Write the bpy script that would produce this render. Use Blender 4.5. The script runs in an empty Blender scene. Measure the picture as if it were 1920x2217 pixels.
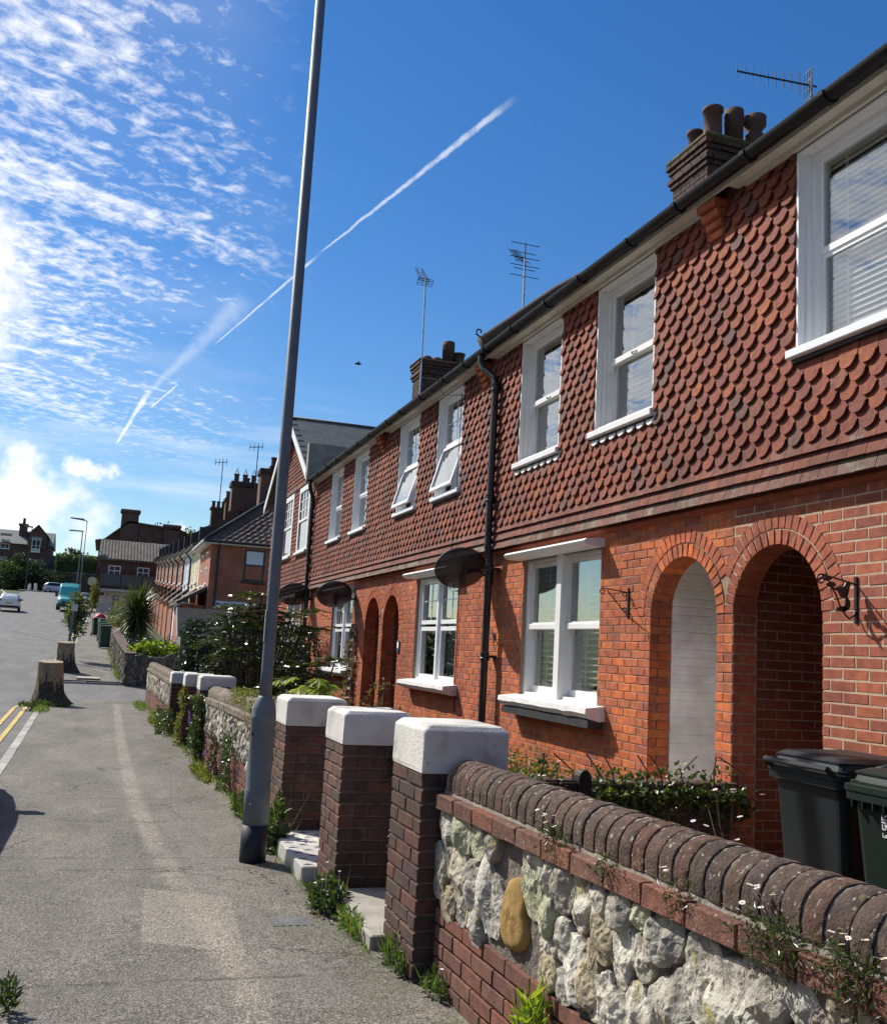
import bpy, math, random
from mathutils import Vector, Matrix, noise
random.seed(7)
R = math.radians
scene = bpy.context.scene
COL = scene.collection

# ---------------------------------------------------------------- camera
YAW, PITCH, ROLL = R(18.556), R(8.125), R(-3.188)
EYE = Vector((0, 0, 1.57))
_f = Vector((math.sin(YAW)*math.cos(PITCH), math.cos(YAW)*math.cos(PITCH), math.sin(PITCH)))
_r = Vector((math.cos(YAW), -math.sin(YAW), 0)); _u = _r.cross(_f)
_c, _s = math.cos(ROLL), math.sin(ROLL)
_r2, _u2 = _r*_c - _u*_s, _r*_s + _u*_c
cd = bpy.data.cameras.new('camera'); cam = bpy.data.objects.new('camera', cd); COL.objects.link(cam)
cam.matrix_world = Matrix(((_r2.x, _u2.x, -_f.x, EYE.x), (_r2.y, _u2.y, -_f.y, EYE.y), (_r2.z, _u2.z, -_f.z, EYE.z), (0, 0, 0, 1)))
cd.sensor_fit = 'HORIZONTAL'; cd.sensor_width = 36; cd.lens = 36*2131.28/1920
cd.clip_start = .05; cd.clip_end = 3000
scene.camera = cam

# ---------------------------------------------------------------- node helpers
class S:
    """a socket with arithmetic"""
    def __init__(s, t, o): s.t, s.o = t, o
    def _m(s, op, b=None, c=None):
        n = s.t.nodes.new('ShaderNodeMath'); n.operation = op
        s.t.links.new(s.o, n.inputs[0])
        for i, q in ((1, b), (2, c)):
            if q is None: continue
            if isinstance(q, S): s.t.links.new(q.o, n.inputs[i])
            else: n.inputs[i].default_value = q
        return S(s.t, n.outputs[0])
    def __add__(s, b): return s._m('ADD', b)
    def __sub__(s, b): return s._m('SUBTRACT', b)
    def __mul__(s, b): return s._m('MULTIPLY', b)
    def __truediv__(s, b): return s._m('DIVIDE', b)
    def fract(s): return s._m('FRACT')
    def clamp(s): n = s._m('ADD', 0.0); n.o.node.use_clamp = True; return n
    def max(s, b): return s._m('MAXIMUM', b)
    def min(s, b): return s._m('MINIMUM', b)
    def abs(s): return s._m('ABSOLUTE')
    def pow(s, b): return s._m('POWER', b)
    def smooth(s, a, b, lo=0.0, hi=1.0):
        n = s.t.nodes.new('ShaderNodeMapRange'); n.interpolation_type = 'SMOOTHSTEP'
        s.t.links.new(s.o, n.inputs[0])
        for i, q in ((1, a), (2, b), (3, lo), (4, hi)): n.inputs[i].default_value = q
        return S(s.t, n.outputs[0])
def vmath(t, op, a, b=None):
    n = t.nodes.new('ShaderNodeVectorMath'); n.operation = op
    for i, q in ((0, a), (1, b)):
        if q is None: continue
        if isinstance(q, S): t.links.new(q.o, n.inputs[i])
        else: n.inputs[i].default_value = q
    return S(t, n.outputs['Value'] if op in ('DOT_PRODUCT', 'LENGTH', 'DISTANCE') else n.outputs[0])
def noise_tex(t, vec, scale, detail=4, rough=.55, dist=0.0):
    n = t.nodes.new('ShaderNodeTexNoise'); n.inputs['Scale'].default_value = scale
    n.inputs['Detail'].default_value = detail; n.inputs['Roughness'].default_value = rough
    n.inputs['Distortion'].default_value = dist
    if vec is not None: t.links.new(vec.o, n.inputs['Vector'])
    return S(t, n.outputs[0])
def mixc(t, f, a, b, mode='MIX'):
    n = t.nodes.new('ShaderNodeMix'); n.data_type = 'RGBA'; n.blend_type = mode
    if isinstance(f, S): t.links.new(f.o, n.inputs[0])
    else: n.inputs[0].default_value = f
    for i, q in ((6, a), (7, b)):
        if isinstance(q, S): t.links.new(q.o, n.inputs[i])
        else: n.inputs[i].default_value = (*q[:3], 1)
    return S(t, n.outputs[2])
def ramp(t, f, cols, const=False):
    n = t.nodes.new('ShaderNodeValToRGB'); e = n.color_ramp.elements
    n.color_ramp.interpolation = 'CONSTANT' if const else 'LINEAR'
    while len(e) < len(cols): e.new(.5)
    for i, c in enumerate(cols):
        e[i].position = i/max(1, len(cols) - (0 if const else 1)); e[i].color = (*c, 1)
    t.links.new(f.o, n.inputs[0]); return S(t, n.outputs[0])
def comb(t, x, y, z=0.0):
    n = t.nodes.new('ShaderNodeCombineXYZ')
    for i, q in enumerate((x, y, z)):
        if isinstance(q, S): t.links.new(q.o, n.inputs[i])
        else: n.inputs[i].default_value = q
    return S(t, n.outputs[0])
def sep(t, v):
    n = t.nodes.new('ShaderNodeSeparateXYZ'); t.links.new(v.o, n.inputs[0])
    return [S(t, n.outputs[i]) for i in range(3)]

# ---------------------------------------------------------------- sky: Nishita with thin high cloud, two vapour trails and cumulus low down
SUN = Vector((-1.0, 1.4, 1.57)).normalized()
world = bpy.data.worlds.new('World'); scene.world = world; world.use_nodes = True
t = world.node_tree; t.nodes.clear()
sky = t.nodes.new('ShaderNodeTexSky'); sky.sky_type = 'NISHITA'; sky.sun_disc = False
sky.sun_elevation = math.asin(SUN.z); sky.sun_rotation = math.atan2(SUN.x, SUN.y)
sky.altitude = 0; sky.air_density = 1.25; sky.dust_density = .12; sky.ozone_density = 5.0
tc = t.nodes.new('ShaderNodeTexCoord'); D = S(t, tc.outputs['Generated'])
dx, dy, dz = sep(t, D)
zz = dz.max(0.03) + .06
px, py = dx/zz, dy/zz
along = px*.906 + py*.42; across = py*.906 - px*.42
warp = noise_tex(t, comb(t, px, py), 1.1, 2)
across_w = across + warp*.9
az = dx/dy.max(.05)
bank = (az + (warp - .5)*.16).smooth(.06, .18, 1, 0) * dz.smooth(.13, .24) * dy.smooth(-.2, .2)
rows = noise_tex(t, comb(t, along*.5, across_w*2.3), 2.2, 2, .5)
puff = noise_tex(t, comb(t, along*2.0, across*2.4), 10.5, 4, .62, .3)
veil = noise_tex(t, comb(t, along*.5, across_w), 1.6, 3, .55)
cirro = (rows*.78 + puff*.95 + az.smooth(-.15, .2, .10, -.10) + az.smooth(-.55, -.12, .20, 0)).smooth(.76, 1.20) * bank * .84
haze_c = veil.smooth(.3, .8)*bank*.14
lowband = noise_tex(t, comb(t, px*.25, py*.5), 3.2, 3, .6).smooth(.45, .75) * dz.smooth(.11, .16) * dz.smooth(.34, .2, 0, 1) * az.smooth(.08, .3, .42, 0.0) * dy.smooth(-.2, .2)
WOB = noise_tex(t, D, 54, 3, .6); TEX = noise_tex(t, D, 95, 3, .65); NZ1 = noise_tex(t, D, 9, 5, .6); NZ2 = noise_tex(t, D, 19, 4, .6)
def trail(a, b, w0, w1, soft, gain, frac=9.0):
    """a vapour trail from direction a to direction b, width w0 -> w1"""
    a, b = Vector(a).normalized(), Vector(b).normalized()
    n = a.cross(b).normalized(); ax = (b - a*a.dot(b)).normalized()
    ang = math.acos(a.dot(b))
    u = vmath(t, 'DOT_PRODUCT', D, tuple(ax))/ang
    v = (vmath(t, 'DOT_PRODUCT', D, tuple(n)) + (WOB - .5)*(.0045 if w1 > .003 else .0012)).abs()
    w = u.clamp()*(w1 - w0) + w0
    e = (v/w).smooth(1.0, soft, 0, 1)
    tex = TEX.smooth(.25, .6, .45, 1)
    return e*u.smooth(-.03, .06)*u.smooth(.86, 1.06, 1, 0)*tex*gain*vmath(t, 'DOT_PRODUCT', D, tuple(a)).smooth(.2, .5)
tr = trail((.0765, .9553, .2857), (.1615, .9126, .3755), .0007, .0020, .2, .6)
tr = tr.max(trail((.1640, .9105, .3790), (.3096, .8016, .5115), .0010, .0048, .2, .5))
tr = tr.max(trail((.023, .9753, .2195), (.045, .9690, .2430), .0008, .0012, .2, .8))
tr = tr.max(trail((-.0052, .9832, .1822), (.0212, .9715, .2365), .0016, .0042, .2, .7))
tr = tr.max(trail((.0185, .9725, .2320), (.0994, .9389, .3296), .003, .017, .05, .22, 16))
def cumulus(c, r, sq, th, sc=1.0):
    dd = vmath(t, 'SUBTRACT', D, tuple(Vector(c).normalized())); a_, b_, c_ = sep(t, dd)
    rad = (a_*a_ + b_*b_*.2 + c_*c_*sq).pow(.5)/r
    nz = NZ1 if sc < 1.5 else NZ2
    return (nz*1.5 - rad*.62).smooth(th, th + .28)
cu = cumulus((-.12, .985, .085), .16, 3.6, .20).max(cumulus((-.022, .988, .155), .034, 2.5, .22, 2.2)).max(cumulus((-.14, .938, .312), .085, 1.6, .12)).max(cumulus((.07, .99, .10), .07, 5, .42, 1.6))
cu = cu.max(cumulus((-.75, .55, .13), .30, 6, .25)).max(cumulus((-.9, -.3, .16), .34, 6, .25))
oth = veil.smooth(.54, .8) * dy.smooth(.3, -.1, 0, 1)*dz.smooth(.05, .25)*.55
cl = cirro.max(haze_c).max(lowband)
cl = (cl + tr*(cl*-.55 + 1.0)).clamp().max(cu*.97).max(oth)
shade = NZ2.smooth(.3, .65, .72, 1.0)
bg0 = t.nodes.new('ShaderNodeBackground'); bg0.inputs[1].default_value = .088
hs = t.nodes.new('ShaderNodeHueSaturation'); hs.inputs['Hue'].default_value = .508; hs.inputs['Saturation'].default_value = 1.28; hs.inputs['Value'].default_value = 1.08
t.links.new(sky.outputs[0], hs.inputs['Color']); t.links.new(hs.outputs[0], bg0.inputs[0])
bg1 = t.nodes.new('ShaderNodeBackground')
t.links.new(mixc(t, shade, (.62, .70, .82), (1, 1, 1)).o, bg1.inputs[0]); bg1.inputs[1].default_value = .98
mx = t.nodes.new('ShaderNodeMixShader'); t.links.new(cl.o, mx.inputs[0]); t.links.new(bg0.outputs[0], mx.inputs[1]); t.links.new(bg1.outputs[0], mx.inputs[2])
wo = t.nodes.new('ShaderNodeOutputWorld'); t.links.new(mx.outputs[0], wo.inputs[0])

world.cycles.sampling_method = 'MANUAL'; world.cycles.sample_map_resolution = 256
sl = bpy.data.lights.new('sun', 'SUN'); sl.energy = 5.0; sl.angle = R(.53); sl.color = (1, .95, .87)
sun = bpy.data.objects.new('sun', sl); COL.objects.link(sun); sun.rotation_euler = SUN.to_track_quat('Z', 'Y').to_euler(); sun.location = SUN*60
vs = scene.view_settings; vs.view_transform = 'Standard'; vs.look = 'None'; vs.gamma = 1; vs.exposure = 0.3; vs.use_curve_mapping = False
cy = scene.cycles; cy.max_bounces = 6; cy.diffuse_bounces = 3; cy.glossy_bounces = 3; cy.transmission_bounces = 4; cy.transparent_max_bounces = 8
cy.caustics_reflective = False; cy.caustics_refractive = False
cy.use_denoising = True; cy.use_adaptive_sampling = True; cy.adaptive_threshold = .02

# ---------------------------------------------------------------- materials
MATS = {}
def new_mat(name):
    m = bpy.data.materials.new(name); m.use_nodes = True
    tt = m.node_tree; b = tt.nodes['Principled BSDF']; MATS[name] = m
    return m, tt, b
def position(tt):
    return S(tt, tt.nodes.new('ShaderNodeNewGeometry').outputs['Position'])
def piece_random(tt):
    g = tt.nodes.new('ShaderNodeNewGeometry'); o = tt.nodes.new('ShaderNodeObjectInfo')
    return (S(tt, g.outputs['Random Per Island']) + S(tt, o.outputs['Random'])).fract()
def bump(tt, b, h, strength, dist=.01):
    n = tt.nodes.new('ShaderNodeBump'); n.inputs['Strength'].default_value = strength; n.inputs['Distance'].default_value = dist
    tt.links.new(h.o, n.inputs['Height']); tt.links.new(n.outputs[0], b.inputs['Normal'])
def mat(name, cols, rough=.75, var=(6, .25), spots=None, spots2=None, bmp=(60, .3, .004), metal=0, spec=.35, const=False, coat=0):
    """piece colours picked at random per piece, noise variation, up to two kinds of spots, fine relief"""
    m, tt, b = new_mat(name); P = position(tt)
    c = ramp(tt, piece_random(tt), cols, const) if len(cols) > 1 else None
    if c is None:
        rgb = tt.nodes.new('ShaderNodeRGB'); rgb.outputs[0].default_value = (*cols[0], 1); c = S(tt, rgb.outputs[0])
    if var:
        n = noise_tex(tt, P, var[0], 5, .6).smooth(.25, .75, 1 - var[1], 1 + var[1])
        c = mixc(tt, 1.0, c, comb(tt, n, n, n), 'MULTIPLY')
    if 'brick' in name or 'tile' in name or 'stone' in name:
        n = noise_tex(tt, P, 1.1, 4, .6).smooth(.3, .7, .74, 1.14); c = mixc(tt, 1.0, c, comb(tt, n, n, n), 'MULTIPLY')
    for sp in (spots, spots2):
        if sp: c = mixc(tt, noise_tex(tt, P, sp[1], 5, .62).smooth(sp[2], sp[2] + sp[3]), c, sp[0])
    tt.links.new(c.o, b.inputs['Base Color'])
    b.inputs['Roughness'].default_value = rough; b.inputs['Metallic'].default_value = metal
    b.inputs['Specular IOR Level'].default_value = spec; b.inputs['Coat Weight'].default_value = coat
    if bmp: bump(tt, b, noise_tex(tt, P, bmp[0], 5, .6), bmp[1], bmp[2])
    return m
# brick and tile
mat('brick_orange', [(.52, .135, .038), (.45, .112, .038), (.36, .100, .048), (.54, .155, .042), (.28, .085, .055), (.47, .120, .038), (.40, .125, .06)], .85, (14, .28), ((.50, .24, .13), 30, .68, .12), ((.10, .045, .03), 9, .66, .15), (90, .5, .005))
mat('brick_red', [(.34, .098, .050), (.30, .084, .048), (.37, .108, .052), (.265, .080, .052), (.35, .102, .048)], .85, (14, .25), ((.42, .20, .13), 26, .70, .1), ((.12, .05, .04), 9, .68, .15), (90, .5, .005))
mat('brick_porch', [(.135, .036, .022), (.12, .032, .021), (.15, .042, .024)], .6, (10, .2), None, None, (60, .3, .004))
mat('brick_far', [(.45, .118, .038), (.40, .10, .038), (.33, .09, .044), (.48, .135, .048)], .85, (8, .28), None, ((.12, .05, .03), 6, .66, .15), (90, .3, .005))
mat('brick_brown', [(.100, .060, .045), (.080, .050, .040), (.120, .066, .048), (.150, .066, .048), (.092, .058, .046), (.110, .062, .045)], .88, (16, .3), ((.42, .38, .30), 70, .70, .05), ((.20, .16, .07), 5, .60, .2), (110, .6, .006))
mat('brick_plinth', [(.185, .080, .056), (.14, .066, .048), (.23, .080, .055), (.125, .064, .048), (.20, .095, .065)], .88, (16, .3), ((.45, .42, .34), 60, .68, .06), ((.10, .065, .045), 8, .6, .2), (110, .6, .006))
mat('coping_brick', [(.100, .066, .050), (.082, .056, .045), (.118, .074, .054), (.092, .060, .044), (.13, .066, .046)], .92, (22, .4), ((.34, .32, .26), 48, .60, .06), ((.17, .15, .075), 20, .62, .10), (90, 1.0, .010))
mat('coping_pale', [(.205, .17, .128), (.17, .14, .11), (.23, .185, .14), (.18, .135, .10)], .92, (16, .35), ((.34, .31, .24), 40, .58, .08), ((.20, .19, .08), 9, .58, .12), (90, 1.0, .010))
mat('creasing_brick', [(.20, .088, .060), (.23, .092, .058), (.165, .080, .056), (.19, .095, .065)], .9, (22, .35), ((.42, .38, .29), 70, .62, .06), ((.20, .165, .07), 18, .66, .1), (120, .8, .008))
mat('tile_clay', [(.215, .058, .032), (.195, .052, .030), (.235, .064, .031), (.155, .053, .038), (.205, .056, .033), (.27, .080, .032), (.115, .060, .050), (.22, .060, .033), (.185, .055, .035)], .85, (20, .3), ((.28, .135, .065), 24, .68, .12), ((.085, .042, .031), 11, .62, .14), (70, .7, .008))
mat('tile_plain', [(.195, .062, .038), (.17, .056, .038), (.215, .067, .038), (.145, .062, .046), (.185, .07, .046)], .85, (14, .3), ((.18, .145, .11), 6, .56, .2), ((.36, .31, .24), 40, .70, .06), (70, .6, .008))
mat('tile_drip', [(.155, .075, .055), (.185, .082, .057), (.13, .08, .062), (.175, .11, .082)], .88, (14, .3), ((.24, .20, .16), 5, .5, .2), ((.40, .36, .28), 40, .68, .08), (70, .5, .006))
mat('terracotta', [(.30, .075, .035), (.26, .068, .036)], .8, (10, .25), None, None, (60, .3, .004))
mat('mortar_grey', [(.30, .21, .15)], .95, (25, .2), None, None, (140, .6, .004))
mat('mortar_dark', [(.22, .17, .13)], .95, (25, .25), None, None, (140, .6, .004))
mat('mortar_cream', [(.46, .355, .25)], .95, (25, .15), None, None, (140, .6, .004))
mat('mortar_wall', [(.22, .188, .16)], .97, (9, .4), ((.16, .125, .11), 9, .50, .12), ((.44, .42, .37), 40, .60, .1), (50, 1.0, .03))
mat('rubble_stone', [(.50, .465, .385), (.36, .335, .275), (.56, .525, .435), (.29, .265, .22), (.46, .43, .355), (.54, .51, .44), (.42, .35, .23), (.20, .165, .14), (.42, .40, .34), (.33, .31, .27)], .97, (11, .42), ((.40, .35, .15), 8, .60, .10), ((.105, .09, .075), 30, .60, .06), (42, .8, .016))
mat('ochre_stone', [(.33, .205, .065)], .9, (7, .18), ((.55, .53, .45), 9, .72, .02), None, (60, .5, .008))
mat('green_stone', [(.44, .44, .30)], .95, (10, .25), ((.30, .31, .16), 16, .56, .14), ((.6, .59, .5), 30, .62, .1), (45, 1.0, .015))
mat('tile_roof', [(.10, .068, .055), (.085, .06, .05), (.12, .078, .06)], .85, (6, .25), ((.16, .15, .08), 5, .62, .1))
mat('tile_roof_brown', [(.16, .135, .11), (.13, .11, .095), (.18, .155, .125)], .85, (3, .25), ((.10, .09, .05), 3, .6, .1))
mat('slate', [(.105, .115, .11), (.085, .095, .095), (.125, .13, .12), (.10, .105, .10)], .6, (10, .25), ((.17, .165, .12), 6, .66, .1))
mat('lead_dark', [(.035, .036, .038)], .6)
# masonry paint, timber, plastics, metal
mat('cap_white', [(.69, .67, .615)], .9, (7, .12), ((.42, .405, .36), 3.5, .47, .22), ((.20, .19, .15), 14, .68, .05), (75, .8, .007))
mat('painted_brick_white', [(.86, .86, .835), (.84, .84, .81), (.87, .87, .85)], .8, (6, .08), ((.5, .48, .44), 12, .70, .12), None, (60, .4, .004))
mat('white_paint', [(.78, .77, .74)], .45, (3, .05), None, None, (20, .05, .003), spec=.5)
mat('upvc', [(.83, .84, .84)], .3, None, None, None, None, spec=.5)
mat('cream_board', [(.66, .63, .55)], .55, (3, .1), ((.45, .43, .37), 3, .66, .2), None, (20, .05, .003), spec=.4)
mat('sill_paint', [(.74, .73, .69)], .7, (7, .1), ((.40, .38, .33), 9, .64, .14), None, (30, .6, .008))
mat('black_iron', [(.012, .012, .013)], .38, (10, .2), None, None, (80, .15, .002), spec=.6)
mat('black_plastic', [(.014, .015, .017)], .3, (3, .2), None, None, None, spec=.5)
mat('gutter_plastic', [(.007, .007, .008)], .42, (3, .2), None, None, None, spec=.3)
mat('dish_grey', [(.022, .022, .023)], .5, (3, .15), None, None, None)
mat('bin_black', [(.010, .0125, .014)], .45, (5, .2), ((.07, .055, .045), 14, .72, .2), None, (40, .1, .002), spec=.5)
mat('bin_green', [(.005, .014, .010)], .45, (5, .2), ((.05, .055, .05), 12, .72, .2), None, (40, .1, .002), spec=.5)
mat('bin_green_light', [(.035, .075, .055)], .5, (5, .2), None, None, (40, .1, .002))
mat('print_white', [(.85, .85, .85)], .6, None, None, None, None)
mat('galvanised', [(.13, .155, .178)], .6, (5, .16), ((.14, .165, .185), 30, .55, .1), ((.06, .072, .085), 12, .66, .1), (60, .1, .002), spec=.4)
mat('post_paint_black', [(.018, .022, .030)], .5, (6, .25), ((.08, .09, .10), 12, .66, .1), None, (60, .2, .002))
mat('aluminium', [(.42, .43, .45)], .35, None, None, None, None, metal=.8)
mat('aerial_dark', [(.05, .055, .06)], .45, None, None, None, None, metal=.4)
mat('timber_dark', [(.022, .013, .010)], .6, (9, .3), None, None, (60, .3, .004))
mat('timber_grey', [(.22, .19, .16)], .85, (9, .3), None, None, (60, .3, .004))
mat('clay_pot', [(.095, .055, .044), (.075, .046, .039), (.11, .056, .042)], .85, (8, .25), ((.05, .04, .035), 4, .55, .2))
mat('chimney_brick', [(.068, .040, .030), (.052, .034, .027), (.084, .044, .032), (.096, .048, .034)], .9, (9, .3), ((.13, .13, .045), 7, .62, .1))
mat('moss_brick', [(.10, .10, .045), (.075, .06, .04), (.13, .13, .05)], .95, (9, .3), ((.17, .17, .06), 9, .55, .1))
mat('concrete', [(.34, .32, .27)], .92, (5, .2), ((.20, .19, .15), 4, .6, .2), None, (90, .5, .006))
mat('tile_white', [(.74, .72, .66)], .35, (4, .1), ((.5, .46, .38), 8, .66, .2), None, None)
mat('tile_black', [(.03, .03, .032)], .35, (4, .2), None, None, None)
mat('render_cream', [(.66, .58, .40)], .9, (4, .1)); mat('render_white', [(.70, .70, .68)], .9, (4, .08)); mat('render_blue', [(.55, .60, .68)], .9, (4, .08))
mat('mortar_dirty', [(.27, .24, .195)], .97, (20, .3), None, None, (80, .8, .01))
mat('felt', [(.05, .05, .044)], .95, (6, .3))
mat('room_wall', [(.42, .40, .36)], .9, None, None, None, None)
mat('room_dark', [(.10, .09, .08)], .9, None, None, None, None)
mat('blind_white', [(.80, .80, .78)], .6, None, None, None, None)
mat('curtain_white', [(.74, .76, .78)], .85, (4, .08), None, None, None)
mat('curtain_blue', [(.25, .37, .58)], .85, (4, .1), None, None, None)
mat('rubber', [(.015, .015, .015)], .8, None, None, None, None)
mat('car_white', [(.72, .73, .75)], .3, None, None, None, None, spec=.5, coat=.5)
mat('car_silver', [(.42, .44, .50)], .3, None, None, None, None, spec=.5, coat=.5)
mat('car_dark', [(.05, .055, .065)], .3, None, None, None, None, spec=.5, coat=.5)
mat('van_teal', [(.045, .42, .40)], .35, None, None, None, None, spec=.5, coat=.4)
mat('car_glass', [(.012, .014, .017)], .06, None, None, None, None, spec=.8)
mat('light_red', [(.35, .01, .01)], .2, None, None, None, None); mat('light_clear', [(.75, .76, .78)], .15, None, None, None, None)
mat('plate_yellow', [(.65, .5, .06)], .5, None, None, None, None)
mat('sack_red', [(.48, .025, .03)], .45, (6, .2)); mat('sign_blue', [(.10, .16, .30)], .5, (5, .1)); mat('sign_letters', [(.015, .02, .02)], .5, None, None, None, None)
mat('bark_cut', [(.30, .235, .15)], .85, (8, .35), ((.17, .12, .07), 9, .55, .2), None, (50, .5, .006))
mat('bark', [(.080, .062, .045)], .95, (9, .4), ((.20, .185, .15), 9, .60, .15), None, (34, 1.0, .03))
mat('stem_wood', [(.09, .07, .05), (.13, .10, .07)], .9, (20, .3))
mat('soil', [(.085, .065, .045)], .95, (9, .4), ((.16, .14, .09), 8, .6, .2), None, (40, .8, .02))
mat('litter', [(.42, .40, .35), (.50, .47, .40), (.20, .13, .08), (.30, .17, .08), (.12, .09, .06)], .85, None, None, None, None)
mat('feather', [(.02, .02, .022)], .7, None, None, None, None)
mat('petal_white', [(.86, .84, .85), (.84, .72, .76)], .7, None, None, None, None); mat('petal_purple', [(.25, .17, .52), (.34, .25, .6)], .7, None, None, None, None)
mat('flower_eye', [(.7, .45, .05)], .7, None, None, None, None)
mat('dark_stone', [(.135, .118, .095), (.11, .098, .08), (.16, .14, .11), (.12, .10, .085)], .95, (6, .35), None, None, (40, .8, .02))
m_, tt_, b_ = new_mat('dish_mesh'); b_.inputs['Base Color'].default_value = (.03, .03, .032, 1); b_.inputs['Roughness'].default_value = .55; b_.inputs['Alpha'].default_value = .8
def glass_mat(name, tint, ior):
    m, tt, b = new_mat(name); tt.nodes.remove(b)
    tr_ = tt.nodes.new('ShaderNodeBsdfTransparent'); tr_.inputs[0].default_value = (*tint, 1)
    gl = tt.nodes.new('ShaderNodeBsdfGlossy'); gl.inputs['Roughness'].default_value = .004
    P = position(tt); n = tt.nodes.new('ShaderNodeBump'); n.inputs['Strength'].default_value = .05; n.inputs['Distance'].default_value = .02
    tt.links.new(noise_tex(tt, P, 2.3, 2).o, n.inputs['Height']); tt.links.new(n.outputs[0], gl.inputs['Normal'])
    lw_ = tt.nodes.new('ShaderNodeLayerWeight'); lw_.inputs[0].default_value = .5; fr = S(tt, lw_.outputs['Facing']).pow(2.4)*(1 - ior) + ior
    mx_ = tt.nodes.new('ShaderNodeMixShader')
    tt.links.new(fr.o, mx_.inputs[0]); tt.links.new(tr_.outputs[0], mx_.inputs[1]); tt.links.new(gl.outputs[0], mx_.inputs[2])
    tt.links.new(mx_.outputs[0], tt.nodes['Material Output'].inputs[0])
glass_mat('glass', (.94, .96, .95), .13); glass_mat('glass_far', (.7, .75, .76), .10)
def leaf_mat(name, cols, gloss=.5, trans=.3):
    m, tt, b = new_mat(name); P = position(tt)
    c = ramp(tt, piece_random(tt), cols); n = noise_tex(tt, P, 9, 3).smooth(.3, .7, .8, 1.15)
    c = mixc(tt, 1.0, c, comb(tt, n, n, n), 'MULTIPLY')
    tt.links.new(c.o, b.inputs['Base Color']); b.inputs['Roughness'].default_value = gloss; b.inputs['Specular IOR Level'].default_value = .5
    tl = tt.nodes.new('ShaderNodeBsdfTranslucent'); tt.links.new(mixc(tt, 1.0, c, (1.5, 1.7, .7), 'MULTIPLY').o, tl.inputs[0])
    mx_ = tt.nodes.new('ShaderNodeMixShader'); mx_.inputs[0].default_value = trans
    tt.links.new(b.outputs[0], mx_.inputs[1]); tt.links.new(tl.outputs[0], mx_.inputs[2]); tt.links.new(mx_.outputs[0], tt.nodes['Material Output'].inputs[0])
leaf_mat('leaf_dark', [(.018, .036, .014), (.026, .050, .018), (.035, .055, .02), (.02, .04, .018)], .30, .12)
leaf_mat('leaf_mahonia', [(.030, .052, .016), (.045, .075, .02), (.06, .085, .02), (.10, .085, .02), (.035, .05, .018)], .28, .2)
leaf_mat('leaf_mid', [(.045, .080, .022), (.065, .10, .03), (.085, .115, .035), (.055, .085, .03), (.10, .105, .04)], .45, .28)
leaf_mat('leaf_bright', [(.26, .34, .035), (.32, .38, .04), (.20, .29, .035), (.38, .38, .06)], .42, .4)
leaf_mat('leaf_gold', [(.15, .16, .03), (.20, .19, .04), (.11, .13, .03), (.17, .13, .04)], .5, .35)
leaf_mat('leaf_ivy', [(.04, .075, .02), (.06, .10, .025), (.09, .115, .03), (.05, .07, .025)], .35, .25)
leaf_mat('leaf_dry', [(.16, .14, .06), (.20, .15, .08), (.11, .10, .04), (.15, .09, .05)], .7, .25)
leaf_mat('leaf_cordyline', [(.075, .105, .035), (.10, .13, .045), (.06, .08, .03), (.15, .16, .07)], .35, .2)
leaf_mat('leaf_grass', [(.09, .16, .03), (.12, .20, .035), (.15, .19, .05), (.18, .18, .07)], .5, .35)
leaf_mat('leaf_far', [(.035, .055, .02), (.05, .075, .025), (.065, .085, .03), (.03, .045, .02)], .6, .2)
leaf_mat('leaf_plum', [(.07, .04, .035), (.09, .055, .04), (.05, .05, .03)], .6, .2)

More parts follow.
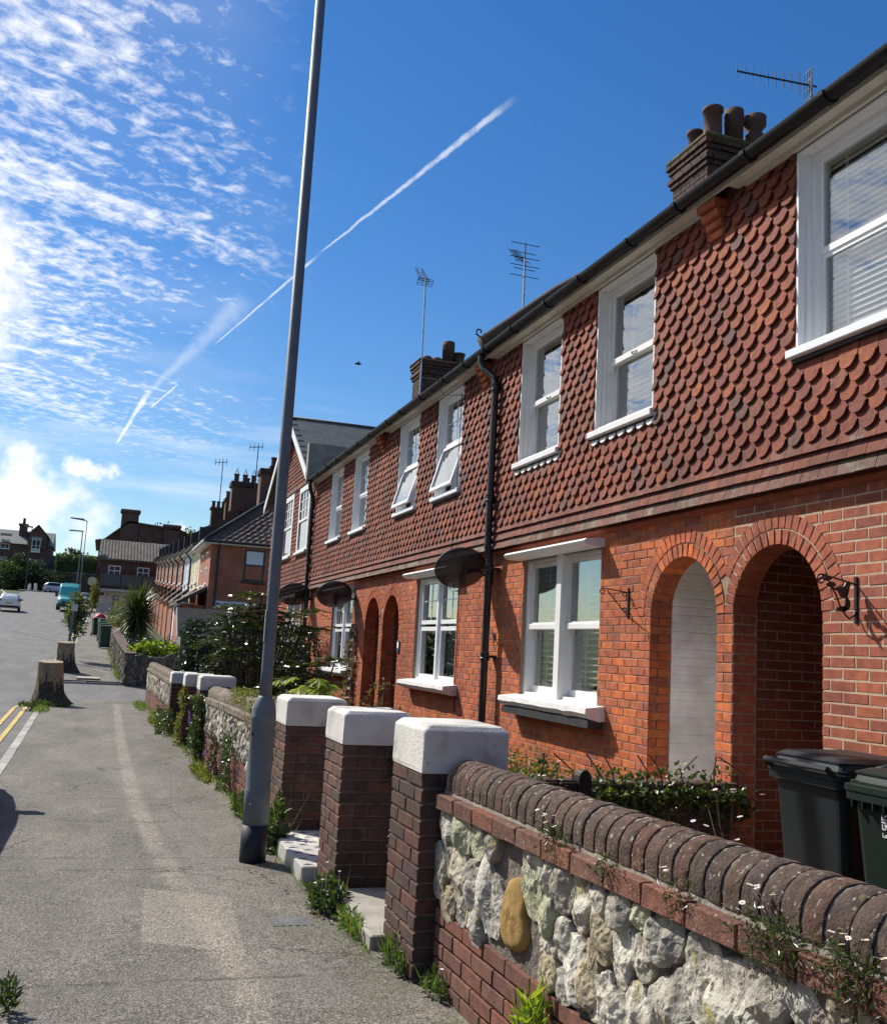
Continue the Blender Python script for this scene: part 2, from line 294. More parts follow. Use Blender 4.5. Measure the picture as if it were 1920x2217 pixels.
# ---------------------------------------------------------------- mesh building
class MB:
    def __init__(s): s.v, s.f = [], []
    def add(s, vs, fs):
        o = len(s.v); s.v.extend(vs); s.f.extend([tuple(i + o for i in f) for f in fs]); return s
    def box(s, x0, x1, y0, y1, z0, z1):
        return s.add([(x0, y0, z0), (x1, y0, z0), (x1, y1, z0), (x0, y1, z0), (x0, y0, z1), (x1, y0, z1), (x1, y1, z1), (x0, y1, z1)],
                     [(0, 3, 2, 1), (4, 5, 6, 7), (0, 1, 5, 4), (1, 2, 6, 5), (2, 3, 7, 6), (3, 0, 4, 7)])
    def cbox(s, x0, x1, y0, y1, z0, z1, b=.01, jit=0):
        """box with chamfered edges"""
        lo, hi = (x0, y0, z0), (x1, y1, z1); idx = {}; vs = []
        for cx in (0, 1):
            for cyy in (0, 1):
                for cz in (0, 1):
                    c = (cx, cyy, cz)
                    for ax in range(3):
                        p = []
                        for k in range(3):
                            e = hi[k] if c[k] else lo[k]
                            p.append(e if k == ax else e + (-b if c[k] else b))
                        idx[c, ax] = len(vs); vs.append(tuple(q + random.uniform(-jit, jit) for q in p) if jit else tuple(p))
        fs = []
        for ax in range(3):
            a, b2 = [k for k in range(3) if k != ax]
            for side in (0, 1):
                cs = []
                for q in ((0, 0), (1, 0), (1, 1), (0, 1)):
                    c = [0, 0, 0]; c[ax] = side; c[a], c[b2] = q; cs.append(idx[tuple(c), ax])
                fs.append(tuple(cs))
            for q in ((0, 0), (1, 0), (1, 1), (0, 1)):
                c0 = [0, 0, 0]; c0[a], c0[b2] = q; c1 = list(c0); c1[ax] = 1
                fs.append((idx[tuple(c0), a], idx[tuple(c1), a], idx[tuple(c1), b2], idx[tuple(c0), b2]))
        for cx in (0, 1):
            for cyy in (0, 1):
                for cz in (0, 1):
                    c = (cx, cyy, cz); fs.append((idx[c, 0], idx[c, 1], idx[c, 2]))
        return s.add(vs, fs)
    def hexa(s, p):
        return s.add([tuple(q) for q in p], [(0, 3, 2, 1), (4, 5, 6, 7), (0, 1, 5, 4), (1, 2, 6, 5), (2, 3, 7, 6), (3, 0, 4, 7)])
    def tube(s, pts, r, n=8, caps=True):
        pts = [Vector(p) for p in pts]; rs = r if isinstance(r, (list, tuple)) else [r]*len(pts)
        o = len(s.v); ref = None
        for i, p in enumerate(pts):
            d = (pts[min(i + 1, len(pts) - 1)] - pts[max(i - 1, 0)]).normalized()
            if ref is None: ref = Vector((0, 0, 1)) if abs(d.z) < .9 else Vector((1, 0, 0))
            a = d.cross(ref); a = a.normalized() if a.length > 1e-5 else d.orthogonal().normalized(); b = d.cross(a).normalized(); ref = -b if False else a.cross(d)
            for k in range(n):
                q = 2*math.pi*k/n; s.v.append(tuple(p + (a*math.cos(q) + b*math.sin(q))*rs[i]))
        for i in range(len(pts) - 1):
            for k in range(n):
                s.f.append((o + i*n + k, o + i*n + (k + 1) % n, o + (i + 1)*n + (k + 1) % n, o + (i + 1)*n + k))
        if caps:
            s.f.append(tuple(o + k for k in range(n))[::-1]); s.f.append(tuple(o + (len(pts) - 1)*n + k for k in range(n)))
        return s
    def lathe(s, c, prof, n=16):
        o = len(s.v)
        for r, z in prof:
            for k in range(n):
                q = 2*math.pi*k/n; s.v.append((c[0] + r*math.cos(q), c[1] + r*math.sin(q), c[2] + z))
        for i in range(len(prof) - 1):
            for k in range(n): s.f.append((o + i*n + k, o + i*n + (k + 1) % n, o + (i + 1)*n + (k + 1) % n, o + (i + 1)*n + k))
        s.f.append(tuple(o + k for k in range(n))[::-1]); s.f.append(tuple(o + (len(prof) - 1)*n + k for k in range(n)))
        return s
    def prism(s, poly, fn, d0, d1):
        """poly in 2D; fn(u, v, d) -> xyz"""
        n = len(poly); o = len(s.v)
        s.v.extend([tuple(fn(u, v, d0)) for u, v in poly]); s.v.extend([tuple(fn(u, v, d1)) for u, v in poly])
        s.f.append(tuple(o + i for i in range(n))[::-1]); s.f.append(tuple(o + n + i for i in range(n)))
        for i in range(n): s.f.append((o + i, o + (i + 1) % n, o + n + (i + 1) % n, o + n + i))
        return s
    def xf(s, m, start=0):
        for i in range(start, len(s.v)): s.v[i] = tuple(m @ Vector(s.v[i]))
        return s
    def mesh(s, name, m, smooth=False):
        me = bpy.data.meshes.new(name); me.from_pydata(s.v, [], s.f)
        if smooth: me.polygons.foreach_set('use_smooth', [True]*len(me.polygons))
        if m: me.materials.append(MATS[m])
        me.update(); return me
    def build(s, name, m, parent=None, smooth=False, kind=None):
        # parts are modelled in world space; their thing's Empty sits at its base
        return link(name, s.mesh(name, m, smooth), parent, kind)
def fix_normals(me):
    import bmesh
    bm = bmesh.new(); bm.from_mesh(me); bmesh.ops.recalc_face_normals(bm, faces=bm.faces); bm.to_mesh(me); bm.free()
WORLD = {}
def world_of(p): return WORLD.get(p, Matrix.Identity(4))
def link(name, me, parent=None, kind=None, mw=None):
    o = bpy.data.objects.new(name, me); COL.objects.link(o)
    mw = mw or Matrix.Identity(4)
    if parent is not None:
        o.parent = parent; o.matrix_local = world_of(parent).inverted() @ mw
    else: o.matrix_world = mw
    WORLD[o] = mw
    if kind: o['kind'] = kind
    return o
def tag(o, label, cat, group=None):
    o['label'] = label; o['category'] = cat
    if group: o['group'] = group
    return o
def thing(name, label, cat, loc=(0, 0, 0), group=None):
    o = bpy.data.objects.new(name, None); COL.objects.link(o); o.location = loc; o.empty_display_size = .1
    WORLD[o] = Matrix.Translation(loc); return tag(o, label, cat, group)
def struct(o): o['kind'] = 'structure'; return o
def copy_tree(o, mw, parent=None):
    c = o.copy(); COL.objects.link(c); old = world_of(o)
    if parent is not None: c.parent = parent
    else: c.matrix_world = mw
    WORLD[c] = mw if parent is None else world_of(parent) @ o.matrix_local
    if parent is not None: c.matrix_local = o.matrix_local.copy()
    for ch in list(o.children): copy_tree(ch, None, c)
    return c

# ---------------------------------------------------------------- pieces: bricks, tiles; the largest 300 as objects, the rest joined
def brick_unit(k):
    rnd = random.Random(k); j = lambda a: rnd.uniform(-a, a)
    ix, iz = .016, .055; m = MB()
    back = [(-.5, 0, -.5), (.5, 0, -.5), (.5, 0, .5), (-.5, 0, .5)]
    mid = [(x + j(.006), .93, z + j(.03)) for x, _, z in back]
    fr = [(x*(1 - 2*ix) + j(.010), 1 + j(.02), z*(1 - 2*iz) + j(.045)) for x, _, z in back]
    m.add(back + mid + fr, [])
    for a in (0, 4):
        for i in range(4): m.f.append((a + i, a + (i + 1) % 4, a + 4 + (i + 1) % 4, a + 4 + i))
    m.f.append((8, 9, 10, 11)); return m
BRICKS = [brick_unit(k) for k in range(6)]
BRICK_MESH = {}
class Pieces:
    """collects alike pieces (unit mesh, matrix) of one thing"""
    def __init__(s, parent, name, m, joined, cap=300): s.p, s.name, s.m, s.joined, s.cap, s.L = parent, name, m, joined, cap, []
    def brick(s, c, u, n, L, H, dep=.05):
        """front centre c, length axis u, outward normal n"""
        u, n, c = Vector(u), Vector(n), Vector(c); w = Vector((0, 0, 1)); w = w - u*u.dot(w); w.normalize()
        o = c - n*dep
        M = Matrix(((u.x*L, n.x*dep, w.x*H, o.x), (u.y*L, n.y*dep, w.y*H, o.y), (u.z*L, n.z*dep, w.z*H, o.z), (0, 0, 0, 1)))
        s.L.append((L*H/(c - EYE).length_squared, random.randrange(6), M))
    def put(s, me, M, size): s.L.append((size/(M.translation - EYE).length_squared, me, M))
    def done(s, m=None):
        m = m or s.m; s.L.sort(key=lambda q: -q[0]); rest = MB()
        for i, (_, g, M) in enumerate(s.L):
            if isinstance(g, int):
                key = (g, m)
                if key not in BRICK_MESH:
                    BRICK_MESH[key] = BRICKS[g].mesh('brick', m); fix_normals(BRICK_MESH[key])
                me = BRICK_MESH[key]; src = BRICKS[g]
            else: me, src = g
            if i < s.cap: link(s.name, me, s.p, None, M)
            else: rest.add([tuple(M @ Vector(v)) for v in src.v], src.f)
        if rest.v: rest.build(s.joined, m, s.p, kind='stuff')
def courses(P, y0, y1, z0, z1, X, clip=None, L=.235, H=.075, u=(0, 1, 0), n=(-1, 0, 0), at=None, joint=.011, jx=.010, dep=.05, phase=0.0):
    """stretcher bond on a wall face. at(s, z) -> point; clip(z) -> list of blocked intervals"""
    at = at or (lambda s_, z_: (X, s_, z_)); k = 0; z = z0
    while z + H*.6 < z1 + 1e-6:
        zc = z + H/2; off = (0 if k % 2 == 0 else L/2) + phase
        a = y0 - ((y0 - off) % L); segs = []
        while a < y1 - .001:
            segs.append((max(a, y0), min(a + L, y1))); a += L
        for (s0, s1) in segs:
            parts = [(s0, s1)]
            for (b0, b1) in (clip(zc) if clip else []):
                nx_ = []
                for (p0, p1) in parts:
                    if b1 <= p0 or b0 >= p1: nx_.append((p0, p1)); continue
                    if b0 - p0 > .016: nx_.append((p0, b0))
                    if p1 - b1 > .016: nx_.append((b1, p1))
                parts = nx_
            for (p0, p1) in parts:
                if p1 - p0 < .018: continue
                q = Vector(at((p0 + p1)/2, zc)) + Vector(n)*random.uniform(-.0015, .002)
                P.brick(q, u, n, p1 - p0 - jx, H - joint, dep)
        z += H; k += 1

# ---------------------------------------------------------------- leaves
def leaf(m, p, d, up, L, W, fold=.18):
    d = d.normalized(); s_ = d.cross(up)
    if s_.length < 1e-4: s_ = d.orthogonal()
    s_.normalize(); n = s_.cross(d)
    m.add([tuple(p), tuple(p + d*L*.45 + s_*W*.5 + n*W*fold), tuple(p + d*L), tuple(p + d*L*.45 - s_*W*.5 + n*W*fold), tuple(p + d*L*.5 - n*W*.05)], [(0, 1, 4), (1, 2, 4), (2, 3, 4), (3, 0, 4)])
def rv(): 
    while True:
        v = Vector((random.uniform(-1, 1), random.uniform(-1, 1), random.uniform(-1, 1)))
        if .05 < v.length < 1: return v.normalized()
def scatter(n, sample, L, W, up=.5, mbs=None):
    m = mbs or MB()
    for _ in range(n):
        p, nrm = sample(); d = (rv() + nrm*.6 + Vector((0, 0, up*.4))).normalized(); k = random.uniform(.6, 1.3)
        leaf(m, p, d, (rv()*.7 + nrm*.5 + Vector((0, 0, up))), L*k, W*k)
    return m
def clumpy(c, r, nclump, cr, seed=0):
    """sampler: points on small clumps spread through an ellipsoid"""
    rnd = random.Random(seed); C_ = []
    c = Vector(c)
    for _ in range(nclump):
        v = rv()*(rnd.random()**.4)
        C_.append(c + Vector((v.x*r[0], v.y*r[1], v.z*r[2])))
    def f():
        q = random.choice(C_); v = rv(); p = q + v*cr*(random.random()**.5)*Vector((1, 1, 1)).x
        return p, (v*.6 + (p - c).normalized()*.7)
    f.centres = C_
    return f

# ---------------------------------------------------------------- the lie of the land along the street (dips to the side road, then climbs)
PROF = [(-80, .35), (-20, .10), (0, .01), (5, 0), (8, -.05), (14, -.14), (20, -.19), (26, -.19), (30, -.16), (34, 0), (37, .2), (42, .52), (50, .88), (60, 1.30), (70, 1.85), (80, 2.45), (92, 3.15), (100, 3.65), (120, 4.95), (140, 6.4), (150, 7.05), (158, 7.25), (200, 7.6), (900, 8.5)]
def _lin(y):
    if y <= PROF[0][0]: return PROF[0][1]
    for (a, za), (b, zb) in zip(PROF, PROF[1:]):
        if y <= b: return za + (zb - za)*(y - a)/(b - a)
    return PROF[-1][1]
def gz(y): return sum(_lin(y + d) for d in (-2.4, -1.2, 0, 1.2, 2.4))/5
def wall_x(y): return 1.56 - .0167*(y - 5)          # street face of the garden wall
def kerb_x(y): return -.90 - .016*(y - 10) if y < 30 else -1.2
def sheet(name, m, ys, x0, x1, dz, nx=1, parent=None, wob=0):
    mb = MB()
    for y in ys:
        a = x0(y) if callable(x0) else x0; b = x1(y) if callable(x1) else x1
        for i in range(nx + 1):
            x = a + (b - a)*i/nx
            mb.v.append((x, y, gz(y) + dz + (noise.noise(Vector((x*.5, y*.35, 3)))*wob if wob else 0)))
    w = nx + 1
    for j in range(len(ys) - 1):
        for i in range(nx): mb.f.append((j*w + i, j*w + i + 1, (j + 1)*w + i + 1, (j + 1)*w + i))
    return mb.build(name, m, parent, smooth=True)
def frange(a, b, n): return [a + (b - a)*i/n for i in range(n + 1)]

def asphalt(name, base, dark, grain, strip=False):
    m, tt, b = new_mat(name); P = position(tt); x, y, z = sep(tt, P)
    g1 = noise_tex(tt, P, 120, 2, .6); g2 = noise_tex(tt, P, 45, 3, .6)
    big = noise_tex(tt, comb(tt, x*1.5, y*.45), 1.0, 5, .6); mid = noise_tex(tt, P, 4.5, 5, .65)
    c = mixc(tt, big.smooth(.35, .65), dark, base)
    c = mixc(tt, mid.smooth(.55, .78, 0, .4), c, (base[0]*1.35, base[1]*1.33, base[2]*1.22))
    if strip:
        iy = S(tt, tt.nodes.new('ShaderNodeMath').outputs[0]); iy.o.node.operation = 'DIVIDE'; iy.o.node.inputs[0].default_value = 1; tt.links.new(y.o, iy.o.node.inputs[1])
        x0 = iy*iy*93.47 - iy*iy*iy*223.25 - iy*9.62 + .753
        w = (x + (mid - .5)*.06 - x0).abs()
        f = w.smooth(.03, .12, .55, 0)*noise_tex(tt, P, 2.2, 4, .6).smooth(.3, .6, .35, 1)*y.smooth(3.6, 4.6)*y.smooth(26.5, 27.2, 1, 0)
        c = mixc(tt, f, c, (base[0]*1.75, base[1]*1.7, base[2]*1.6))
        pa = (x*.94 - y*.05 - .29).abs().smooth(.24, .25, 1, 0) * (y + x*.6 - 6.45).abs().smooth(.62, .63, 1, 0)
        c = mixc(tt, pa*.5, c, (base[0]*1.6, base[1]*1.58, base[2]*1.5))
        jn = None
        for yy, sl_ in ((7.83, .05), (7.42, .04), (4.97, .03), (10.9, .02), (15.2, .03)):
            q = (y + x*sl_ + (mid - .5)*.08 - yy).abs().smooth(.008, .028, .55, 0); jn = q if jn is None else jn.max(q)
        c = mixc(tt, jn*mid.smooth(.35, .6), c, (.045, .042, .036))
        vo = tt.nodes.new('ShaderNodeTexVoronoi'); vo.feature = 'DISTANCE_TO_EDGE'; vo.inputs['Scale'].default_value = .9
        wv = comb(tt, x + (mid - .5)*.35, y + (noise_tex(tt, P, 6, 3, .6) - .5)*.35, 0.0); tt.links.new(wv.o, vo.inputs['Vector'])
        ck = S(tt, vo.outputs['Distance']).smooth(.004, .012, .75, 0)*noise_tex(tt, P, .8, 2).smooth(.50, .60)
        c = mixc(tt, ck, c, (.04, .037, .032))
        c = mixc(tt, noise_tex(tt, P, 22, 1).smooth(.73, .75, 0, .65), c, (.05, .047, .042))
        moss = (x - (y*-.0167 + 1.64)).abs().smooth(.05, .75, 1, 0)*noise_tex(tt, P, 3, 4, .6).smooth(.42, .62)
        c = mixc(tt, moss*.5, c, (.11, .105, .05))
        wx = noise_tex(tt, comb(tt, x*.7, y*.25), 3.1, 3, .6).smooth(.60, .70, 0, .35)
        c = mixc(tt, wx, c, (base[0]*1.5, base[1]*1.5, base[2]*1.42))
    gr = g1.smooth(.35, .68, 1 - grain, 1 + grain)*g2.smooth(.35, .65, .78, 1.22)*noise_tex(tt, P, 16, 3, .6).smooth(.3, .7, .9, 1.1)
    c = mixc(tt, 1.0, c, comb(tt, gr, gr, gr), 'MULTIPLY')
    c = mixc(tt, noise_tex(tt, P, 120, 1).smooth(.70, .74, 0, .7), c, (.40, .385, .35))
    tt.links.new(c.o, b.inputs['Base Color']); b.inputs['Roughness'].default_value = .9; b.inputs['Specular IOR Level'].default_value = .25
    bump(tt, b, g1*.6 + g2*.4, 1.0, .010)
asphalt('pavement_tarmac', (.205, .188, .160), (.145, .134, .115), .62, True)
asphalt('road_tarmac', (.185, .180, .170), (.140, .137, .132), .35)
mat('kerb_stone', [(.36, .35, .31), (.42, .41, .37), (.32, .31, .28)], .9, (9, .2), ((.2, .19, .15), 6, .6, .2), None, (80, .5, .006))
mat('paint_yellow', [(.55, .40, .12)], .85, (9, .3), ((.2, .19, .17), 14, .58, .15), None, None)
mat('paint_white', [(.62, .62, .60)], .85, (9, .2), ((.25, .25, .24), 14, .62, .15), None, None)
mat('grass_verge', [(.05, .075, .025)], .95, (2, .4), ((.10, .09, .05), 3, .6, .2), None, (20, 1, .05))
mat('cover_grey', [(.135, .135, .13)], .6, (9, .2), None, None, (60, .4, .004)); mat('paving_pale', [(.42, .35, .29), (.46, .39, .33)], .9, (6, .2), None, None, (60, .4, .004))

g = MB(); ys = [-80, -40] + frange(-20, 160, 60) + [200, 260, 400, 900]
for y in ys:
    for x in (-500, -60, -20, 0, 20, 60, 500): g.v.append((x, y, gz(y) - .16))
for j in range(len(ys) - 1):
    for i in range(6): g.f.append((j*7 + i, j*7 + i + 1, (j + 1)*7 + i + 1, (j + 1)*7 + i))
struct(g.build('ground', 'grass_verge', smooth=True))
road = struct(sheet('road', 'road_tarmac', frange(-30, 151, 150), -10.6, lambda y: kerb_x(y) - .11, -.105, 8))
struct(sheet('junction_road', 'road_tarmac', frange(151, 160, 6), -60, 60, -.09, 4))
sr = MB(); n0 = 0
for i, x in enumerate(frange(-1.4, 45, 30)):
    for y in (28.05, 29.5, 31.2, 32.8, 34.25): sr.v.append((x, y, gz(y) - (.098 if x < .5 else .095) + max(0, x - 8)*.012))
for i in range(30):
    for j in range(4): sr.f.append((i*5 + j, (i + 1)*5 + j, (i + 1)*5 + j + 1, i*5 + j + 1))
struct(sr.build('side_road', 'road_tarmac', smooth=True))
pave = struct(sheet('pavement', 'pavement_tarmac', frange(-8, 28.0, 90), lambda y: kerb_x(y), lambda y: wall_x(y) + .28, 0, 10, wob=.008))
pave2 = struct(sheet('far_pavement', 'pavement_tarmac', frange(34.3, 149, 90), lambda y: kerb_x(y), .95, 0, 4, wob=.01))
def kerb_run(parent, ya, yb, L, m='kerb_stone'):
    y = ya
    while y < yb - .2:
        y1 = min(yb, y + L); xa, xb = kerb_x(y), kerb_x(y1); b = MB()
        b.cbox(-.13, 0, y + .006, y1 - .006, -.20, .006, .012, .002)
        b.v = [(v[0] + kerb_x(v[1]), v[1], v[2] + gz(v[1])) for v in b.v]
        b.build('kerb_stone', m, parent); y = y1
kerb_run(pave, 3, 27.9, .92); kerb_run(pave2, 34.4, 92, 1.9)
# kerb across the mouths of the side road
for parent, y in ((pave, 28.0), (pave2, 34.3)):
    x = -1.2
    while x < 1.0:
        sg = 1 if y < 30 else -1; b = MB(); b.cbox(x + .006, x + .90, min(y, y + sg*.12), max(y, y + sg*.12), gz(y) - .2, gz(y) - .035, .012, .002); b.build('kerb_stone', 'kerb_stone', parent); x += .91
def stripe(parent, name, m, pts, w, dz=-.098):
    b = MB()
    for i, (x, y) in enumerate(pts):
        a = Vector(pts[max(i - 1, 0)]); c = Vector(pts[min(i + 1, len(pts) - 1)]); d = (c - a).normalized(); n = Vector((d.y, -d.x))
        for sg in (-1, 1): b.v.append((x + n.x*sg*w/2, y + n.y*sg*w/2, gz(y) + dz))
    for i in range(len(pts) - 1): b.f.append((i*2, i*2 + 1, i*2 + 3, i*2 + 2))
    return b.build(name, m, parent, smooth=True)
for off in (.28, .52):
    pts = [(kerb_x(y) - .13 - off, y) for y in frange(8, 25.4, 20)]
    pts += [(-1.3 - off + (1 - math.cos(a))*(1.2 + off), 25.4 + off*.0 + math.sin(a)*(2.9 + off*.6)) for a in [math.pi/2*k/10 for k in range(1, 11)]]
    pts = pts + [(x, 28.3 + off*.6) for x in frange(.4, 9, 6)]
    stripe(road, 'yellow_line', 'paint_yellow', pts, .085, -.092)
stripe(road, 'yellow_line', 'paint_yellow', [(kerb_x(y) - .42, y) for y in frange(35, 74, 30)], .13)
for k in range(8): stripe(road, 'white_dash', 'paint_white', [(-6.2 - .012*k*2, 52 + k*2.2), (-6.2 - .012*k*2, 53.1 + k*2.2)], .12)
for k in range(7): stripe(road, 'white_dash', 'paint_white', [(-5.0 + k*.42, 63.5 - k*1.1), (-4.75 + k*.42, 63.5 - k*1.1)], .5)
for k in range(6): stripe(road, 'white_dash', 'paint_white', [(-8.3 - k*.95, 108 + k*7), (-8.9 - k*.95, 112.4 + k*7)], .22)
c_ = MB(); c_.cbox(-.66, .06, 34.55, 36.2, gz(35.4) - .03, gz(35.4) + .012, .004); c_.build('paving_slab', 'paving_pale', pave2)
for x in (.7, 1.5, 2.3, 3.1): MB().cbox(x, x + .78, 34.2, 34.75, gz(34.4) - .08, gz(34.4) + .006, .005).build('paving_slab', 'paving_pale', pave2)
cv = MB(); cv.cbox(1.06, 1.33, 5.80, 5.99, -.02, .004 + gz(5.9), .002)
for k in range(6): cv.box(1.075 + k*.042, 1.10 + k*.042, 5.81, 5.98, gz(5.9) + .0035, gz(5.9) + .008)
o = cv.build('cover_plate', 'cover_grey'); tag(o, 'small grey ribbed metal cover set in the pavement by the pillars', 'cover')
# front gardens behind the walls
gd = MB()
for (a, b) in ((-6, 6.5), (6.5, 17.0), (17.0, 28.0)):
    k = len(gd.v); gd.v += [(wall_x(a) + .22, a, .02), (4.6, a, .08), (4.6, b, .08), (wall_x(b) + .22, b, gz(b)*.5 + .03)]; gd.f.append((k, k + 1, k + 2, k + 3))
gg = struct(gd.build('garden_ground', 'soil'))
for ya_, yb_ in ((5.30, 6.36), (6.72, 8.2)): MB().cbox(1.95, 4.52, ya_, yb_, -.05, .10, .01).build('bounce_slab', 'paving_pale', gg)  # unseen pale slabs, added to bounce sunlight up into the porches

# ---------------------------------------------------------------- terrace houses
FX = 4.55            # brick face
TX = 4.50            # backing of the hung tiles
EAVE = 5.50
def club_outline(w=.171, n=9):
    """rounded tongue under square shoulders; origin at the shoulder line, x across, y down negative"""
    r = .070; pts = [(-w/2, .11), (-w/2, 0), (-w/2 + .006, -.003)]
    pts += [(-r*1.03, -.008)]
    for k in range(n + 1):
        a = math.pi + math.pi*k/n; pts.append((r*math.cos(a), -.014 + .066*math.sin(a)))
    pts += [(r*1.03, -.008), (w/2 - .006, -.003), (w/2, 0), (w/2, .11)]
    return pts
def clip_poly(poly, lo, hi):
    def cut(P, s, lim):
        out = []
        for i in range(len(P)):
            a, b = P[i], P[(i + 1) % len(P)]; ia, ib = s*(a[0] - lim) >= 0, s*(b[0] - lim) >= 0
            if ia: out.append(a)
            if ia != ib:
                q = (lim - a[0])/(b[0] - a[0]); out.append((lim, a[1] + q*(b[1] - a[1])))
        return out
    if lo is not None: poly = cut(poly, 1, lo)
    if poly and hi is not None: poly = cut(poly, -1, hi)
    return poly
TILE_CACHE = {}
def tile_piece(kind, lo, hi, m):
    key = (kind, None if lo is None else round(lo, 2), None if hi is None else round(hi, 2), m)
    if key not in TILE_CACHE:
        poly = club_outline() if kind < 5 else [(-.086, .10), (-.086, -.074), (.086, -.074), (.086, .10)]
        poly = clip_poly(poly, key[1], key[2])
        if len(poly) < 3 or max(p[0] for p in poly) - min(p[0] for p in poly) < .02: TILE_CACHE[key] = None
        else:
            rnd = random.Random(kind); mb = MB()
            # local frame: x across (world +Y), y outward, z up; lower edge kicks out
            mb.prism([(u + rnd.uniform(-.0015, .0015), v + rnd.uniform(-.002, .002)) for u, v in poly], lambda u, v, d: (u, d + .024 - (.25 if kind < 5 else .36)*v, v), 0, .017)
            me = mb.mesh('tile', m); fix_normals(me); TILE_CACHE[key] = (me, mb)
    return TILE_CACHE[key]
def tile_matrix(y, z, x, rot=0):
    # local x -> +Y, local y -> -X (outward), local z -> +Z
    M = Matrix(((0, -1, 0, x), (1, 0, 0, y), (0, 0, 1, z), (0, 0, 0, 1)))
    return M @ Matrix.Rotation(rot, 4, 'Y')
def hang_tiles(P, PP, PD, y0, y1, holes, ztop, shape=None, white=None):
    """club tiles above three plain courses; holes (ya, yb, za, zb)"""
    gauge, pitch = .1075, .176; z = 3.215; k = 0
    while z < ztop(0) if callable(ztop) else z < ztop:
        a = math.floor(y0/pitch)*pitch - pitch + (0 if k % 2 == 0 else pitch/2)
        while a < y1 + .09:
            lo, hi = None, None; ok = True
            if not (y0 <= a < y1): a += pitch; continue
            for (ha, hb, za, zb) in holes:
                if z - .07 < zb and z + .05 > za:
                    if ha - .02 <= a - .092 and a + .092 <= hb + .02: ok = False
                    elif a < ha < a + .092 or (a - .092 < ha and a < (ha + hb)/2 and a + .092 > ha): hi = min(hi if hi is not None else 9, ha - a - .002)
                    elif a - .092 < hb < a or (a - .092 < hb and a >= (ha + hb)/2): lo = max(lo if lo is not None else -9, hb - a + .002)
            if shape:
                l2, h2 = shape(z)
                if a + .06 > h2 or a - .06 < l2: ok = False
            if ok and not (lo is not None and lo > .08) and not (hi is not None and hi < -.08):
                g = tile_piece(random.randrange(4), lo, hi, P.m)
                if g: P.put(g, tile_matrix(a + random.uniform(-.002, .002), z + random.uniform(-.005, .005) - (.014 if random.random() < .03 else 0), TX + random.uniform(-.004, .004), random.uniform(-.026, .026)*(4 if random.random() < .03 else 1)), .012)
            a += pitch
        z += gauge; k += 1
    # plain courses, kicking outward at the bottom
    for k, (zz_, xx, mm) in enumerate(((3.140, TX + .006, PP), (3.036, TX + .002, PP), (2.932, TX - .004, PD))):
        a = math.floor(y0/.176)*.176 + (.088 if k % 2 else 0)
        while a < y1:
            if a < y0: a += .176; continue
            lo = hi = None
            g = tile_piece(5, lo, hi, mm.m)
            if g: mm.put(g, tile_matrix(a, zz_ + random.uniform(-.002, .002), xx, random.uniform(-.008, .008)), .012)
            a += .176

def frame_rect(mb, x0, x1, ya, yb, za, zb, w, wb=None):
    wb = wb or w
    mb.box(x0, x1, ya, ya + w, za, zb); mb.box(x0, x1, yb - w, yb, za, zb)
    mb.box(x0 + .0005, x1 - .0005, ya + w, yb - w, zb - w, zb); mb.box(x0 + .0005, x1 - .0005, ya + w, yb - w, za, za + wb)
def slats(parent, x, ya, yb, za, zb, step=.05, tilt=.5, m='blind_white', w=.045):
    mb = MB(); z = za + .02
    while z < zb - .01:
        c, s_ = math.cos(tilt)*w/2, math.sin(tilt)*w/2
        mb.hexa([(x - c, ya, z - s_), (x + c, ya, z + s_), (x + c, yb, z + s_), (x - c, yb, z - s_), (x - c, ya, z - s_ + .003), (x + c, ya, z + s_ + .003), (x + c, yb, z + s_ + .003), (x - c, yb, z - s_ + .003)]); z += step
    for y in (ya + (yb - ya)*.18, ya + (yb - ya)*.82): mb.box(x - .004, x + .004, y - .012, y + .012, za, zb)
    mb.build('blind', m, parent)
def curtain(parent, x, ya, yb, za, zb, m='curtain_white', amp=.025, waves=9):
    mb = MB(); n = 48
    for i in range(n + 1):
        y = ya + (yb - ya)*i/n; d = amp*math.sin(i/n*waves*2*math.pi) + amp*.4*math.sin(i*1.7)
        mb.v += [(x + d, y, za), (x + d*.8, y, zb)]
    for i in range(n): mb.f.append((2*i, 2*i + 2, 2*i + 3, 2*i + 1))
    mb.build('curtain', m, parent, smooth=True)
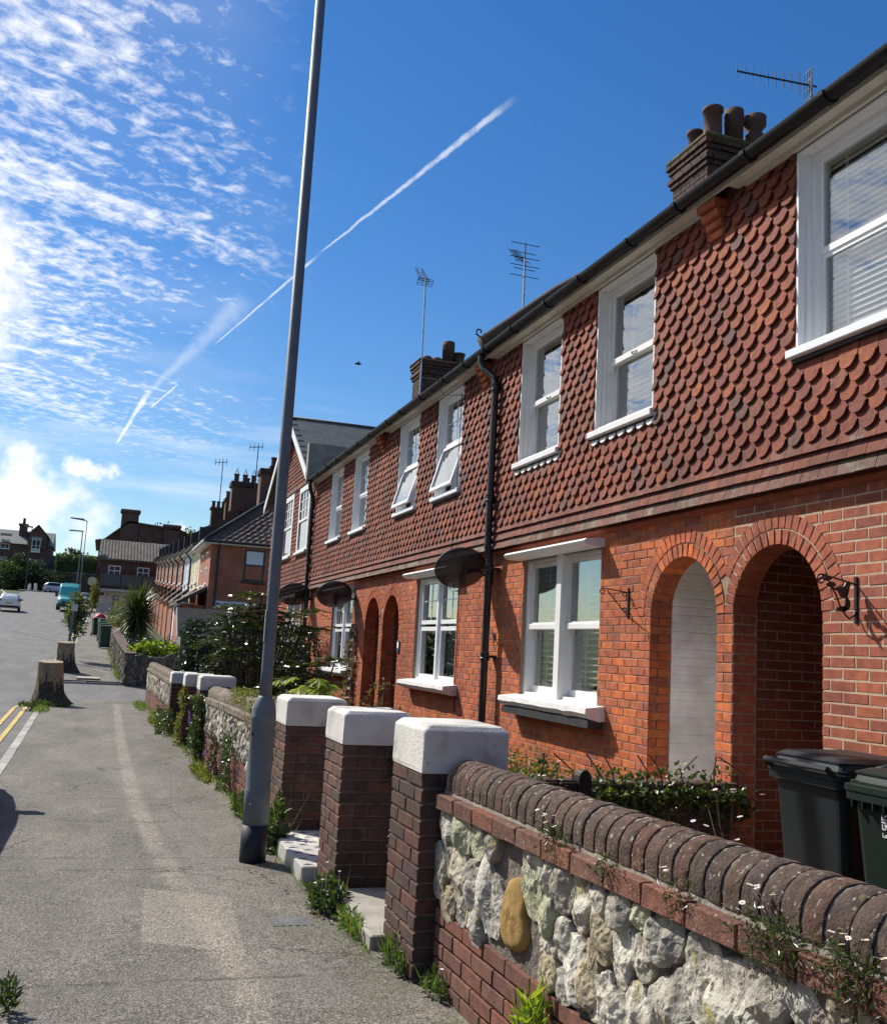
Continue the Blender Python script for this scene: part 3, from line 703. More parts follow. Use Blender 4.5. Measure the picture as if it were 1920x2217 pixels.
def upper_window(house, ya, yb, za=3.815, zb=5.335, style='sash'):
    xf = TX + (.09 if style in ('sash', 'blind') else .06); wm = 'white_paint' if style == 'sash' else 'upvc'; mb = MB()
    xo = TX - .035
    mb.box(xo, xf + .05, ya, ya + .022, za, zb); mb.box(xo, xf + .05, yb - .022, yb, za, zb); mb.box(xo, xf + .05, ya + .022, yb - .022, zb - .02, zb)
    mb.box(xf - .07, xf + .05, ya + .022, ya + .05, za, zb - .02); mb.box(xf - .07, xf + .05, yb - .05, yb - .022, za, zb - .02)
    frame_rect(mb, xf - .03, xf + .05, ya + .05, yb - .05, za + .02, zb - .02, .045)
    win = mb.build('window', wm, house)
    MB().cbox(TX - .095, xf + .06, ya - .05, yb + .05, za - .045, za + .02, .008).build('sill', wm, win)
    MB().box(TX - .05, TX - .002, ya - .03, yb + .03, za - .075, za - .046).build('sill_flashing', 'lead_dark', win)
    a, b = ya + .095, yb - .095; lo, hi = za + .065, zb - .065; mid = lo + (hi - lo)*(.47 if style != 'tilt' else .5)
    s1 = MB(); frame_rect(s1, xf, xf + .035, a, b, mid, hi, .042, .05); s1.build('sash', wm, win)
    MB().box(xf + .016, xf + .020, a + .04, b - .04, mid + .04, hi - .04).build('pane', 'glass', win)
    if style == 'sash':
        s2 = MB(); frame_rect(s2, xf + .036, xf + .068, a, b, lo, mid + .03, .045, .07)
        s2.cbox(xf - .012, xf + .036, a - .02, b + .02, mid - .02, mid + .045, .006)
        for y in (a - .006, b - .034): s2.prism([(0, 0), (.034, 0), (.034, -.05), (.02, -.075), (.006, -.06)], lambda u, v, d, y=y: (xf - .008 + d, y + u, mid - .02 + v), 0, .03)
        s2.build('sash', wm, win)
        s3 = MB(); s3.tube([(xf - .014, (a + b)/2 - .05, mid + .01), (xf - .03, (a + b)/2, mid + .012), (xf - .014, (a + b)/2 + .05, mid + .01)], .006, 6); s3.build('latch', 'black_iron', win)
        MB().box(xf + .050, xf + .054, a + .04, b - .04, lo + .06, mid).build('pane', 'glass', win)
        slats(win, xf + .13, a + .02, b - .02, lo, hi - .05, .055, .45)
    elif style == 'tilt':
        s2 = MB(); H = mid - lo; frame_rect(s2, 0, .045, a - .015, b + .015, -H, 0, .052)
        M = Matrix.Translation((xf - .02, 0, mid)) @ Matrix.Rotation(R(16), 4, 'Y'); s2.xf(M).build('sash', wm, win)
        MB().box(.02, .025, a + .035, b - .035, -H + .05, -.05).xf(M).build('pane', 'glass', win)
        frame_rect(s2 := MB(), xf, xf + .04, a - .02, b + .02, lo - .02, mid, .03); s2.build('inner_frame', wm, win)
        mb = MB(); y = (a + b)/2; mb.box(xf + .01, xf + .014, y - .006, y + .006, mid + .04, hi - .04)
        mb.box(xf + .01, xf + .014, a + .04, b - .04, (mid + hi)/2 - .006, (mid + hi)/2 + .006); mb.build('glazing_bar', wm, win)
        curtain(win, xf + .15, a, b, lo, hi)
    else:
        s2 = MB(); frame_rect(s2, xf + .012, xf + .045, a, b, lo, mid + .012, .045); s2.build('sash', wm, win)
        MB().box(xf + .026, xf + .030, a + .04, b - .04, lo + .04, mid - .03).build('pane', 'glass', win)
        if style != 'blind':
            mb = MB(); y = (a + b)/2; mb.box(xf + .01, xf + .0145, y - .008, y + .008, mid + .05, hi - .04)
            mb.box(xf + .0101, xf + .014, a + .04, b - .04, (mid + hi)/2 - .008, (mid + hi)/2 + .008); mb.build('glazing_bar', wm, win)
        if style == 'blind': slats(win, xf + .10, a, b, lo, hi, .045, .95, w=.05)
        else: curtain(win, xf + .15, a, b, lo, hi)
    return win
def ground_window(house, ya, yb, style='sash', za=1.13, zb=2.70):
    """two-light window set back in the wall under a projecting hood, on a deep sill"""
    xf = FX + .085; wm = 'white_paint' if style == 'sash' else 'upvc'; mb = MB()
    frame_rect(mb, xf - .04, xf + .08, ya, yb, za, zb, .055); ym = (ya + yb)/2
    mw_, mp_ = (.07, .085) if style == 'sash' else (.045, .047)
    mb.cbox(xf - mp_, xf + .09, ym - mw_, ym + mw_, za + .012, zb - .01, .012)
    win = mb.build('window', wm, house)
    h = MB(); h.prism([(FX - .20, 0), (FX - .23, .035), (FX - .20, .06), (FX + .08, .085), (FX + .08, -.01), (FX - .16, -.01)], lambda u, v, d: (u, d, zb + v - .01), ya - .07, yb + .09); o_ = h.build('hood', 'white_paint', win)
    fix_normals(o_.data)
    s_ = MB(); n = 14
    for i in range(n + 1):
        y = ya - .17 + (yb - ya + .30)*i/n; w = .012*noise.noise(Vector((y*5, 1, 2)))
        s_.v += [(FX - .20 + w, y, za - .005), (FX + .1, y, za + .03), (FX + .1, y, za - .10), (FX - .05, y, za - .13), (FX - .17 + w, y, za - .10 + w), (FX - .205 + w, y, za - .055 + w)]
    for i in range(n):
        for k in range(6): s_.f.append((i*6 + k, i*6 + (k + 1) % 6, (i + 1)*6 + (k + 1) % 6, (i + 1)*6 + k))
    s_.f += [tuple(range(6)), tuple(range(n*6, n*6 + 6))[::-1]]; o_ = s_.build('sill', 'sill_paint', win); fix_normals(o_.data)
    if style == 'sash': MB().box(FX - .165, FX - .01, ya - .15, yb + .10, za - .19, za - .115).build('sill_corbel', 'lead_dark', win)
    for a, b in ((ya + .055, ym - mw_), (ym + mw_, yb - .055)):
        if style == 'sash':
            mid = za + (zb - za)*.50
            s1 = MB(); frame_rect(s1, xf, xf + .04, a, b, mid, zb - .06, .05)
            s1.cbox(xf - .025, xf + .045, a - .005, b + .005, mid - .03, mid + .035, .006)
            for y in (a, b - .03): s1.prism([(0, 0), (.03, 0), (.03, -.04), (.015, -.065), (.003, -.05)], lambda u, v, d, y=y: (xf - .02 + d, y + u, mid - .03 + v), 0, .03)
            s1.build('sash', wm, win)
            s2 = MB(); frame_rect(s2, xf + .042, xf + .075, a, b, za + .02, mid + .02, .05, .11); s2.build('sash', wm, win)
            MB().box(xf + .018, xf + .022, a + .04, b - .04, mid + .03, zb - .1).build('pane', 'glass', win)
            MB().box(xf + .056, xf + .060, a + .04, b - .04, za + .12, mid).build('pane', 'glass', win)
            slats(win, xf + .16, a, b, za + .05, zb - .08, .066, .35, w=.06)
        else:
            mid = za + (zb - za)*.53
            for (p, q) in ((za + .05, mid - .02), (mid + .02, zb - .055)):
                s1 = MB(); frame_rect(s1, xf - .012, xf + .05, a, b, p, q, .058); s1.build('casement', wm, win)
                MB().box(xf + .018, xf + .022, a + .05, b - .05, p + .05, q - .05).build('pane', 'glass', win)
            mb = MB(); y = (a + b)/2; mb.box(xf + .012, xf + .0165, y - .008, y + .008, mid + .07, zb - .11)
            mb.box(xf + .0121, xf + .016, a + .05, b - .05, (mid + zb)/2 - .008, (mid + zb)/2 + .008); mb.build('glazing_bar', wm, win)
    if style != 'sash': curtain(win, xf + .45, ya + .1, ya + .45, za, zb); curtain(win, xf + .45, yb - .4, yb - .1, za, zb)
    return win
def arch_ring(P, yc, hw, zs, X, ymid, side, dep=.21):
    """two rings of headers round a semicircular head"""
    for ring, (r0, r1) in enumerate(((hw, hw + .108), (hw + .118, hw + .226))):
        rm = (r0 + r1)/2; n = int(round(math.pi*rm/.077))
        for k in range(n):
            a = math.pi*(k + .5)/n; y, z = yc + rm*math.cos(a), zs + rm*math.sin(a)
            if side > 0 and y < ymid + .01 or side < 0 and y > ymid - .01: continue
            u = Vector((0, math.cos(a), math.sin(a))); nn = Vector((-1, 0, 0)); w = u.cross(nn)
            d = dep if ring == 0 else .06; T = math.pi*rm/n - .010; L = r1 - r0
            c = Vector((X - .004, y, z)) - nn*d
            M = Matrix(((u.x*L, nn.x*d, w.x*T, c.x), (u.y*L, nn.y*d, w.y*T, c.y), (u.z*L, nn.z*d, w.z*T, c.z), (0, 0, 0, 1)))
            P.L.append((L*T*1.4/(c - EYE).length_squared, random.randrange(6), M))
def house(name, label, y0, y1, bm, mm, arch=None, win=None, uppers=(), gstyle='sash', ustyle='sash', porch='brick', tilec='tile_clay', party=None, extra=None):
    h = thing(name, label, 'house', (FX, (y0 + y1)/2, 0), 'terraced houses along the pavement')
    zs = None; jt = .0105 if mm == 'mortar_cream' else .0085
    if arch: yc, hw, zs = arch
    # core of the ground floor wall, cut round window and arch
    core = MB(); a, b = FX + (.0025 if mm == 'mortar_cream' else .0045), FX + .215
    cuts = []
    if win: cuts.append((win[0], win[1]))
    if arch: cuts.append((yc - hw - .012, yc + hw + .012))
    cuts.sort(); y = y0
    for c0, c1 in cuts:
        if c0 > y: core.box(a, b, y, c0, -.3, 2.95)
        y = max(y, c1)
    if y < y1: core.box(a, b, y, y1, -.3, 2.95)
    if win: core.box(a, b, win[0], win[1], -.3, 1.10); core.box(a, b, win[0], win[1], 2.68, 2.95)
    if arch:
        n = 24
        for i in range(n):
            p, q = yc - hw + 2*hw*i/n, yc - hw + 2*hw*(i + 1)/n; m_ = max(abs(p - yc), abs(q - yc)); zz_ = zs + math.sqrt(max(0, (hw + .05)**2 - m_*m_))
            core.box(a, b - .004, p, q, zz_, 2.95)
    core.build('wall', mm, h)
    PB = Pieces(h, 'brick', bm, 'brickwork')
    def clip(z):
        L = []
        if win and 1.02 < z < 2.72: L.append((win[0], win[1]))
        if arch:
            if z < zs: L.append((yc - hw, yc + hw))
            else:
                ro = hw + .215; dz_ = z - zs
                if dz_ < ro: w_ = math.sqrt(ro*ro - dz_*dz_); L.append((yc - w_, yc + w_))
        if extra and z > extra[2]:
            ro = extra[1] + .215; dz_ = z - extra[2]
            if dz_ < ro: w_ = math.sqrt(ro*ro - dz_*dz_); L.append((extra[0] - w_, extra[0] + w_))
        return L
    courses(PB, y0 + .001, y1 - .001, -.115, 2.86, FX, clip, phase=y0, joint=jt, jx=jt - .001)
    if arch:
        pm = party if party else (y0 if abs(yc - y0) < abs(yc - y1) else y1)
        arch_ring(PB, yc, hw, zs, FX, pm, 1 if yc > pm else -1)
        # jambs and the porch behind the arch
        jf = yc + hw
        courses(PB, FX + .006, FX + .215, -.115, zs + .02, None, None, u=(1, 0, 0), n=(0, -1, 0), at=lambda s_, z_: (s_, jf, z_), phase=.05, dep=.04, joint=jt)
        courses(PB, FX + .006, FX + .215, -.115, zs + .02, None, None, u=(1, 0, 0), n=(0, 1, 0), at=lambda s_, z_: (s_, yc - hw, z_), phase=.05, dep=.04, joint=jt)
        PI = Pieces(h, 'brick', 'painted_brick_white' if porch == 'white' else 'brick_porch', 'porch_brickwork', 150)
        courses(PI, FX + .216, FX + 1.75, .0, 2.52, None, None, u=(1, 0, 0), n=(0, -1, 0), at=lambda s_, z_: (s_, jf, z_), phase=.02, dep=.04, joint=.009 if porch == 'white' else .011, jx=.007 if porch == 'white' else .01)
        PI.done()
        pw = MB(); pw.box(FX + .217, FX + 1.8, jf + .004, jf + .06, -.3, 2.6); pw.build('porch_wall', 'painted_brick_white' if porch == 'white' else 'mortar_dark', h)
        pn = MB(); pn.box(FX + .217, FX + 1.8, yc - hw - .06, yc - hw - .004, -.3, 2.6); pn.build('porch_wall', 'painted_brick_white' if porch == 'white' else mm, h)
        MB().box(FX + .218, FX + 1.8, yc - hw - .008, jf + .008, 2.53, 2.6).build('porch_ceiling', 'cream_board', h)
        MB().box(FX + .05, FX + 1.8, yc - hw - .008, jf + .008, -.3, .16).build('porch_floor', 'paving_pale' if porch == 'white' else 'tile_plain', h)
        d = MB(); d.box(FX + 1.72, FX + 1.78, yc - hw + .04, jf - .04, .16, 2.2)
        for k in range(2):
            for q in range(2): d.cbox(FX + 1.705, FX + 1.721, yc - hw + .12 + k*.42, yc - hw + .44 + k*.42, .4 + q*.95, 1.15 + q*.95, .006)
        dr = d.build('door', 'timber_dark', h); MB().lathe((FX + 1.69, yc - .3, 1.15), [(.0, -.03), (.03, -.02), (.03, .02), (0, .03)], 10).build('door_knob', 'aluminium', dr)
        MB().box(FX + 1.72, FX + 1.8, yc - hw - .008, jf + .008, 2.2, 2.53).build('fanlight', 'car_glass', h)
    PB.done()
    # string moulding under the tiles
    sm = MB(); sm.prism([(FX - .005, 2.80), (FX - .035, 2.815), (FX - .045, 2.845), (FX - .03, 2.87), (FX + .01, 2.885), (FX + .01, 2.80)], lambda u, v, d: (u, d, v), y0, y1); fix_normals(sm.build('string_course', 'terracotta', h).data)
    # upper wall with window holes
    up = MB(); y = y0
    hs_ = [(a_, b_, 3.765, 5.355) for a_, b_ in uppers]
    for (a_, b_, za, zb) in sorted(hs_):
        up.box(TX, TX + .2, y, a_, 2.90, 5.45); up.box(TX, TX + .2, a_, b_, 2.90, za + .04); up.box(TX, TX + .2, a_, b_, zb - .01, 5.45); y = b_
    up.box(TX, TX + .2, y, y1, 2.90, 5.45); up.build('upper_wall', 'mortar_dark', h)
    PT, PP, PD = Pieces(h, 'tile', tilec, 'hung_tiles'), Pieces(h, 'tile', 'tile_plain', 'plain_tiles', 60), Pieces(h, 'tile', 'tile_drip', 'drip_tiles', 40)
    hang_tiles(PT, PP, PD, y0, y1, [(a_, b_, za - .02, zb) for a_, b_, za, zb in hs_], 5.42)
    PT.done(); PP.done(); PD.done()
    for i, (a_, b_) in enumerate(uppers): upper_window(h, a_, b_, style=ustyle)
    if win: ground_window(h, win[0], win[1], gstyle)
    # rooms, roof and eaves
    rm_ = MB(); rm_.box(8.9, 9.0, y0, y1, -.3, 5.6); 
    for (ya_, yb_, near) in ((y0 + .003, y0 + .05, arch and abs(yc - y0) < 1.3), (y1 - .05, y1 - .003, arch and abs(yc - y1) < 1.3)):
        rm_.box(FX + (1.82 if near else .25), 9, ya_, yb_, -.3, 2.9); rm_.box(FX + .25, 9, ya_, yb_, 2.9, 5.45)
    
    rm_.box(FX + .22, 8.9, y0 + .05, y1 - .05, 2.75, 2.90); rm_.box(TX + .2, 8.9, y0 + .05, y1 - .05, 5.42, 5.5); rm_.box(6.6, 6.7, y0 + .05, y1 - .05, -.3, 5.4); rm_.build('rooms', 'room_wall', h)
    rf = MB(); ex, ez, tp = 4.30, 5.44, .70
    rf.hexa([(ex, y0, ez), (8.2, y0, ez + (8.2 - ex)*tp), (8.2, y1, ez + (8.2 - ex)*tp), (ex, y1, ez), (ex, y0, ez + .09), (8.2, y0, ez + .09 + (8.2 - ex)*tp), (8.2, y1, ez + .09 + (8.2 - ex)*tp), (ex, y1, ez + .09)])
    rf.hexa([(8.2, y0, ez + (8.2 - ex)*tp), (12.2, y0, ez), (12.2, y1, ez), (8.2, y1, ez + (8.2 - ex)*tp), (8.2, y0, ez + .088 + (8.2 - ex)*tp), (12.2, y0, ez + .088), (12.2, y1, ez + .088), (8.2, y1, ez + .088 + (8.2 - ex)*tp)])
    roof = rf.build('roof', 'tile_roof', h)
    # front courses of roof tiles show their butts above the gutter
    rt = MB()
    y = y0
    while y < y1 - .05:
        for k in range(3):
            x = ex + .04 + k*.13; z = ez + .115 + k*.091
            rt.box(x + .02, x + .2, y + .004, min(y + .166, y1 - .002), z, z + .013)
        y += .17
    rt.build('eaves_tiles', 'tile_roof', roof, kind='stuff')
    MB().box(4.345, TX - .001, y0 + .12, y1 - .12, 5.375, 5.395).build('soffit', 'cream_board', h)
    MB().box(TX - .075, TX - .045, y0 + .25, y1 - .25, 5.335, 5.374).build('frieze_board', 'cream_board', h)
    MB().box(4.32, 4.344, y0, y1, 5.36, 5.52).build('fascia', 'cream_board', h)
    gt = MB(); n = 8
    for k in range(n + 1):
        a_ = math.pi + math.pi*k/n
        for y in (y0, y1):
            gt.v.append((4.258 + .064*math.cos(a_), y, 5.435 + .064*math.sin(a_)))
        for y in (y0, y1): gt.v.append((4.258 + .058*math.cos(a_), y, 5.435 + .058*math.sin(a_)))
    for k in range(n):
        i = k*4; gt.f += [(i, i + 1, i + 5, i + 4), (i + 2, i + 6, i + 7, i + 3)]
    gut = gt.build('gutter', 'gutter_plastic', h, smooth=True)
    y = y0 + .4
    while y < y1:
        bk = MB()
        for k in range(n):
            a_, b_ = math.pi + math.pi*k/n, math.pi + math.pi*(k + 1)/n
            bk.hexa([(4.258 + .062*math.cos(q), yy, 5.435 + .062*math.sin(q)) for q, yy in ((a_, y), (b_, y), (b_, y + .05), (a_, y + .05))] + [(4.258 + .075*math.cos(q), yy, 5.435 + .075*math.sin(q)) for q, yy in ((a_, y), (b_, y), (b_, y + .05), (a_, y + .05))])
        bk.build('gutter_clip', 'gutter_plastic', gut); y += .95 + random.uniform(-.15, .15)
    return h
def corbel(h, y):
    for k, (z, d) in enumerate(((5.06, .02), (5.135, .05), (5.21, .09), (5.285, .13))):
        w = .10 + .008*k
        MB().cbox(TX - .04 - d, TX - .0, y - w, y + w, z, z + .07, .006, .002).build('corbel_brick', 'brick_far', h)
def downpipe(h, y, m='black_iron', z0=.1, side=1, x=None):
    x = x or (TX - .105); mb = MB()
    mb.tube([(4.262, y + .22*side, 5.40), (4.262, y + .22*side, 5.30), (4.29, y + .17*side, 5.20), (x - .01, y + .02*side, 5.05), (x, y, 4.98), (x, y, 3.05), (x, y, 2.9), (x + .03, y, 2.75), (x + .03, y, z0)], .045, 12)
    for z in (4.92, 3.5, 2.62, 1.55):
        mb.lathe((x if z > 3 else x + .03, y, z), [(.046, -.05), (.062, -.045), (.062, -.02), (.052, -.01), (.052, .03), (.062, .035), (.062, .05), (.046, .055)], 12)
        mb.box(x + .02, FX + .01, y - .07, y + .07, z - .01, z + .02)
    return mb.build('downpipe', m, h, smooth=False)
ARCH = (.495, 1.985)
h0 = house('terraced_house', 'nearest terraced house, dark red brick with cream joints round its right-hand arch', .8, 6.4515, 'brick_red', 'mortar_cream', (5.955, *ARCH), (1.7, 3.55), ((4.50, 5.63), (2.45, 3.58)), 'upvc', 'blind', 'brick', party=6.557)
h1 = house('terraced_house', 'orange brick terraced house with white shuttered sash windows and white-painted porch', 6.4525, 11.655, 'brick_orange', 'mortar_grey', (7.165, *ARCH), (8.62, 10.50), ((7.57, 8.70), (9.52, 10.64)), 'sash', 'sash', 'white', party=6.557, extra=(5.955, *ARCH))
h2 = house('terraced_house', 'terraced house with two upper windows tilted open beside the downpipe', 11.657, 16.63, 'brick_far', 'mortar_grey', (16.02, *ARCH), (12.75, 14.63), ((12.66, 13.78), (14.70, 15.82)), 'upvc', 'tilt', 'brick', party=16.631)
h3 = house('terraced_house', 'terraced house behind the trellis, next to the gabled end house', 16.632, 22.9, 'brick_far', 'mortar_grey', (17.24, *ARCH), (18.75, 20.6), ((17.88, 19.0), (19.98, 21.12)), 'upvc', 'plain', 'brick', party=16.631)
corbel(h1, 6.60); corbel(h2, 11.80); corbel(h3, 16.85)
downpipe(h1, 11.30, side=1); downpipe(h3, 22.86, side=-1)
# white-painted tile tips under the two sash windows
for a, b in ((7.57, 8.70), (9.52, 10.64)):
    y = a + .02
    while y < b:
        g_ = tile_piece(1, None, None, 'painted_brick_white'); link('painted_tile', g_[0], h1, None, tile_matrix(y, 3.772, TX - .002)); y += .176
# rounded party roll of the roof at the house joint
MB().tube([(4.36, 11.75, 5.62), (5.4, 11.75, 6.50), (8.2, 11.75, 8.46)], .11, 10).build('roof_roll', 'tile_roof', h1, smooth=True)
MB().tube([(4.33, 11.75, 5.70), (4.26, 11.75, 5.75), (4.27, 11.75, 5.81), (4.32, 11.75, 5.81), (4.33, 11.75, 5.77)], .012, 6).build('finial', 'black_iron', h1)

# gabled end house
def gable_house():
    y0, y1, ya, za = 23.0, 29.0, 26.15, 7.55; tp = (za - 5.62)/(ya - y0)
    h = thing('gabled_house', 'tile-hung end house with slate roof and white bargeboards behind the lamp post', 'house', (FX, 26, 0))
    core = MB(); core.box(FX + .009, 9, y0, y1, -.4, 5.6); core.build('wall', 'mortar_grey', h)
    PB = Pieces(h, 'brick', 'brick_far', 'brickwork', 200); courses(PB, y0, y1, .6, 2.86, FX, lambda z: [(24.0, 25.9)] if 1.02 < z < 2.72 else [], phase=.1); PB.done()
    up = MB(); up.prism([(y0, 2.9), (y1 + .3, 2.9), (y1 + .3, 5.3), (ya, za), (y0, 5.62)], lambda u, v, d: (d, u, v), TX, TX + .09); fix_normals(up.build('upper_wall', 'mortar_dark', h).data)
    PT, PP, PD = Pieces(h, 'tile', 'tile_clay', 'hung_tiles'), Pieces(h, 'tile', 'tile_plain', 'plain_tiles', 30), Pieces(h, 'tile', 'tile_drip', 'drip_tiles', 30)
    wins = ((23.45, 24.85), (25.65, 27.0))
    hang_tiles(PT, PP, PD, y0 + .05, y1 + .2, [(a, b, 3.78, 5.55) for a, b in wins], za - .12, lambda z: (y0 if z < 5.55 else y0 + (z - 5.60)/tp, y1 + .3 if z < 5.3 else ya + (za - z)/tp))
    PT.done(); PP.done(); PD.done()
    MB().box(TX - .07, TX - .045, y0 + .1, y1, 5.56, 5.66).build('drip_course', 'tile_drip', h)
    for a, b in wins:
        x = TX - .06; mb = MB(); frame_rect(mb, x, x + .05, a, b, 3.85, 5.52, .13, .07); mb.box(x - .001, x + .049, a + .13, b - .13, 4.62, 4.68); w = mb.build('window', 'white_paint', h)
        MB().cbox(x - .06, x + .05, a - .04, b + .04, 3.80, 3.86, .006).build('sill', 'white_paint', w)
        MB().box(x + .03, x + .034, a + .12, b - .12, 3.9, 5.42).build('pane', 'glass_far', w)
        gb = MB(); ym = (a + b)/2
        for q in (-.18, .18): gb.box(x + .018, x + .028, ym + q - .012, ym + q + .012, 4.68, 5.40)
        for z in (4.92, 5.16): gb.box(x + .019, x + .027, a + .13, b - .13, z - .012, z + .012)
        gb.build('glazing_bar', 'white_paint', w); MB().box(x + .036, x + .048, a + .13, b - .13, 3.92, 4.6).build('curtain', 'curtain_white', w)
    w = MB(); frame_rect(w, FX - .03, FX + .05, 24.0, 25.9, 1.1, 2.70, .08); w.box(FX - .03, FX + .05, 24.9, 25.0, 1.1, 2.7); w.box(FX - .029, FX + .049, 24.08, 25.82, 1.95, 2.02); wo_ = w.build('window', 'upvc', h)
    MB().box(FX + .02, FX + .03, 24.05, 25.85, 1.15, 2.65).build('pane', 'glass_far', wo_); MB().cbox(FX - .2, FX + .05, 23.9, 26.0, 2.70, 2.80, .02).build('hood', 'white_paint', wo_)
    gb = MB()
    for y in (24.25, 24.5, 24.75, 25.2, 25.45, 25.7): gb.box(FX, FX + .012, y - .012, y + .012, 2.02, 2.62)
    gb.box(FX + .001, FX + .011, 24.08, 25.82, 2.3, 2.33); gb.build('glazing_bar', 'upvc', wo_)
    # roof slopes with separate slates on the side we see
    sl_ = math.hypot(ya - y0, za - 5.62); uy, uz = (ya - y0)/sl_, (za - 5.62)/sl_
    r = MB(); r.hexa([(TX - .25, y0 - .1, 5.55), (9.5, y0 - .1, 5.55), (9.5, ya, za - .01), (TX - .25, ya, za - .01), (TX - .25, y0 - .1, 5.64), (9.5, y0 - .1, 5.64), (9.5, ya, za + .08), (TX - .25, ya, za + .08)])
    r.hexa([(TX - .25, ya, za - .01), (9.5, ya, za - .01), (9.5, y1 + .4, 5.5), (TX - .25, y1 + .4, 5.5), (TX - .25, ya, za + .079), (9.5, ya, za + .079), (9.5, y1 + .4, 5.59), (TX - .25, y1 + .4, 5.59)])
    roof = r.build('roof', 'slate', h)
    PS = Pieces(roof, 'slate', 'slate', 'slates', 300); sm_ = MB(); sm_.box(-.148, .148, 0, .012, -.26, .0); sme = sm_.mesh('slate', 'slate')
    n = int(sl_/.20)
    for j in range(n):
        x = TX - .10 + (.15 if j % 2 else 0)
        while x < 8.6:
            s_ = (j + 1.25)*.20; c = Vector((x, y0 + uy*s_, 5.64 + uz*s_ + .085)); 
            M = Matrix(((1, 0, 0, c.x), (0, -uz, uy, c.y), (0, uy, uz, c.z), (0, 0, 0, 1))) @ Matrix.Rotation(-.05, 4, 'X'); PS.put((sme, sm_), M, .05); x += .30
    PS.done()
    MB().tube([(TX - .26, ya, za + .09), (9.5, ya, za + .09)], .07, 8).build('ridge_tiles', 'lead_dark', roof, smooth=True)
    for s0, s1, zl in ((y0 - .12, ya, 5.55), (y1 + .42, ya, 5.48)):
        b = MB(); d = .03
        b.hexa([(TX - .30, s0, zl - .12), (TX - .27, s0, zl - .12), (TX - .27, s1, za - .10), (TX - .30, s1, za - .10), (TX - .30, s0, zl + .10), (TX - .27, s0, zl + .10), (TX - .27, s1, za + .10), (TX - .30, s1, za + .10)]); b.build('bargeboard', 'white_paint', h)
    MB().cbox(TX - .3, 6.2, 22.78, 22.98, 5.5, 6.35, .02).build('parapet', 'concrete', h)
    return h
gable_house()
# chimneys
def chimney(name, label, x0, x1, y0, y1, z0, z1, pots, moss=True):
    c = thing(name, label, 'chimney', ((x0 + x1)/2, (y0 + y1)/2, z0))
    MB().box(x0 + .01, x1 - .01, y0 + .01, y1 - .01, z0, z1 - .05).build('stack', 'mortar_dark', c)
    P = Pieces(c, 'brick', 'chimney_brick', 'brickwork', 150)
    courses(P, y0, y1, z0, z1 - .46, x0, dep=.04); courses(P, x0 + .04, x1, z0, z1 - .46, None, u=(1, 0, 0), n=(0, -1, 0), at=lambda s_, z_: (s_, y0, z_), dep=.04)
    for k, d in enumerate((.03, .06, .03, .05, .08)):
        z = z1 - .46 + k*.075
        courses(P, y0 - d, y1 + d, z, z + .075, x0 - d, dep=.1, phase=.1*k); courses(P, x0 + .1 - d, x1 + d, z, z + .075, None, u=(1, 0, 0), n=(0, -1, 0), at=lambda s_, z_, d=d: (s_, y0 - d, z_), dep=.1, phase=.07*k)
    P.done()
    MB().cbox(x0 - .09, x1 + .09, y0 - .09, y1 + .09, z1 - .085, z1, .03, .01).build('capping', 'moss_brick' if moss else 'chimney_brick', c)
    for (px_, py_, h, r, kind) in pots:
        m = MB()
        if kind == 0: prof = [(r*1.15, 0), (r*1.1, .05), (r, .06), (r*.96, h - .06), (r*1.12, h - .05), (r*1.12, h), (r*.9, h)]
        elif kind == 1: prof = [(r, 0), (r, h*.62), (r*1.08, h*.63), (r*1.0, h*.68), (r*1.08, h*.70), (r, h*.74), (r*1.08, h*.78), (r*1.02, h), (r*.85, h)]
        elif kind == 2: prof = [(r, 0), (r*1.05, h*.45), (r*.8, h*.5), (r*.7, h*.6), (r*1.15, h*.74), (r*1.15, h*.98), (r*.6, h)]
        else: prof = [(r, 0), (r*1.0, h*.3), (r*.98, h*.6), (r*.7, h*.85), (r*.3, h)]
        m.lathe((px_, py_, z1 - .02), prof, 16); m.build('chimney_pot', 'clay_pot', c, smooth=True)
    return c
ca = chimney('chimney_stack', 'mossy brick chimney with four clay pots above the nearest house', 7.3, 8.3, 11.08, 11.98, 7.3, 8.95, ((7.5, 11.72, .40, .11, 0), (7.55, 11.35, .58, .135, 0), (7.87, 11.3, .60, .135, 1), (8.19, 11.25, .56, .14, 2)))
cb = chimney('chimney_stack', 'brick chimney with tall aerial mast and capped pots in the middle of the terrace', 6.75, 8.0, 22.42, 23.1, 7.0, 8.70, ((6.98, 22.75, .2, .16, 3), (7.24, 22.75, .2, .16, 3), (7.52, 22.72, .62, .15, 1), (7.8, 22.72, .36, .15, 0)), False)
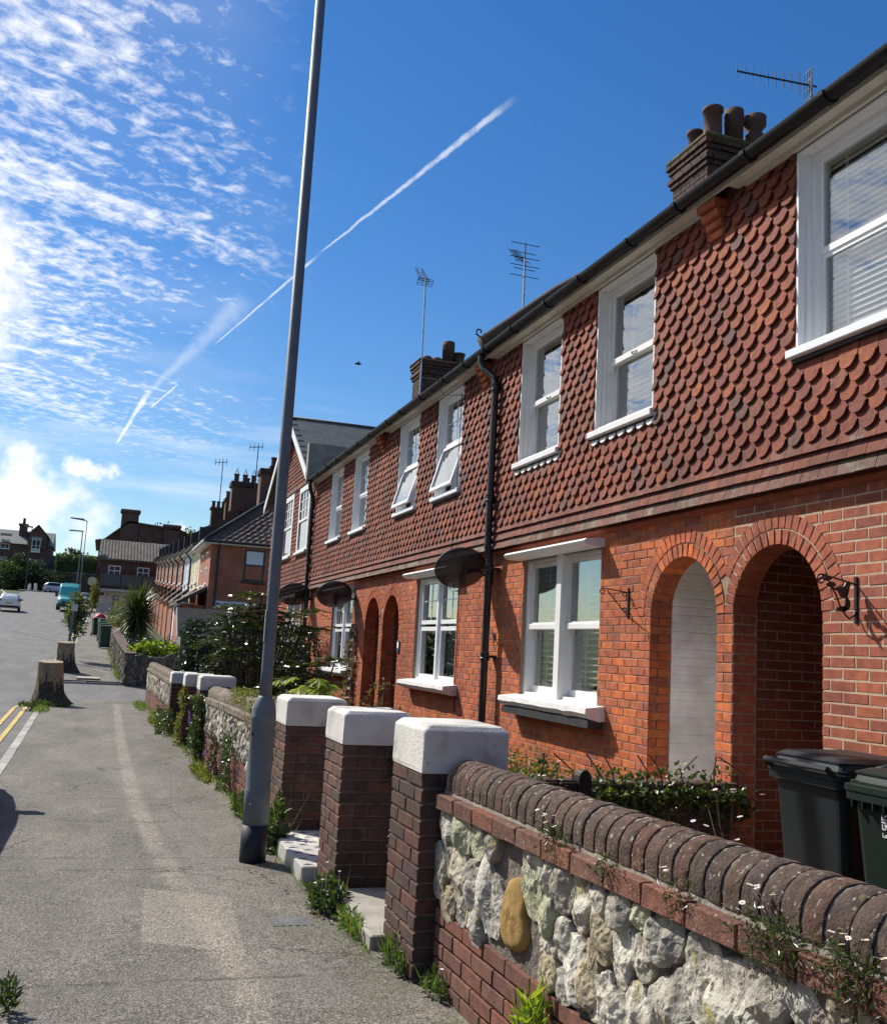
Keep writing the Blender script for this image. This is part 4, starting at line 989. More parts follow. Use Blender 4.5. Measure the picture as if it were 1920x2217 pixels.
# aerials
def aerial(label, base, top, boom, n, span, m='aerial_dark', reflector=True):
    a = thing('television_aerial', label, 'aerial', base, 'rooftop aerials'); base, top, boom = Vector(base), Vector(top), Vector(boom)
    mm = MB(); mm.tube([base, top], .022, 8)
    for k in range(1, 5): mm.lathe(tuple(base.lerp(top, k/5)), [(.022, -.02), (.03, -.015), (.03, .015), (.022, .02)], 8)
    mm.build('mast', 'aluminium', a)
    b0 = top - Vector((0, 0, .12)); b1 = b0 + boom; bm_ = MB(); bm_.tube([b0 - boom*.08, b1], .013, 6); bm_.build('boom', m, a)
    d = boom.normalized(); s_ = Vector(span).normalized()
    for k in range(n):
        c = b0 + boom*(.16 + .84*k/(n - 1)); L = Vector(span).length*(1.25 if k == 0 else 1 - .25*k/n)
        MB().tube([c - s_*L/2, c + s_*L/2], .006, 5).build('element', m, a)
    if reflector:
        w = d.cross(s_)
        rr = MB()
        for q in (-.09, -.03, .03, .09): rr.tube([b0 + boom*.04 + w*q - s_*.2, b0 + boom*.04 + w*q + s_*.2], .007, 5)
        for q in (-.2, -.06, .06, .2): rr.tube([b0 + boom*.04 - w*.09 + s_*q, b0 + boom*.04 + w*.09 + s_*q], .007, 5)
        rr.build('reflector', m, a)
    return a
aerial('small television aerial on a short pole above the nearest gutter', (8.5, 10.43, 8.35), (8.5, 10.43, 9.72), (-1.12, .12, .0), 9, (0, 0, .26), reflector=True)
aerial('tall mast aerial with square reflector on the middle chimney', (6.72, 22.3, 7.3), (6.72, 22.42, 10.75), (-.05, .45, .52), 11, (.3, 0, 0))
c3 = aerial('double-headed aerial mast rising behind the gutter', (7.0, 16.73, 7.3), (7.0, 16.77, 9.2), (-.12, .35, .40), 10, (.26, 0, 0), reflector=False)
for z, L in ((8.83, .60), (8.97, .44), (9.04, .60), (9.2, .62), (9.3, .44), (9.48, .60)): MB().tube([(7.0 - L/2, 16.77, z), (7.0 + L/2, 16.77, z)], .008, 5).build('element', 'aerial_dark', c3)
MB().tube([(7.0, 16.77, 8.8), (7.0, 16.77, 9.5)], .011, 6).build('boom', 'aerial_dark', c3)

# ---------------------------------------------------------------- garden walls
def along_wall(y, off=0.0):
    """point on the wall's street face at distance y, set back by off"""
    return wall_x(y) + off
WU = Vector((-.0167, 1, 0)).normalized(); WN = Vector((-1, -.0167, 0)).normalized()
def voronoi(L, H, n, seed, stretch=.62):
    rnd = random.Random(seed); pts = []
    for _ in range(n*40):
        if len(pts) >= n: break
        p = (rnd.uniform(0, L), rnd.uniform(0, H)); dmin = math.sqrt(L*H/n)*rnd.uniform(.35, .85)
        if all(((p[0] - q[0])/stretch)**2 + (p[1] - q[1])**2 > dmin*dmin*1.3 for q in pts): pts.append(p)
    cells = []
    for i, p in enumerate(pts):
        poly = [(0, 0), (L, 0), (L, H), (0, H)]
        for j, q in enumerate(pts):
            if i == j or abs(q[0] - p[0]) > .9: continue
            # metric squeezed along the wall so that stones stand upright
            ax, ay = (q[0] - p[0])/stretch**2, q[1] - p[1]; mx_, my = (p[0] + q[0])/2, (p[1] + q[1])/2
            out = []
            for k in range(len(poly)):
                a, b = poly[k], poly[(k + 1) % len(poly)]
                da, db = (a[0] - mx_)*ax + (a[1] - my)*ay, (b[0] - mx_)*ax + (b[1] - my)*ay
                if da <= 0: out.append(a)
                if (da < 0) != (db < 0):
                    t_ = da/(da - db); out.append((a[0] + t_*(b[0] - a[0]), a[1] + t_*(b[1] - a[1])))
            poly = out
            if len(poly) < 3: break
        if len(poly) >= 3: cells.append((p, poly))
    return cells
SHRINK = .83
def stone_mesh(poly, seed, prot, res=22, rings=6, rough=1.0):
    cx, cz = sum(p[0] for p in poly)/len(poly), sum(p[1] for p in poly)/len(poly)
    # round the corners, resample
    P = poly
    for _ in range(0):
        Q = []
        for i in range(len(P)):
            a, b = P[i], P[(i + 1) % len(P)]
            Q += [(a[0]*.86 + b[0]*.14, a[1]*.86 + b[1]*.14), (a[0]*.14 + b[0]*.86, a[1]*.14 + b[1]*.86)]
        P = Q
    ang = sorted([(math.atan2(z - cz, x - cx), math.hypot(x - cx, z - cz)) for x, z in P])
    def rad(a):
        for (a0, r0), (a1, r1) in zip(ang, ang[1:] + [(ang[0][0] + 2*math.pi, ang[0][1])]):
            if a0 <= a <= a1 and a1 > a0: return r0 + (r1 - r0)*(a - a0)/(a1 - a0)
        return ang[0][1]
    mb = MB(); vs = []; rs_ = random.Random(seed); PL = [(prot*rs_.uniform(.9, 1.5), math.cos(q_)*rs_.uniform(.12, .6), math.sin(q_)*rs_.uniform(.12, .6)) for q_ in [rs_.uniform(0, 6.283) for _ in range(5)]]
    for j in range(rings):
        t_ = (1 - j/rings)**.75 if j else 1.0
        if j == 1: t_ = .968
        for i in range(res):
            a = -math.pi + 2*math.pi*(i + .5)/res; a2 = a if a >= ang[0][0] else a + 2*math.pi
            r = rad(a2)*SHRINK*t_*(1 + (.10*noise.noise(Vector((math.cos(a)*2, math.sin(a)*2, seed*3.1))) + .09*noise.noise(Vector((math.cos(a)*5, math.sin(a)*5, seed*1.7))))*(1 if j < 2 else .4))
            x, z = cx + r*math.cos(a), cz + r*math.sin(a)
            d = max(.002, min([prot*1.15] + [c0 + (x - cx)*a0 + (z - cz)*b0 for c0, a0, b0 in PL]))*(1 - t_**14)**.7*(rough if rough < 1 else 1) + (prot*(1 - t_**8) if rough < 1 else 0) + (.005*noise.noise(Vector((x*9, z*9, seed))) + .0055*noise.noise(Vector((x*25, z*25, seed))) + .0045*noise.noise(Vector((x*65, z*65, seed))))*min(1, j*.6)*rough
            vs.append((x, (-.03 if j == 0 else d), z))
    o = len(vs); d = prot + .02*noise.noise(Vector((cx*9, cz*9, seed))); vs.append((cx, d, cz)); fs = []
    for j in range(rings - 1):
        for i in range(res): fs.append((j*res + i, j*res + (i + 1) % res, (j + 1)*res + (i + 1) % res, (j + 1)*res + i))
    for i in range(res): fs.append(((rings - 1)*res + i, (rings - 1)*res + (i + 1) % res, o))
    mb.add(vs, fs); return mb
def wall_matrix(y, z, off):
    return Matrix(((WU.x, WN.x, 0, along_wall(y, off)), (WU.y, WN.y, 0, y), (0, 0, 1, z), (0, 0, 0, 1)))
def rubble_wall(label, ya, yb, nst, seed, cap=300, res=22, rings=6, special=True, skip=None, pale=False):
    zb = gz((ya + yb)/2); slope = gz(yb) - gz(ya)
    w = thing('garden_wall', label, 'wall', (along_wall((ya + yb)/2, .2), (ya + yb)/2, zb))
    off = .085; L = yb - ya
    def zoff(y): return gz(ya) + slope*(y - ya)/L
    # core with a rough mortar face
    core = MB(); ny, nz = int(L/.035) if res > 12 else int(L/.2), 14
    for j in range(nz + 1):
        for i in range(ny + 1):
            y = ya + L*i/ny; z = -.2 + 1.12*j/nz
            rough = (.010*noise.noise(Vector((y*11, z*11, seed))) + .008*noise.noise(Vector((y*31, z*31, seed)))) if .36 < z < .84 else 0
            core.v.append((along_wall(y, off + .018 - rough), y, z + zoff(y)))
    for j in range(nz):
        for i in range(ny): core.f.append((j*(ny + 1) + i, j*(ny + 1) + i + 1, (j + 1)*(ny + 1) + i + 1, (j + 1)*(ny + 1) + i))
    k = len(core.v)
    for y in (ya, yb):
        for z in (-.2, .92): core.v += [(along_wall(y, off + .012), y, z + zoff(y)), (along_wall(y, off + .235), y, z + zoff(y))]
    core.f += [(k + 2, k + 3, k + 7, k + 6), (k + 1, k + 5, k + 7, k + 3), (k, k + 1, k + 3, k + 2), (k + 4, k + 6, k + 7, k + 5)]
    core.build('wall_core', 'mortar_wall', w, smooth=True)
    PB = Pieces(w, 'brick', 'brick_plinth', 'plinth_bricks', cap)
    courses(PB, ya, yb, -.16, .362, None, u=WU, n=WN, at=lambda s_, z_: (along_wall(s_, off), s_, z_ + zoff(s_)), L=.237, dep=.04, phase=seed*.07, joint=.012)
    courses(PB, ya, yb, -.16, .362, None, u=WU, n=-WN, at=lambda s_, z_: (along_wall(s_, off + .25), s_, z_ + zoff(s_)), L=.237, dep=.04, phase=seed*.07, joint=.012)
    PB.done()
    PC = Pieces(w, 'creasing_brick', 'coping_pale' if pale else 'creasing_brick', 'creasing_bricks', cap)
    courses(PC, ya, yb, .824, .898, None, u=WU, n=WN, at=lambda s_, z_: (along_wall(s_, off - .032), s_, z_ + zoff(s_) + random.uniform(-.002, .002)), L=.237, dep=.14, phase=ya, joint=.004, jx=.008)
    courses(PC, ya, yb, .824, .898, None, u=WU, n=-WN, at=lambda s_, z_: (along_wall(s_, off + .28), s_, z_ + zoff(s_)), L=.237, dep=.14, phase=ya, joint=.004, jx=.008)
    PC.done()
    MB().hexa([(along_wall(ya, off + .012), ya, .89 + zoff(ya)), (along_wall(ya, off + .25), ya, .89 + zoff(ya)), (along_wall(yb, off + .25), yb, .89 + zoff(yb)), (along_wall(yb, off + .012), yb, .89 + zoff(yb)),
               (along_wall(ya, off + .02), ya, .925 + zoff(ya)), (along_wall(ya, off + .235), ya, .935 + zoff(ya)), (along_wall(yb, off + .235), yb, .935 + zoff(yb)), (along_wall(yb, off + .02), yb, .925 + zoff(yb))]).build('bedding_mortar', 'mortar_dirty', w)
    # half-round coping bricks, each on edge
    metas = []; cm_ = 'coping_pale' if pale else 'coping_brick'
    for k in range(5):
        rnd = random.Random(k + 40); m_ = MB(); prof = [(-.113, 0), (-.113, .045)] + [(-.113*math.cos(a), .045 + .100*math.sin(a)) for a in [math.pi*q/12 for q in range(1, 12)]] + [(.113, .045), (.113, 0)]
        wd = .0365
        rows = ((-wd, .982), (-wd + .0035, 1.0), (-wd*.3, 1.003), (wd*.4, 1.003), (wd - .0035, 1.0), (wd, .982))
        n = len(prof)
        for yv, sc in rows:
            for (u_, v_) in prof: m_.v.append((u_*sc + rnd.uniform(-.0015, .0015), yv + rnd.uniform(-.001, .001), v_*sc + rnd.uniform(-.0015, .0015)))
        for r_ in range(len(rows) - 1):
            for i in range(n - 1): m_.f.append((r_*n + i, r_*n + i + 1, (r_ + 1)*n + i + 1, (r_ + 1)*n + i))
        m_.f += [tuple(range(n))[::-1], tuple(range((len(rows) - 1)*n, len(rows)*n))]
        me = m_.mesh('coping_brick', cm_, True); fix_normals(me); metas.append((me, m_))
    PR = Pieces(w, 'coping_brick', cm_, 'coping_bricks', cap); y = ya + .04
    core2 = MB(); core2.tube([(along_wall(ya + .01, off + .125), ya + .01, .95 + zoff(ya)), (along_wall(yb - .01, off + .125), yb - .01, .95 + zoff(yb))], .1085, 16); core2.build('coping_mortar', 'mortar_dirty', w, smooth=True)
    while y < yb - .03:
        M = Matrix(((1, WU.x, 0, along_wall(y, off + .125)), (0, WU.y, 0, y), (0, 0, 1, .915 + zoff(y) + random.uniform(-.002, .003)), (0, 0, 0, 1))) @ Matrix.Rotation(random.uniform(-.03, .03), 4, 'Z') @ Matrix.Rotation(random.uniform(-.02, .02), 4, 'X')
        PR.put(random.choice(metas), M, .02); y += .0815
    PR.done()
    # the stones
    n_joined = 0; J = MB()
    for i, (p, poly) in enumerate(voronoi(L, .468, nst, seed)):
        if skip and skip[0] < p[0] + ya < skip[1] and skip[2] < p[1] + .362 < skip[3]: continue
        area = max(q[0] for q in poly) - min(q[0] for q in poly)
        mb = stone_mesh(poly, seed*10 + i*.37, random.uniform(.012, .034), res, rings)
        kind = 'rubble_stone'
        if special and i % 9 == 4: kind = 'green_stone'
        if i < cap:
            me = mb.mesh('stone', kind, False); link('stone', me, w, None, wall_matrix(ya, .362 + zoff(ya), off) @ Matrix(((1, 0, 0, 0), (0, 1, 0, 0), (slope/L, 0, 1, 0), (0, 0, 0, 1))))
        else:
            M = wall_matrix(ya, .362 + zoff(ya), off); J.add([tuple(M @ Vector(v)) for v in mb.v], mb.f)
    if J.v: J.build('rubble_stones', 'rubble_stone', w, smooth=True, kind='stuff')
    return w
near_wall = rubble_wall('low garden wall in the foreground with pale rubble stones under a rounded brick coping', .9, 4.70, 84, 1, 300, 36, 11, True, (3.62, 3.97, .30, .76))
# the tall smooth ochre stone near the pillar
op = [(.0, .005), (.035, -.03), (.10, -.055), (.175, -.045), (.215, .03), (.21, .17), (.185, .275), (.13, .345), (.075, .36), (.03, .31), (.0, .18)]
op = [(u*1.22, v*.82) for u, v in op]; om = stone_mesh(op, 5.5, .018, 30, 9, .6); link('stone', om.mesh('stone', 'ochre_stone', True), near_wall, None, wall_matrix(3.665, .425, .085))
rubble_wall('rubble garden wall with rounded coping behind the lamp post', 8.86, 14.55, 150, 2, 300, 14, 4, False, None, True)
rubble_wall('furthest garden wall of the terrace, ending at the side road', 20.0, 28.1, 130, 3, 40, 9, 3, False, None, True)
# return of the far wall along the side road
rw = thing('return_wall', 'low brick wall turning the corner into the side road', 'wall', (2.9, 28.0, -.1))
MB().box(1.45, 4.4, 27.93, 28.12, -.4, .72).build('wall_core', 'mortar_dark', rw)
PBx = Pieces(rw, 'brick', 'brick_brown', 'brickwork', 120); courses(PBx, 1.45, 4.4, -.3, .72, None, u=(1, 0, 0), n=(0, -1, 0), at=lambda s_, z_: (s_, 27.92, z_)); courses(PBx, 1.45, 4.4, -.3, .72, None, u=(1, 0, 0), n=(0, 1, 0), at=lambda s_, z_: (s_, 28.13, z_)); PBx.done()

def pillar(label, ya, yb, depth=.45, cap_h=.235, top=1.21, m='brick_brown'):
    x0 = along_wall((ya + yb)/2, 0); zg = gz((ya + yb)/2); ct = top - cap_h; x1 = x0 + depth
    p = thing('gate_pillar', label, 'pillar', (x0 + depth/2, (ya + yb)/2, zg), 'gate pillars with white caps')
    MB().box(x0 + .012, x1 - .012, ya + .012, yb - .012, -.3, ct + .01).build('core', 'mortar_dark', p)
    P = Pieces(p, 'brick', m, 'brickwork', 300); z = ct - .075; k = 0
    while z > -.32:
        zc = z + .0375; W_, Dp = yb - ya, depth
        # street face, gate faces and garden face; corner bricks alternate
        sp = [0, W_*.48, W_] if k % 2 == 0 else [0, W_*.23, W_*.74, W_]
        for a, b in zip(sp, sp[1:]): P.brick((x0 + random.uniform(-.001, .002), ya + (a + b)/2, zc), (0, 1, 0), (-1, 0, 0), b - a - .011, .063, .10)
        sq = [.10, .30, Dp] if k % 2 == 0 else [.10, .19, Dp]
        for (yy, n) in ((ya, -1), (yb, 1)):
            for a, b in zip(sq, sq[1:]): P.brick((x0 + (a + b)/2, yy + random.uniform(-.001, .002), zc), (1, 0, 0), (0, n, 0), b - a - .010, .063, .10)
        for a, b in ((.1, W_*.5), (W_*.5, W_ - .1)): P.brick((x1, ya + (a + b)/2, zc), (0, 1, 0), (1, 0, 0), b - a - .010, .063, .05)
        z -= .075; k += 1
    P.done()
    c = MB(); o_ = .004; n = 5
    # cap: vertical sides, chamfered top edges
    def ring(ins, z): return [(x0 - o_ + ins, ya - o_ + ins, z), (x1 + o_ - ins, ya - o_ + ins, z), (x1 + o_ - ins, yb + o_ - ins, z), (x0 - o_ + ins, yb + o_ - ins, z)]
    def rr(ins, z, r=.03):
        out = []; X0, X1, Y0, Y1 = x0 - o_ + ins, x1 + o_ - ins, ya - o_ + ins, yb + o_ - ins
        for (cx, cyy, a0) in ((X0 + r, Y0 + r, math.pi), (X1 - r, Y0 + r, 1.5*math.pi), (X1 - r, Y1 - r, 0), (X0 + r, Y1 - r, .5*math.pi)):
            for q in range(4): a = a0 + math.pi/2*q/3; out.append((cx + r*math.cos(a), cyy + r*math.sin(a), z))
        return out
    rings = [rr(0, ct, .016), rr(-.002, ct + .02, .016), rr(0, top - .036, .016), rr(.004, top - .026, .018), rr(.026, top - .004, .02), rr(.04, top, .02)]; N = 16
    for r_ in rings: c.v += [(x + random.uniform(-.0015, .0015), y, z + random.uniform(-.0015, .0015)) for x, y, z in r_]
    for j in range(len(rings) - 1):
        for i in range(N): c.f.append((j*N + i, j*N + (i + 1) % N, (j + 1)*N + (i + 1) % N, (j + 1)*N + i))
    c.f += [tuple(range(N))[::-1], tuple(range((len(rings) - 1)*N, len(rings)*N))]
    c.build('cap', 'cap_white', p)
    return p
pillar('nearest white-capped brick gate pillar, at the end of the foreground wall', 4.74, 5.27)
pillar('middle one of the three near white-capped pillars, between the two gateways', 6.33, 6.85, .45, .215, 1.165)
pillar('third near white-capped pillar, just right of the lamp post', 8.22, 8.75, .50, .228, 1.135)
pillar('white-capped ivy-grown pillar at the far end of the middle garden wall', 14.62, 15.10, .50, .205, 1.055)
pillar('middle one of the three far white-capped pillars', 16.78, 17.24, .50, .205, 1.00)
pillar('farthest white-capped pillar, beside the last garden wall', 19.35, 19.85, .50, .205, .93)
# gateway steps
st = MB(); st.cbox(1.50, 2.3, 5.29, 6.31, -.12, .065, .012, .003); tag(st.build('gate_step', 'concrete'), 'plain concrete step in the nearest gateway', 'step')
MB().cbox(1.9, 2.6, 14.9, 16.7, -.3, .03, .012); 
ts = thing('tiled_step', 'black and white tiled step between the second and third pillars', 'step', (1.8, 7.5, 0))
MB().box(1.44, 4.0, 6.87, 8.2, -.2, .075).build('base', 'tile_white', ts)
def tri_tile(c, u, v, n, sgn):
    m = MB(); e = .0015; s_ = .047
    m.add([tuple(c - u*s_ - v*s_ + n*e), tuple(c + u*s_ - v*s_ + n*e), tuple(c + u*s_*sgn + v*s_*.96 + n*e)], [(0, 1, 2)]); return m
tb, tw = MB(), MB(); SX = .096
for i in range(13):
    for j in range(8):
        y, x = 6.93 + i*SX, 1.49 + j*SX
        m_ = MB().cbox(x - SX/2 + .002, x + SX/2 - .002, y - SX/2 + .002, y + SX/2 - .002, .074, .0785, .001)
        m_.build('tile', 'tile_white', ts)
        if (i + j) % 2 == 0: tb.add([(x - .042, y - .012, .0792), (x + .042, y - .012, .0792), (x + .0, y + .03, .0792)], [(0, 1, 2)])
    y = 6.93 + i*SX
    MB().cbox(1.434, 1.4385, y - SX/2 + .002, y + SX/2 - .002, -.06, .073, .001).build('tile', 'tile_white', ts)
    if i % 2 == 0: tb.add([(1.4333, y - .018, -.05), (1.4333, y + .012, -.05), (1.4333, y, .04)], [(0, 1, 2)])
tb.build('tile_inlay', 'tile_black', ts)
# dark timber gate folded back into the garden
gt_ = thing('timber_gate', 'dark timber garden gate standing open inside the nearest gateway', 'gate', (2.3, 5.2, .1))
MB().cbox(2.03, 2.62, 5.17, 5.215, .80, .895, .006).build('rail', 'timber_dark', gt_); MB().cbox(2.03, 2.62, 5.17, 5.215, .22, .32, .006).build('rail', 'timber_dark', gt_)
for k in range(5): MB().cbox(2.06 + k*.112, 2.06 + k*.112 + .10, 5.14, 5.168, .16, .885, .005).build('board', 'timber_dark', gt_)
pg = [(-.04, .1), (.04, .1), (.04, .90)] + [(.04*math.cos(a), .90 + .055*math.sin(a)) for a in [math.pi*q/8 for q in range(1, 8)]] + [(-.04, .90)]
fix_normals(MB().prism(pg, lambda u, v, d: (2.665 + u, d, v), 5.15, 5.22).build('stile', 'timber_dark', gt_).data)
# low brick wall between the two front gardens
lw = thing('dividing_wall', 'low ivy-covered brick wall between the front gardens by the arches', 'wall', (3.7, 6.5, .1))
MB().box(2.9, 4.52, 6.42, 6.60, -.1, .66).build('wall_core', 'mortar_dark', lw)
PBx = Pieces(lw, 'brick', 'brick_brown', 'brickwork'); courses(PBx, 2.9, 4.52, .05, .66, None, u=(1, 0, 0), n=(0, -1, 0), at=lambda s_, z_: (s_, 6.41, z_)); courses(PBx, 2.9, 4.52, .05, .66, None, u=(1, 0, 0), n=(0, 1, 0), at=lambda s_, z_: (s_, 6.61, z_), phase=.1); PBx.done()
x = 2.94
while x < 4.5: MB().cbox(x, x + .225, 6.38, 6.64, .655, .725, .014, .003).build('coping_brick', 'coping_brick', lw); x += .236
MB().cbox(3.35, 4.5, 4.95, 6.2, -.1, .19, .015, .003); dp = MB().cbox(3.42, 4.53, 4.85, 6.15, -.1, .185, .015, .003); tag(dp.build('door_step', 'concrete'), 'pale stone doorstep in front of the nearest arch', 'step')

# ---------------------------------------------------------------- lamp posts
def lamp_post(label, x, y, h, arm=False):
    z = gz(y); p = thing('lamp_post', label, 'lamp post', (x, y, z), 'street lamp posts')
    MB().lathe((x, y, z), [(.098, -.05), (.098, .27)], 28).build('painted_base', 'post_paint_black', p, smooth=True)
    b = MB(); b.lathe((x, y, z), [(.0955, .271), (.0955, .52), (.0945, .524), (.092, .53), (.092, 1.04), (.094, 1.045), (.094, 1.06), (.092, 1.066), (.090, 1.11), (.078, 1.16), (.056, 1.20), (.048, 1.215)], 28); b.build('base_column', 'galvanised', p, smooth=True)
    MB().lathe((x, y, z), [(.048, 1.21), (.046, 1.4), (.040, h)], 24).build('shaft', 'galvanised', p, smooth=True)
    if not arm:
        d = MB(); d.tube([(x - .078, y - .050, z + .93), (x - .083, y - .053, z + .93)], .012, 10); d.build('lock', 'black_iron', p)
        d = MB(); d.tube([(x - .060, y - .076, z + .43), (x - .063, y - .081, z + .43)], .010, 10); d.build('bolt', 'aluminium', p)
        MB().cbox(x - .05, x - .044, y - .035, y + .01, z + 1.62, z + 1.86, .002).build('number_strip', 'aluminium', p)
        # the lantern arm far above the frame
        a = MB(); a.tube([(x, y, z + h), (x - .25, y, z + h + .25), (x - 1.2, y, z + h + .35)], .035, 10); ar = a.build('bracket_arm', 'galvanised', p, smooth=True)
        MB().cbox(x - 1.85, x - 1.2, y - .14, y + .14, z + h + .30, z + h + .42, .04).build('lantern', 'galvanised', p)
    else:
        MB().tube([(x, y, z + h - .05), (x - .35, y, z + h + .06)], .05, 8).build('bracket_arm', 'galvanised', p); MB().hexa([(x - 1.55, y - .17, z + h + .12), (x - .25, y - .20, z + h), (x - .25, y + .20, z + h), (x - 1.55, y + .17, z + h + .12), (x - 1.5, y - .12, z + h + .22), (x - .25, y - .16, z + h + .17), (x - .25, y + .16, z + h + .17), (x - 1.5, y + .12, z + h + .22)]).build('lantern', 'galvanised', p)
    return p
lamp_post('tall grey steel lamp post on the pavement in front of the third pillar', 1.215, 7.62, 9.2)
lamp_post('distant lamp post on the right of the road, next to the teal van', -2.45, 101, 8.6, True)
# ---------------------------------------------------------------- satellite dishes
def dish(label, wall, face, r=.36):
    """wall: bracket foot on the wall; the bowl hangs out over the garden facing up the street"""
    d = thing('satellite_dish', label, 'satellite dish', wall, 'satellite dishes on the house fronts'); w = Vector(wall); f = Vector(face).normalized()
    s_ = f.cross(Vector((0, 0, 1))).normalized(); u = s_.cross(f); c = w + Vector((-.40, .02, .06))
    m = MB(); n, rg = 36, 6
    for side, off in ((0, 0), (1, -.012)):
        for j in range(rg + 1):
            q = j/rg
            for i in range(n):
                a = 2*math.pi*i/n; p = c + s_*(r*1.08*q*math.cos(a)) + u*(r*.82*q*math.sin(a)) + f*(.10*q*q - .07 + off); m.v.append(tuple(p))
    for side in (0, 1):
        o = side*(rg + 1)*n
        for j in range(rg):
            for i in range(n):
                q = (o + j*n + i, o + j*n + (i + 1) % n, o + (j + 1)*n + (i + 1) % n, o + (j + 1)*n + i); m.f.append(q if side == 0 else q[::-1])
    o = (rg + 1)*n
    for i in range(n): m.f.append((rg*n + i, rg*n + (i + 1) % n, o + rg*n + (i + 1) % n, o + rg*n + i))
    m.build('bowl', 'dish_mesh', d, smooth=True)
    b = MB(); b.box(w.x - .012, w.x + .004, w.y - .05, w.y + .05, w.z - .11, w.z + .11); b.tube([w, w + Vector((-.10, 0, .0)), w + Vector((-.17, 0, .05)), c - f*.12], .019, 8); b.tube([c - f*.14 - u*.16, c - f*.10 + u*.10], .022, 8); b.build('wall_bracket', 'black_iron', d)
    tip = c + f*.40 - u*.26; a = MB(); a.tube([c - f*.08 - u*.27, c + f*.1 - u*.34, tip], .011, 6); a.build('feed_arm', 'black_iron', d)
    l = MB(); l.tube([tip + f*.03, tip - f*.07], .026, 10); l.tube([tip - f*.02, tip - f*.03 - u*.08], .02, 8); l.build('receiver', 'black_plastic', d)
    return d
DF = (-.15, .88, .42)
dish('large dark satellite dish beside the black downpipe, nearest of the three', (FX, 11.52, 2.56), DF, .335)
dish('dark satellite dish above the ground window left of the double arches', (FX, 18.62, 2.50), DF, .335)
dish('dark satellite dish on the gabled house corner behind the lamp post', (FX, 22.95, 2.66), DF, .35)
# ---------------------------------------------------------------- hanging-basket brackets
def spiral(c, r0, r1, turns, a0, n=20, sg=1):
    return [(c[0], c[1] + (r0 + (r1 - r0)*k/n)*math.cos(a0 + sg*turns*2*math.pi*k/n), c[2] + (r0 + (r1 - r0)*k/n)*math.sin(a0 + sg*turns*2*math.pi*k/n)) for k in range(n + 1)]
def bracket(label, y, z, L, H, birds):
    b = thing('basket_bracket', label, 'bracket', (FX, y, z - H), 'iron hanging-basket brackets')
    MB().cbox(FX - .012, FX - .001, y - .013, y + .013, z - H, z + .03, .002).build('back_plate', 'black_iron', b)
    T = lambda pts: [(FX - p[0], y, z + p[1]) for p in pts]
    def curl(cx, cz, r0, r1, turns, a0, sg=1, n=18): return [(cx + (r0 + (r1 - r0)*k/n)*math.cos(a0 + sg*turns*2*math.pi*k/n), cz + (r0 + (r1 - r0)*k/n)*math.sin(a0 + sg*turns*2*math.pi*k/n)) for k in range(n + 1)]
    if not birds:
        MB().tube(T([(.01, -.015), (L - .02, .012)] + curl(L - .01, -.018, .03, .012, 1.2, math.pi/2, -1)), .0055, 6).build('arm', 'black_iron', b)
        MB().tube(T(curl(.045, -.03, .012, .024, 1.1, 0, 1) + [(.03, -.02)]), .005, 6).build('scroll', 'black_iron', b)
        pts = []
        n = 26
        for k in range(n + 1):
            q = k/n; pts.append((FX - (L - .05) + (L - .07)*q + .006*math.sin(q*60), y + .006*math.cos(q*60), z - .005 - (H - .04)*q))
        MB().tube(pts, .0055, 6).build('twisted_stay', 'black_iron', b); MB().tube(T(curl(.042, -H + .075, .010, .022, 1.2, 1.5, -1)), .005, 6).build('scroll', 'black_iron', b)
    else:
        MB().tube(T([(.01, -.02), (L*.5, .005), (L - .03, .025)] + curl(L - .02, -.005, .030, .022, .95, math.pi/2, -1)), .006, 6).build('arm', 'black_iron', b)
        MB().tube(T([(L - .06, .02), (L - .10, -.04), (L - .14, -.10), (L - .17, -.17), (L - .21, -.22), (.06, -.245), (.02, -.22), (.008, -.19)]), .006, 6).build('branch', 'black_iron', b)
        def cut(poly, cx, cz, s_, nm):
            o_ = MB().prism([(cx + u*s_, cz + v*s_) for u, v in poly], lambda u, v, d: (FX - u, y + d, z + v), -.003, .003).build(nm, 'black_iron', b); fix_normals(o_.data)
        bird = [(-.55, .48), (-.42, .58), (-.22, .50), (-.1, .28), (.3, .2), (.85, .12), (.35, -.02), (.15, -.32), (-.12, -.42), (-.36, -.2), (-.44, .1)]
        leaf_ = [(-.5, .0), (-.25, .22), (.1, .22), (.5, 0), (.15, -.2), (-.2, -.2)]
        cut(bird, L - .19, -.07, .115, 'bird'); cut([(v*.55, u) for u, v in bird][::-1], .075, -.145, .115, 'bird')
        cut(leaf_, L - .10, -.035, .085, 'leaf'); cut(leaf_, .12, -.185, .085, 'leaf'); cut(leaf_, L - .07, .0, .07, 'leaf')
    return b
bracket('twisted black iron basket bracket between the shuttered window and the arches', 8.055, 2.225, .28, .25, False)
bracket('black iron basket bracket with little birds right of the nearest arch', 5.135, 2.17, .30, .27, True)
